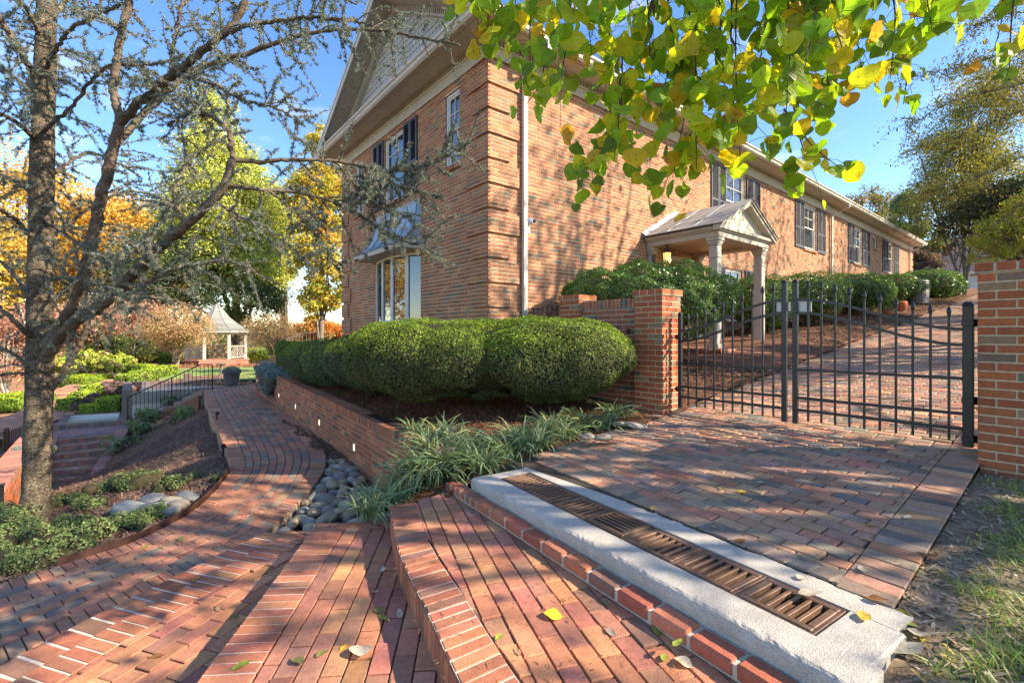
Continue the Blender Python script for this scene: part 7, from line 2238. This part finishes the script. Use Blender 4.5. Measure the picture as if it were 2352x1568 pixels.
def tufts(P, axis, n, r):
    """needle rosettes at points"""
    m = len(P); K = 10
    D = unit(np.repeat(axis, K, 0) * 0.35 + rv(m * K, r))
    B = np.repeat(P, K, 0); Lh = r.uniform(0.018, 0.034, m * K)[:, None]
    sdv = unit(np.cross(D, rv(m * K, r))) * 0.0028
    v = np.stack([B - sdv, B + sdv, B + D * Lh], 1).reshape(-1, 3)
    f = np.arange(m * K * 3).reshape(-1, 3)
    c = np.repeat(pick(NEED, m, 0.14, r), K, 0) * (1 + r.normal(0, 0.08, (m * K, 1)))
    nd.add(v, f, np.clip(c, 0.01, 0.8))


def twig_(a, d0, L_, r, rad0, lvl, dens):
    """a drooping branchlet with tufts; d0 start direction"""
    m = max(5, int(L_ / 0.06)); p = A(a); d = unit(d0); pts = [p]
    for k in range(m):
        d = unit(d + r.normal(0, 0.10, 3) + A([0, 0, -0.055 - 0.03 * lvl]))
        p = p + d * (L_ / m); pts.append(p)
    pts = A(pts)
    tw.tube(pts, np.linspace(rad0, max(0.0013, rad0 * 0.35), len(pts)), 4 if lvl else 5, jit(TWC, 0.1, r=r), cap=False)
    nt_ = int(L_ * 62 * dens)
    if nt_ > 0:
        q = r.uniform(0.12, 1.0, nt_) * (len(pts) - 1); i = np.minimum(q.astype(int), len(pts) - 2); f = (q - i)[:, None]
        base = pts[i] * (1 - f) + pts[i + 1] * f; ax = unit(pts[i + 1] - pts[i])
        side = unit(np.cross(ax, rv(nt_, r)))
        tufts(base + side * r.uniform(0.003, 0.012, (nt_, 1)), side + A([0, 0, 0.3]), 0, r)
    if lvl < 1:
        for _ in range(int(L_ * r.uniform(3.0, 6.0))):
            j = r.integers(1, len(pts) - 1)
            twig_(pts[j], unit(pts[j + 1] - pts[j]) * 0.7 + rv(1, r)[0] * 0.8, L_ * r.uniform(0.22, 0.5), r, rad0 * 0.55, lvl + 1, dens)


for pts, r0, r1, dn in LM:
    Q = spline([dp(*p) for p in pts], 60); Q = resample(Q, 60)
    Q[4:] = Q[4:] + r.normal(0, 0.006, (56, 3))
    Ln = np.linalg.norm(np.diff(Q, axis=0), axis=1).sum()
    rd = np.linspace(r0, r1, 60) * kD * 0.66
    tb.tube(Q, rd * (1 + r.normal(0, 0.04, 60)), 10 if r0 > 9 else 7, jit((0.14, 0.108, 0.082), 0.06, r=r))
    nb = int(Ln * 12.5 * min(dn, 1.6) + 1)
    for _ in range(nb):
        i = int(r.uniform(0.12, 1.0) * 58); tg = unit(Q[i + 1] - Q[i])
        s = rv(1, r)[0]; s = unit(s - tg * np.dot(s, tg))
        L_ = r.uniform(0.14, 0.62) * (1.0 if rd[i] > 0.012 else 0.75)
        twig_(Q[i], tg * r.uniform(0.2, 0.9) + s * 0.9, L_, r, 0.0055, 0, 0.75 + 0.35 * min(dn, 1.6))
    m = int(Ln * 70 * dn)
    if r1 < 5 and m:
        i = r.integers(25, 59, m)
        tufts(Q[i] + rv(m, r) * 0.014, rv(m, r), 0, r)
for _ in range(40):      # tufts on short shoots of the trunk itself
    i = r.integers(40, 148); a = r.uniform(0, 2 * np.pi)
    n_ = A([math.cos(a), math.sin(a), 0.1])
    twig_(P[i] + n_ * rad[i] * 0.95, n_, r.uniform(0.1, 0.35), r, 0.004, 1, 1.3)
tb.build('trunk', [M_BARK, M_CEDAR], t, True); tw.build('branchlets', M_TWIG, t); nd.build('needles', M_NEEDLE, t)

# ------------------------------------------------------------------ redbud
r = np.random.default_rng(21)
TRK = A([-1.6, -8.6, -1.25])
t = empty('redbud_tree', TRK, 'redbud with big heart shaped green and yellow leaves hanging across the top', 'tree')
tb = MB(); lf = MB(); pod = MB()
half = A([[0, 0.05], [0.17, 0.015], [0.36, 0.06], [0.49, 0.20], [0.52, 0.38], [0.47, 0.56], [0.35, 0.73], [0.17, 0.87], [0.0, 0.99]])
midr = A([0.05, 0.15, 0.27, 0.40, 0.53, 0.66, 0.79, 0.90, 0.99])
LV = []; LF = []
for sgn in (1, -1):
    o = len(LV)
    for k in range(9): LV.append((sgn * half[k, 0], half[k, 1]))
    m0 = len(LV)
    for k in range(9): LV.append((0.0, midr[k]))
    for k in range(8):
        q = [o + k, o + k + 1, m0 + k + 1, m0 + k]
        LF.append(q if sgn > 0 else q[::-1])
LV = A(LV); LF = np.array(LF)
RB = [(4.2, (0.19, 0.35, 0.03)), (3.6, (0.32, 0.45, 0.035)), (2.6, (0.47, 0.50, 0.04)), (1.5, (0.60, 0.46, 0.04)), (0.5, (0.52, 0.28, 0.05)), (1.6, (0.12, 0.22, 0.035))]


def rb_leaves(P, tip, N, s, col):
    n = len(P); tip = unit(tip); N = unit(N - tip * (N * tip).sum(1)[:, None]); B = np.cross(N, tip)
    fold = r.uniform(0.0, 0.5, n)[:, None]; curl = r.normal(0.0, 0.26, n)[:, None]; cup = r.normal(0.08, 0.1, n)[:, None]
    w__ = LV[:, 0][None]; l = LV[:, 1][None]
    wav = 0.05 * np.sin(l * 9 + r.uniform(0, 6, n)[:, None]) * np.sign(w__)
    zz = np.abs(w__) * fold + (l ** 2) * curl + (w__ ** 2) * cup * 2 + wav
    V = P[:, None] + s[:, None, None] * (B[:, None] * (w__ * (1 - 0.25 * fold))[..., None] * 1.02 + tip[:, None] * l[..., None] * 0.92 + N[:, None] * zz[..., None])
    f = (LF[None] + (np.arange(n) * len(LV))[:, None, None]).reshape(-1, 4)
    lf.add(V.reshape(-1, 3), f, np.repeat(col, len(LF), 0))


strings = [(1035, -120, 1045, 20, 3), (1085, -140, 1095, 60, 6), (1130, -150, 1120, 105, 9), (1165, -150, 1185, 60, 8), (1200, -160, 1248, 120, 11), (1262, -150, 1222, 235, 13), (1300, -160, 1285, 230, 13), (1255, 100, 1205, 275, 5), (1350, -160, 1360, 160, 12),
           (1385, -160, 1400, 240, 15), (1430, 120, 1345, 420, 14), (1425, 180, 1410, 395, 9), (1470, -170, 1490, 300, 17), (1440, 280, 1325, 445, 6), (1560, -170, 1545, 440, 26), (1510, -150, 1515, 300, 12), (1605, -160, 1600, 420, 24), (1650, -170, 1655, 370, 20), (1590, 300, 1520, 470, 6), (1700, -170, 1700, 390, 18),
           (1745, -160, 1735, 230, 16), (1790, -170, 1805, 300, 18), (1840, -160, 1850, 180, 15), (1815, 180, 1870, 430, 8), (1800, 250, 1935, 420, 5), (1885, -160, 1905, 260, 18), (1930, -170, 1945, 180, 14), (1975, -160, 1985, 230, 16), (2025, -160, 2045, 210, 14), (2075, -150, 2075, 270, 9), (2110, -150, 2140, 100, 10), (2160, -160, 2185, 60, 7),
           (1500, -180, 1450, 120, 14), (1680, -180, 1640, 120, 14), (1860, -180, 1800, 60, 12), (2290, -140, 2270, 190, 3), (2345, -130, 2318, 215, 3), (2390, -120, 2345, 130, 4), (2350, -160, 2345, 20, 4), (2440, -150, 2420, 120, 6)]
hub = A([-2.35, -6.9, 1.75])
tb.tube(spline([TRK - A([0, 0, 0.3]), TRK + A([0.1, 0.2, 1.0]), hub], 14), np.linspace(0.13, 0.08, 14), 9, (0.12, 0.095, 0.08))
limb_ends = [atd(1120, -330, 2.3), atd(1400, -300, 2.1), atd(1680, -300, 2.0), atd(1950, -280, 1.9), atd(2250, -260, 1.9), atd(2500, -200, 2.0)]
LMB = []
for e in limb_ends:
    q = spline([hub, hub * 0.5 + e * 0.5 + A([0, 0, 0.35]), e], 14); LMB.append(q)
    tb.tube(q, np.linspace(0.05, 0.014, 14), 7, (0.12, 0.095, 0.08))
allp = np.vstack(LMB)
PX = []; TX = []; SX = []
for (x0, y0, x1, y1, n) in strings:
    d = r.uniform(1.55, 2.2); bend = r.normal(0, 16)
    a, b = atd(x0, y0, d), atd(x1, y1 - 30, d + r.normal(0, 0.12)); m_ = atd((x0 + x1) / 2 + bend, (y0 + y1) / 2, d)
    Q = spline([a, m_, b], 24)
    tb.tube(Q, np.linspace(0.0042, 0.0014, 24), 5, (0.10, 0.06, 0.05))
    if y0 < -100:
        h = allp[np.argmin(np.linalg.norm(allp - a, axis=1))]
        tb.tube(spline([h, (h + a) / 2 + A([0, 0, 0.10]), a], 8), np.linspace(0.008, 0.0045, 8), 5, (0.11, 0.075, 0.06), cap=False)
    nn_ = int(n * 2.5)
    for k in range(nn_):
        u = (k + r.uniform(0.1, 1)) / nn_; i = int(u * 23)
        off = r.normal(0, 0.055, 3); st_ = Q[i]; jn = st_ + off + A([0, 0, -0.02])
        tb.tube([st_, (st_ + jn) / 2 + A([0, 0, 0.008]), jn], 0.0011, 3, (0.16, 0.14, 0.05), cap=False)
        PX.append(jn); TX.append(unit(A([0, 0, -1.0]) + r.normal(0, 0.42, 3))); SX.append(r.uniform(0.054, 0.096) * (0.85 if u > 0.9 else 1))
PX = A(PX); TX = A(TX); SX = A(SX); n = len(PX)
NX = rv(n, r) * A([1, 1, 0.45]) + A([-S_, -C_, 0.1]) * r.choice([-1, 1], n)[:, None] * 0.7
ypos = np.clip((PX[:, 2] - 0.2) / 1.2, 0, 1)
cx = pick(RB, n, 0.12, r)
rb_leaves(PX, TX, NX, SX, cx)
# the rest of the crown, above and beside the frame
n = 800
th = r.uniform(0, 2 * np.pi, n); rad_ = np.sqrt(r.random(n)) * 3.1
cl = A([-2.35, -6.3])
Z = 2.6 - 0.07 * rad_ ** 2 + r.normal(0, 0.35, n)
Pc = np.column_stack([cl[0] + rad_ * np.cos(th), cl[1] + rad_ * np.sin(th), Z])
q = Pc - A([CX, CY, 0]); xx = C_ * q[:, 0] - S_ * q[:, 1]; dd = S_ * q[:, 0] + C_ * q[:, 1]
vis = (dd > 0.2) & (np.abs(xx / np.maximum(dd, 0.2)) < 1.2) & (Pc[:, 2] / np.maximum(dd, 0.2) < 0.80)
holes = vnoise(Pc[:, 0], Pc[:, 1], 1.1, 3) > 0.10
Pc = Pc[~vis & ~holes & (np.linalg.norm(Pc - A([CX, CY, 0]), axis=1) > 0.9)]; n = len(Pc)
rb_leaves(Pc, unit(A([0, 0, -1.0]) + r.normal(0, 0.5, (n, 3))), rv(n, r), r.uniform(0.06, 0.1, n), pick(RB, n, 0.12, r))
for k in range(90):
    i = r.integers(0, n); h = allp[np.argmin(np.linalg.norm(allp - Pc[i], axis=1))]
    tb.tube(spline([h, (h + Pc[i]) / 2 + A([0, 0, 0.1]), Pc[i]], 7), np.linspace(0.007, 0.002, 7), 4, (0.11, 0.075, 0.06), cap=False)
# dry seed pods
for (x, y, d) in ((1652, 60, 1.7), (1668, 40, 1.7), (1640, 85, 1.7), (1660, 15, 1.72), (1672, 90, 1.7), (1545, 130, 1.8), (1552, 165, 1.8), (1542, 95, 1.8), (1498, 20, 1.7)):
    for k in range(3):
        pod = MB()
        a = atd(x + r.normal(0, 7), y - 40 + r.normal(0, 10), d); b = a + A([r.normal(0, 0.012), r.normal(0, 0.012), -r.uniform(0.06, 0.09)])
        m_ = (a + b) / 2 + r.normal(0, 0.006, 3)
        sdv = unit(np.cross(b - a, rv(1, r)[0])) * 0.0065
        pod.add([a, m_ - sdv, b, m_ + sdv, m_ + unit(np.cross(sdv, b - a)) * 0.002], [[0, 1, 4], [1, 2, 4], [2, 3, 4], [3, 0, 4]], jit((0.09, 0.05, 0.035), 0.1, r=r))
        pod.build('seed_pod', M_TWIG, t)
tb.build('branches', M_TWIG, t); lf.build('foliage', M_REDBUD, t)
# ================================================================== litter, straw, grass
def straw(name, xs, ys, zf, n, L, cols, keep, mt, w_=0.003, seed=0, tilt=0.35, lift=0.012):
    r = np.random.default_rng(seed)
    x = r.uniform(*xs, n); y = r.uniform(*ys, n); k = keep(x, y); x, y = x[k], y[k]; n = len(x)
    P = np.column_stack([x, y, zf(x, y) + r.uniform(0, lift, n)])
    a = r.uniform(0, 2 * np.pi, n); D = unit(np.column_stack([np.cos(a), np.sin(a), r.normal(0, tilt, n)]))
    S = np.cross(D, A([0, 0, 1.0])); S = unit(S) * (w_ * r.uniform(0.6, 1.5, n))[:, None] / 2
    Ln = (L * r.uniform(0.4, 1.2, n))[:, None] / 2
    bow = A([0, 0, 1.0]) * (np.abs(r.normal(0, 0.12, n))[:, None] * Ln)
    V = np.stack([P - D * Ln - S, P - D * Ln + S, P + S * 1.2 + bow, P + D * Ln + S * 0.4, P + D * Ln - S * 0.4, P - S * 1.2 + bow], 1).reshape(-1, 3)
    b = (np.arange(n) * 6)[:, None, None]
    f = (np.array([[0, 1, 2, 5], [5, 2, 3, 4]])[None] + b).reshape(-1, 4)
    mb = MB(); mb.add(V, f, np.repeat(pick(cols, n, 0.18, r), 2, 0))
    return tag(mb.build(name, mt), kind='stuff')


STR = [(3, (0.22, 0.14, 0.105)), (2, (0.30, 0.20, 0.15)), (2, (0.14, 0.085, 0.065)), (1, (0.36, 0.22, 0.14))]


def left_of_path(x, y):
    xl = np.interp(y, eL[::-1, 1], eL[::-1, 0]) if False else None
    o = np.ones(len(x), bool)
    k = np.argmin((x[:, None] - cen[None, ::4, 0]) ** 2 + (y[:, None] - cen[None, ::4, 1]) ** 2, axis=1) * 4
    T_ = np.gradient(cen, axis=0); T_ = unit(T_)[k]
    d = x - eL[k, 0]; e = y - eL[k, 1]
    side = T_[:, 0] * e - T_[:, 1] * d
    return (side < -0.01) if LSIDE < 0 else (side > 0.01)


T0_ = unit(cen[60] - cen[59]); LSIDE = T0_[0] * (eL[60] - cen[60])[1] - T0_[1] * (eL[60] - cen[60])[0]
straw('pine_straw', (-6.8, -2.6), (-2.2, 11.0), zter, 60000, 0.17, STR, left_of_path, M_DEAD, w_=0.008, seed=1, lift=0.03)
straw('pine_straw', (-2.15, 0.4), (-2.9, 9.0), zbed, 42000, 0.12, [(3, (0.27, 0.12, 0.065)), (2, (0.20, 0.085, 0.05)), (2, (0.34, 0.17, 0.09)), (1, (0.12, 0.06, 0.04))], lambda x, y: (x > wx(y) + 0.22) | (y < -1.8), M_DEAD, w_=0.007, seed=2, lift=0.035, tilt=0.5)
straw('bark_mulch', (1.0, 24), (-2.85, -0.1), zbed, 26000, 0.07, [(3, (0.16, 0.10, 0.07)), (2, (0.26, 0.17, 0.11)), (2, (0.10, 0.065, 0.05)), (0.7, (0.38, 0.28, 0.2))], lambda x, y: ~((x > 3.6) & (x < 6.8) & (y > -2.9)), M_DEAD, w_=0.018, seed=3, lift=0.025)
straw('leaf_litter', (-2.6, 4.0), (-7.6, -5.62), zter, 12000, 0.055, [(3, (0.30, 0.23, 0.165)), (2, (0.42, 0.35, 0.27)), (1, (0.19, 0.14, 0.10)), (0.4, (0.45, 0.33, 0.1))], lambda x, y: (x > -2.0) | (y < -5.72), M_DEAD, w_=0.009, seed=4, lift=0.015)
straw('leaf_litter', (-6.5, 4.0), (10.5, 34.0), zter, 16000, 0.3, [(3, (0.42, 0.22, 0.13)), (2, (0.34, 0.17, 0.10)), (1, (0.5, 0.3, 0.16))], lambda x, y: x < 4, M_DEAD, w_=0.05, seed=5)
# crumbs along the foot of steps and wall
straw('leaf_litter', (-2.56, -2.02), (0.5, 8.0), lambda x, y: zpath(x, y) + 0.004, 3600, 0.07, [(3, (0.13, 0.085, 0.065)), (1, (0.24, 0.17, 0.12))], lambda x, y: np.abs(x - (wx(y) - 0.10)) < 0.13 + 0.06 * np.sin(y * 5), M_DEAD, w_=0.016, seed=6)
straw('twig_litter', (-3.6, -2.5), (-6.2, -2.9), lambda x, y: 0 * x + ZA + 0.004, 600, 0.04, [(3, (0.15, 0.09, 0.05)), (1, (0.32, 0.22, 0.12))], lambda x, y: x > -3.0 + 0.14 * (y + 2.8) - 0.6, M_DEAD, w_=0.0025, seed=7, lift=0.002, tilt=0.05)
straw('twig_litter', (-1.7, 0.5), (-5.6, -3.0), lambda x, y: zd(x) + 0.004, 500, 0.035, [(3, (0.15, 0.09, 0.05)), (1, (0.32, 0.22, 0.12))], lambda x, y: x > -5, M_DEAD, w_=0.003, seed=8, lift=0.002, tilt=0.05)

# grass on the right
r = np.random.default_rng(31)
mb = MB(); n = 7500
x = r.uniform(-3.0, 5, n); y = -5.70 - 2.6 * r.random(n) ** 2.0
dens = np.clip((-y - 5.78) / 0.25 + 0.8 * vnoise(x, y, 2.6, 5), 0.0, 1)
k = r.random(n) < dens; x, y = x[k], y[k]
z = zter(x, y)
for i in range(len(x)):
    blades(mb, (x[i], y[i], z[i] - 0.01), 7, 0.095, 0.0042, 0.02, [(3, (0.17, 0.27, 0.05)), (2, (0.23, 0.34, 0.07)), (1.0, (0.38, 0.33, 0.16))], r, up=(0.5, 1.5), droop=0.7, seg=3)
tag(mb.build('grass', M_BLADE), kind='stuff')

# fallen leaves ---------------------------------------------------------------
LC = {'pale': (0.52, 0.47, 0.38), 'yellow': (0.62, 0.44, 0.05), 'green': (0.28, 0.34, 0.06), 'brown': (0.26, 0.12, 0.05), 'tan': (0.45, 0.31, 0.16), 'olive': (0.22, 0.22, 0.08), 'grey': (0.30, 0.26, 0.22), 'gold': (0.5, 0.33, 0.07)}


def fallen(px, py, z, size, colr, label, rz=None, seed=0, asp=0.5, curl=None):
    r = np.random.default_rng(seed)
    p = onz(px, py, z) if not callable(z) else None
    if p is None:
        zz = -1.1
        for _ in range(12):
            p = onz(px, py, zz); zz = 0.5 * zz + 0.5 * float(z(p[0], p[1]))
        p = onz(px, py, zz)
    nu, nv = 9, 5
    u = np.linspace(0, 1, nu); v = np.linspace(-1, 1, nv)
    U, Vv_ = np.meshgrid(u, v, indexing='ij')
    wd = asp * np.sin(np.pi * np.clip(U, 0, 1) ** 0.85) ** 0.8 * 0.5
    c1 = r.uniform(0.2, 0.9) if curl is None else curl; c2 = r.normal(0, 0.3)
    X = (U - 0.5); Yy = Vv_ * wd; Z = c1 * Yy ** 2 * 1.6 + 0.22 * c1 * (U - 0.5) ** 2 + 0.03 * np.sin(U * 9 + r.uniform(0, 6)) * Vv_ + c2 * 0.1 * Vv_ * (U - .5)
    V = np.stack([X, Yy, Z - Z.min()], -1).reshape(-1, 3) * size
    a = r.uniform(0, 6.28) if rz is None else rz
    Rm = A(Euler((r.normal(0, 0.12), r.normal(0, 0.12), a)).to_matrix()); V = V @ Rm.T; V[:, 2] -= V[:, 2].min()
    i, j = np.meshgrid(np.arange(nu - 1), np.arange(nv - 1), indexing='ij')
    mb = MB(); mb.add(V + p + A([0, 0, 0.004]), np.stack([i * nv + j, (i + 1) * nv + j, (i + 1) * nv + j + 1, i * nv + j + 1], -1).reshape(-1, 4), jit(LC[colr], 0.08, r=r))
    e = V[-3] + p
    mb.tube([V[2] + p + A([0, 0, .004]), V[2] + p + (V[2] - V[(nu - 1) * nv + 2]) * 0.25 + A([0, 0, .01])], 0.0011 * size / 0.08, 3, jit((0.3, 0.2, 0.08), 0.05), cap=False)
    return tag(mb.build('fallen_leaf', M_DEAD, None, True), label, 'leaf')


zdr = lambda x, y: zd(x)
zcu = -1.165
FL_ = [(1862, 1368, -1.155, .105, 'pale', 'curled pale dead leaf lying on the nearest drain grate', .75), (2014, 1381, zcu, .085, 'brown', 'flat brown leaf on the near corner of the concrete curb', .55), (1984, 1418, zcu, .085, 'gold', 'gold curled leaf on the curb beside the near grate', .6),
       (2072, 1412, zcu - .03, .11, 'yellow', 'big bright yellow leaf hanging off the near end of the curb', .45), (2082, 1432, -1.19, .085, 'green', 'narrow green leaf tucked under the big yellow one', .3), (2120, 1468, -1.2, .085, 'yellow', 'yellow leaf on the soil right of the curb', .45),
       (2085, 1500, -1.2, .15, 'pale', 'largest grey pale dead leaf on the soil right of the curb', .45), (2107, 1462, -1.2, .11, 'pale', 'crumpled pale leaf above the largest pale one', .6), (2064, 1530, -1.2, .07, 'tan', 'small tan leaf on the soil at the lower right', .6),
       (2085, 1190, zdr, .085, 'pale', 'pale leaf on the brick band at the right of the drive', .5), (1980, 1310, zdr, .075, 'pale', 'pale leaf on the corner of the brick band near the curb', .5), (2000, 1208, zdr, .06, 'gold', 'small gold leaf by the dark joint of the brick band', .6),
       (2130, 1278, lambda x, y: zd(x), .10, 'brown', 'dark brown curled leaf like a stick at the drive edge', .2), (1840, 1330, zdr, .06, 'pale', 'small whitish crumpled leaf near the lower right of the paving', .7), (1727, 1037, zdr, .11, 'pale', 'whitish leaf on the paving before the gate', .5), (1885, 1031, zdr, .15, 'pale', 'large pale green leaf on the paving under the gate posts', .4),
       (1815, 1028, zdr, .07, 'gold', 'gold leaf on the paving in front of the gate', .5), (1745, 1110, zdr, .07, 'pale', 'small pale leaf in the middle of the paving', .5), (1655, 1123, zdr, .05, 'olive', 'tiny olive leaf left of the middle of the paving', .5), (1705, 1130, zdr, .08, 'yellow', 'yellow leaf in the middle of the paving', .5), (1500, 1168, zdr, .06, 'gold', 'small gold leaf near the back of the curb', .5),
       (1640, 1212, zdr, .05, 'tan', 'small tan leaf on the bricks behind the middle of the curb', .4), (1700, 1243, zdr, .08, 'brown', 'brown leaf on the bricks behind the near half of the curb', .5), (1880, 1152, zdr, .07, 'brown', 'brown leaf on a dark brick right of the middle', .4), (1990, 1240, zdr, .06, 'tan', 'tan leaf at the right of the paving', .5),
       (1293, 1270, -1.32, .055, 'tan', 'tan leaf high on the upper landing', .4), (1277, 1195, -1.32, .05, 'pale', 'pale leaf under the largest lily turf clump', .5), (1300, 1192, -1.32, .05, 'gold', 'gold leaf under the largest lily turf clump', .4), (1240, 1265, -1.32, .05, 'olive', 'olive leaf at the top of the upper landing', .6),
       (1365, 1312, -1.32, .05, 'green', 'green leaf near the brick ledge on the upper landing', .4), (1348, 1330, -1.32, .045, 'grey', 'grey crumpled leaf in the middle of the upper landing', .7), (1392, 1385, -1.32, .055, 'olive', 'olive leaf by the ledge on the upper landing', .5), (1455, 1400, -1.32, .05, 'pale', 'pale leaf by the debris at the ledge', .5), (1270, 1418, -1.32, .095, 'yellow', 'largest yellow leaf on the sunny upper landing', .8),
       (1403, 1455, -1.32, .06, 'grey', 'grey curled leaf on the right of the upper landing', .5), (1145, 1465, -1.32, .05, 'green', 'green leaf low on the upper landing beside the white mortared edge', .5), (1510, 1448, -1.32, .08, 'green', 'bright green leaf against the brick ledge', .7), (1556, 1477, -1.26, .07, 'green', 'green leaf lying on the brick ledge', .4), (1525, 1512, -1.32, .05, 'green', 'small green leaf at the bottom edge of the upper landing', .6), (1570, 1525, -1.32, .075, 'pale', 'torn whitish leaf at the bottom by the ledge', .8),
       (1632, 1425, -1.25, .05, 'tan', 'tan leaf on top of the brick ledge', .4), (1190, 1500, -1.32, .05, 'tan', 'tan leaf at the bottom of the upper landing', .5),
       (826, 1500, -1.47, .11, 'pale', 'large curled white leaf on the middle landing', .9), (880, 1420, -1.47, .06, 'green', 'yellow green leaf on the middle landing in front of the riser', .5), (870, 1405, -1.47, .06, 'olive', 'dark olive leaf on the middle landing by the riser', .6), (917, 1412, -1.47, .07, 'pale', 'pale leaf against the riser of the upper landing', .5), (740, 1502, -1.47, .06, 'olive', 'olive leaf left of the curled white one', .6),
       (790, 1490, -1.47, .05, 'yellow', 'small yellow leaf on the middle landing', .5), (685, 1522, -1.47, .08, 'olive', 'olive leaf low on the middle landing by the white mortared edge', .6), (555, 1532, -1.47, .08, 'green', 'pale green leaf at the bottom on the white mortared edge', .5), (880, 1310, -1.47, .055, 'pale', 'small pale leaf on the middle landing near its top', .6), (925, 1347, -1.47, .05, 'grey', 'grey leaf in the shade of the riser', .5), (862, 1360, -1.47, .045, 'tan', 'tan leaf midway down the middle landing', .5),
       (450, 1332, -1.62, .07, 'gold', 'orange gold leaf on the white mortared edge of the lowest landing', .5), (370, 1445, -1.62, .05, 'tan', 'tan leaf on the lowest landing', .5), (540, 1418, -1.62, .06, 'olive', 'olive leaf between the two lower landings', .6), (500, 1400, -1.62, .05, 'tan', 'small tan leaf on the lowest landing near its top', .5), (360, 1510, -1.62, .08, 'brown', 'brown leaf low on the lowest landing', .4),
       (335, 1257, -1.77, .06, 'green', 'green leaf on the path by the steel edging', .5), (415, 1242, -1.77, .09, 'olive', 'long olive leaf on the path near the bend', .4), (575, 1185, -1.77, .06, 'pale', 'pale leaf on the path near the river stones', .5), (650, 1240, -1.77, .07, 'pale', 'pale green leaf where the path meets the landings', .5)]
for i, (px, py, z, s, c, lb, asp) in enumerate(FL_):
    o = fallen(px, py, z, s, c, lb, seed=600 + i, asp=max(0.4, asp))
    o['group'] = 'leaves fallen on the paving'
# ================================================================== camera, light
cam = bpy.data.cameras.new('camera'); co = bpy.data.objects.new('camera', cam); COL.objects.link(co)
co.location = (CX, CY, 0.0)
co.rotation_euler = (math.pi / 2, 0, -math.atan2(S_, C_))
cam.sensor_width = 36; cam.lens = FPX / 3000 * 36
cam.shift_y = -25 / 3000.0
cam.clip_start = 0.05; cam.clip_end = 6000
SC.camera = co

SUN_EL = R(33)
sd_cam = (0.97, -0.243)
sx, sy = C_ * sd_cam[0] + S_ * sd_cam[1], -S_ * sd_cam[0] + C_ * sd_cam[1]
az = math.atan2(sx, sy)          # clockwise from +Y
w_ = bpy.data.worlds.new('World'); SC.world = w_; w_.use_nodes = True
nt = w_.node_tree; nt.nodes.clear()
out = nt.nodes.new('ShaderNodeOutputWorld'); bg = nt.nodes.new('ShaderNodeBackground')
sky = nt.nodes.new('ShaderNodeTexSky'); sky.sky_type = 'NISHITA'; sky.sun_disc = False
sky.sun_elevation = SUN_EL; sky.sun_rotation = az; sky.altitude = 300; sky.air_density = 1.0; sky.dust_density = 0.25; sky.ozone_density = 3.5
tc = nt.nodes.new('ShaderNodeTexCoord'); nz = nt.nodes.new('ShaderNodeTexNoise')
mp = nt.nodes.new('ShaderNodeMapping'); mp.inputs['Scale'].default_value = (2.2, 2.2, 7.0); mp.inputs['Location'].default_value = (0.3, 1.7, 0.2)
nz.inputs['Scale'].default_value = 1.6; nz.inputs['Detail'].default_value = 7; nz.inputs['Roughness'].default_value = 0.55
rp = nt.nodes.new('ShaderNodeMapRange'); rp.inputs['From Min'].default_value = 0.52; rp.inputs['From Max'].default_value = 0.72; rp.inputs['To Max'].default_value = 0.22
mx = nt.nodes.new('ShaderNodeMix'); mx.data_type = 'RGBA'; mx.inputs[7].default_value = (8.5, 8.8, 9.2, 1)
L = nt.links.new
L(tc.outputs['Generated'], mp.inputs['Vector']); L(mp.outputs[0], nz.inputs['Vector']); L(nz.outputs['Fac'], rp.inputs['Value'])
hs = nt.nodes.new('ShaderNodeHueSaturation'); hs.inputs['Hue'].default_value = 0.508; hs.inputs['Saturation'].default_value = 1.22; hs.inputs['Value'].default_value = 1.0
L(sky.outputs[0], hs.inputs['Color'])
L(rp.outputs[0], mx.inputs['Factor']); L(hs.outputs[0], mx.inputs[6]); L(mx.outputs[2], bg.inputs['Color'])
bg.inputs['Strength'].default_value = 0.15
L(bg.outputs[0], out.inputs['Surface'])
sl_ = bpy.data.lights.new('sun', 'SUN'); so = bpy.data.objects.new('sun', sl_); COL.objects.link(so)
sl_.energy = 4.4; sl_.angle = R(0.53); sl_.color = (1.0, 0.93, 0.83)
dv = Vector((math.cos(SUN_EL) * sx, math.cos(SUN_EL) * sy, math.sin(SUN_EL)))
so.rotation_euler = dv.to_track_quat('Z', 'Y').to_euler(); so.location = (0, -10, 20)
SC.view_settings.view_transform = 'Standard'; SC.view_settings.look = 'None'
SC.view_settings.exposure = 1.45; SC.view_settings.gamma = 1.0
SC.view_settings.use_white_balance = True; SC.view_settings.white_balance_temperature = 8000; SC.view_settings.white_balance_tint = 10
try: SC.view_settings.use_curve_mapping = False
except Exception: pass
SC.render.engine = 'CYCLES'
SC.cycles.use_denoising = True
SC.cycles.max_bounces = 8; SC.cycles.transparent_max_bounces = 6; SC.cycles.transmission_bounces = 6
SC.cycles.sample_clamp_indirect = 8
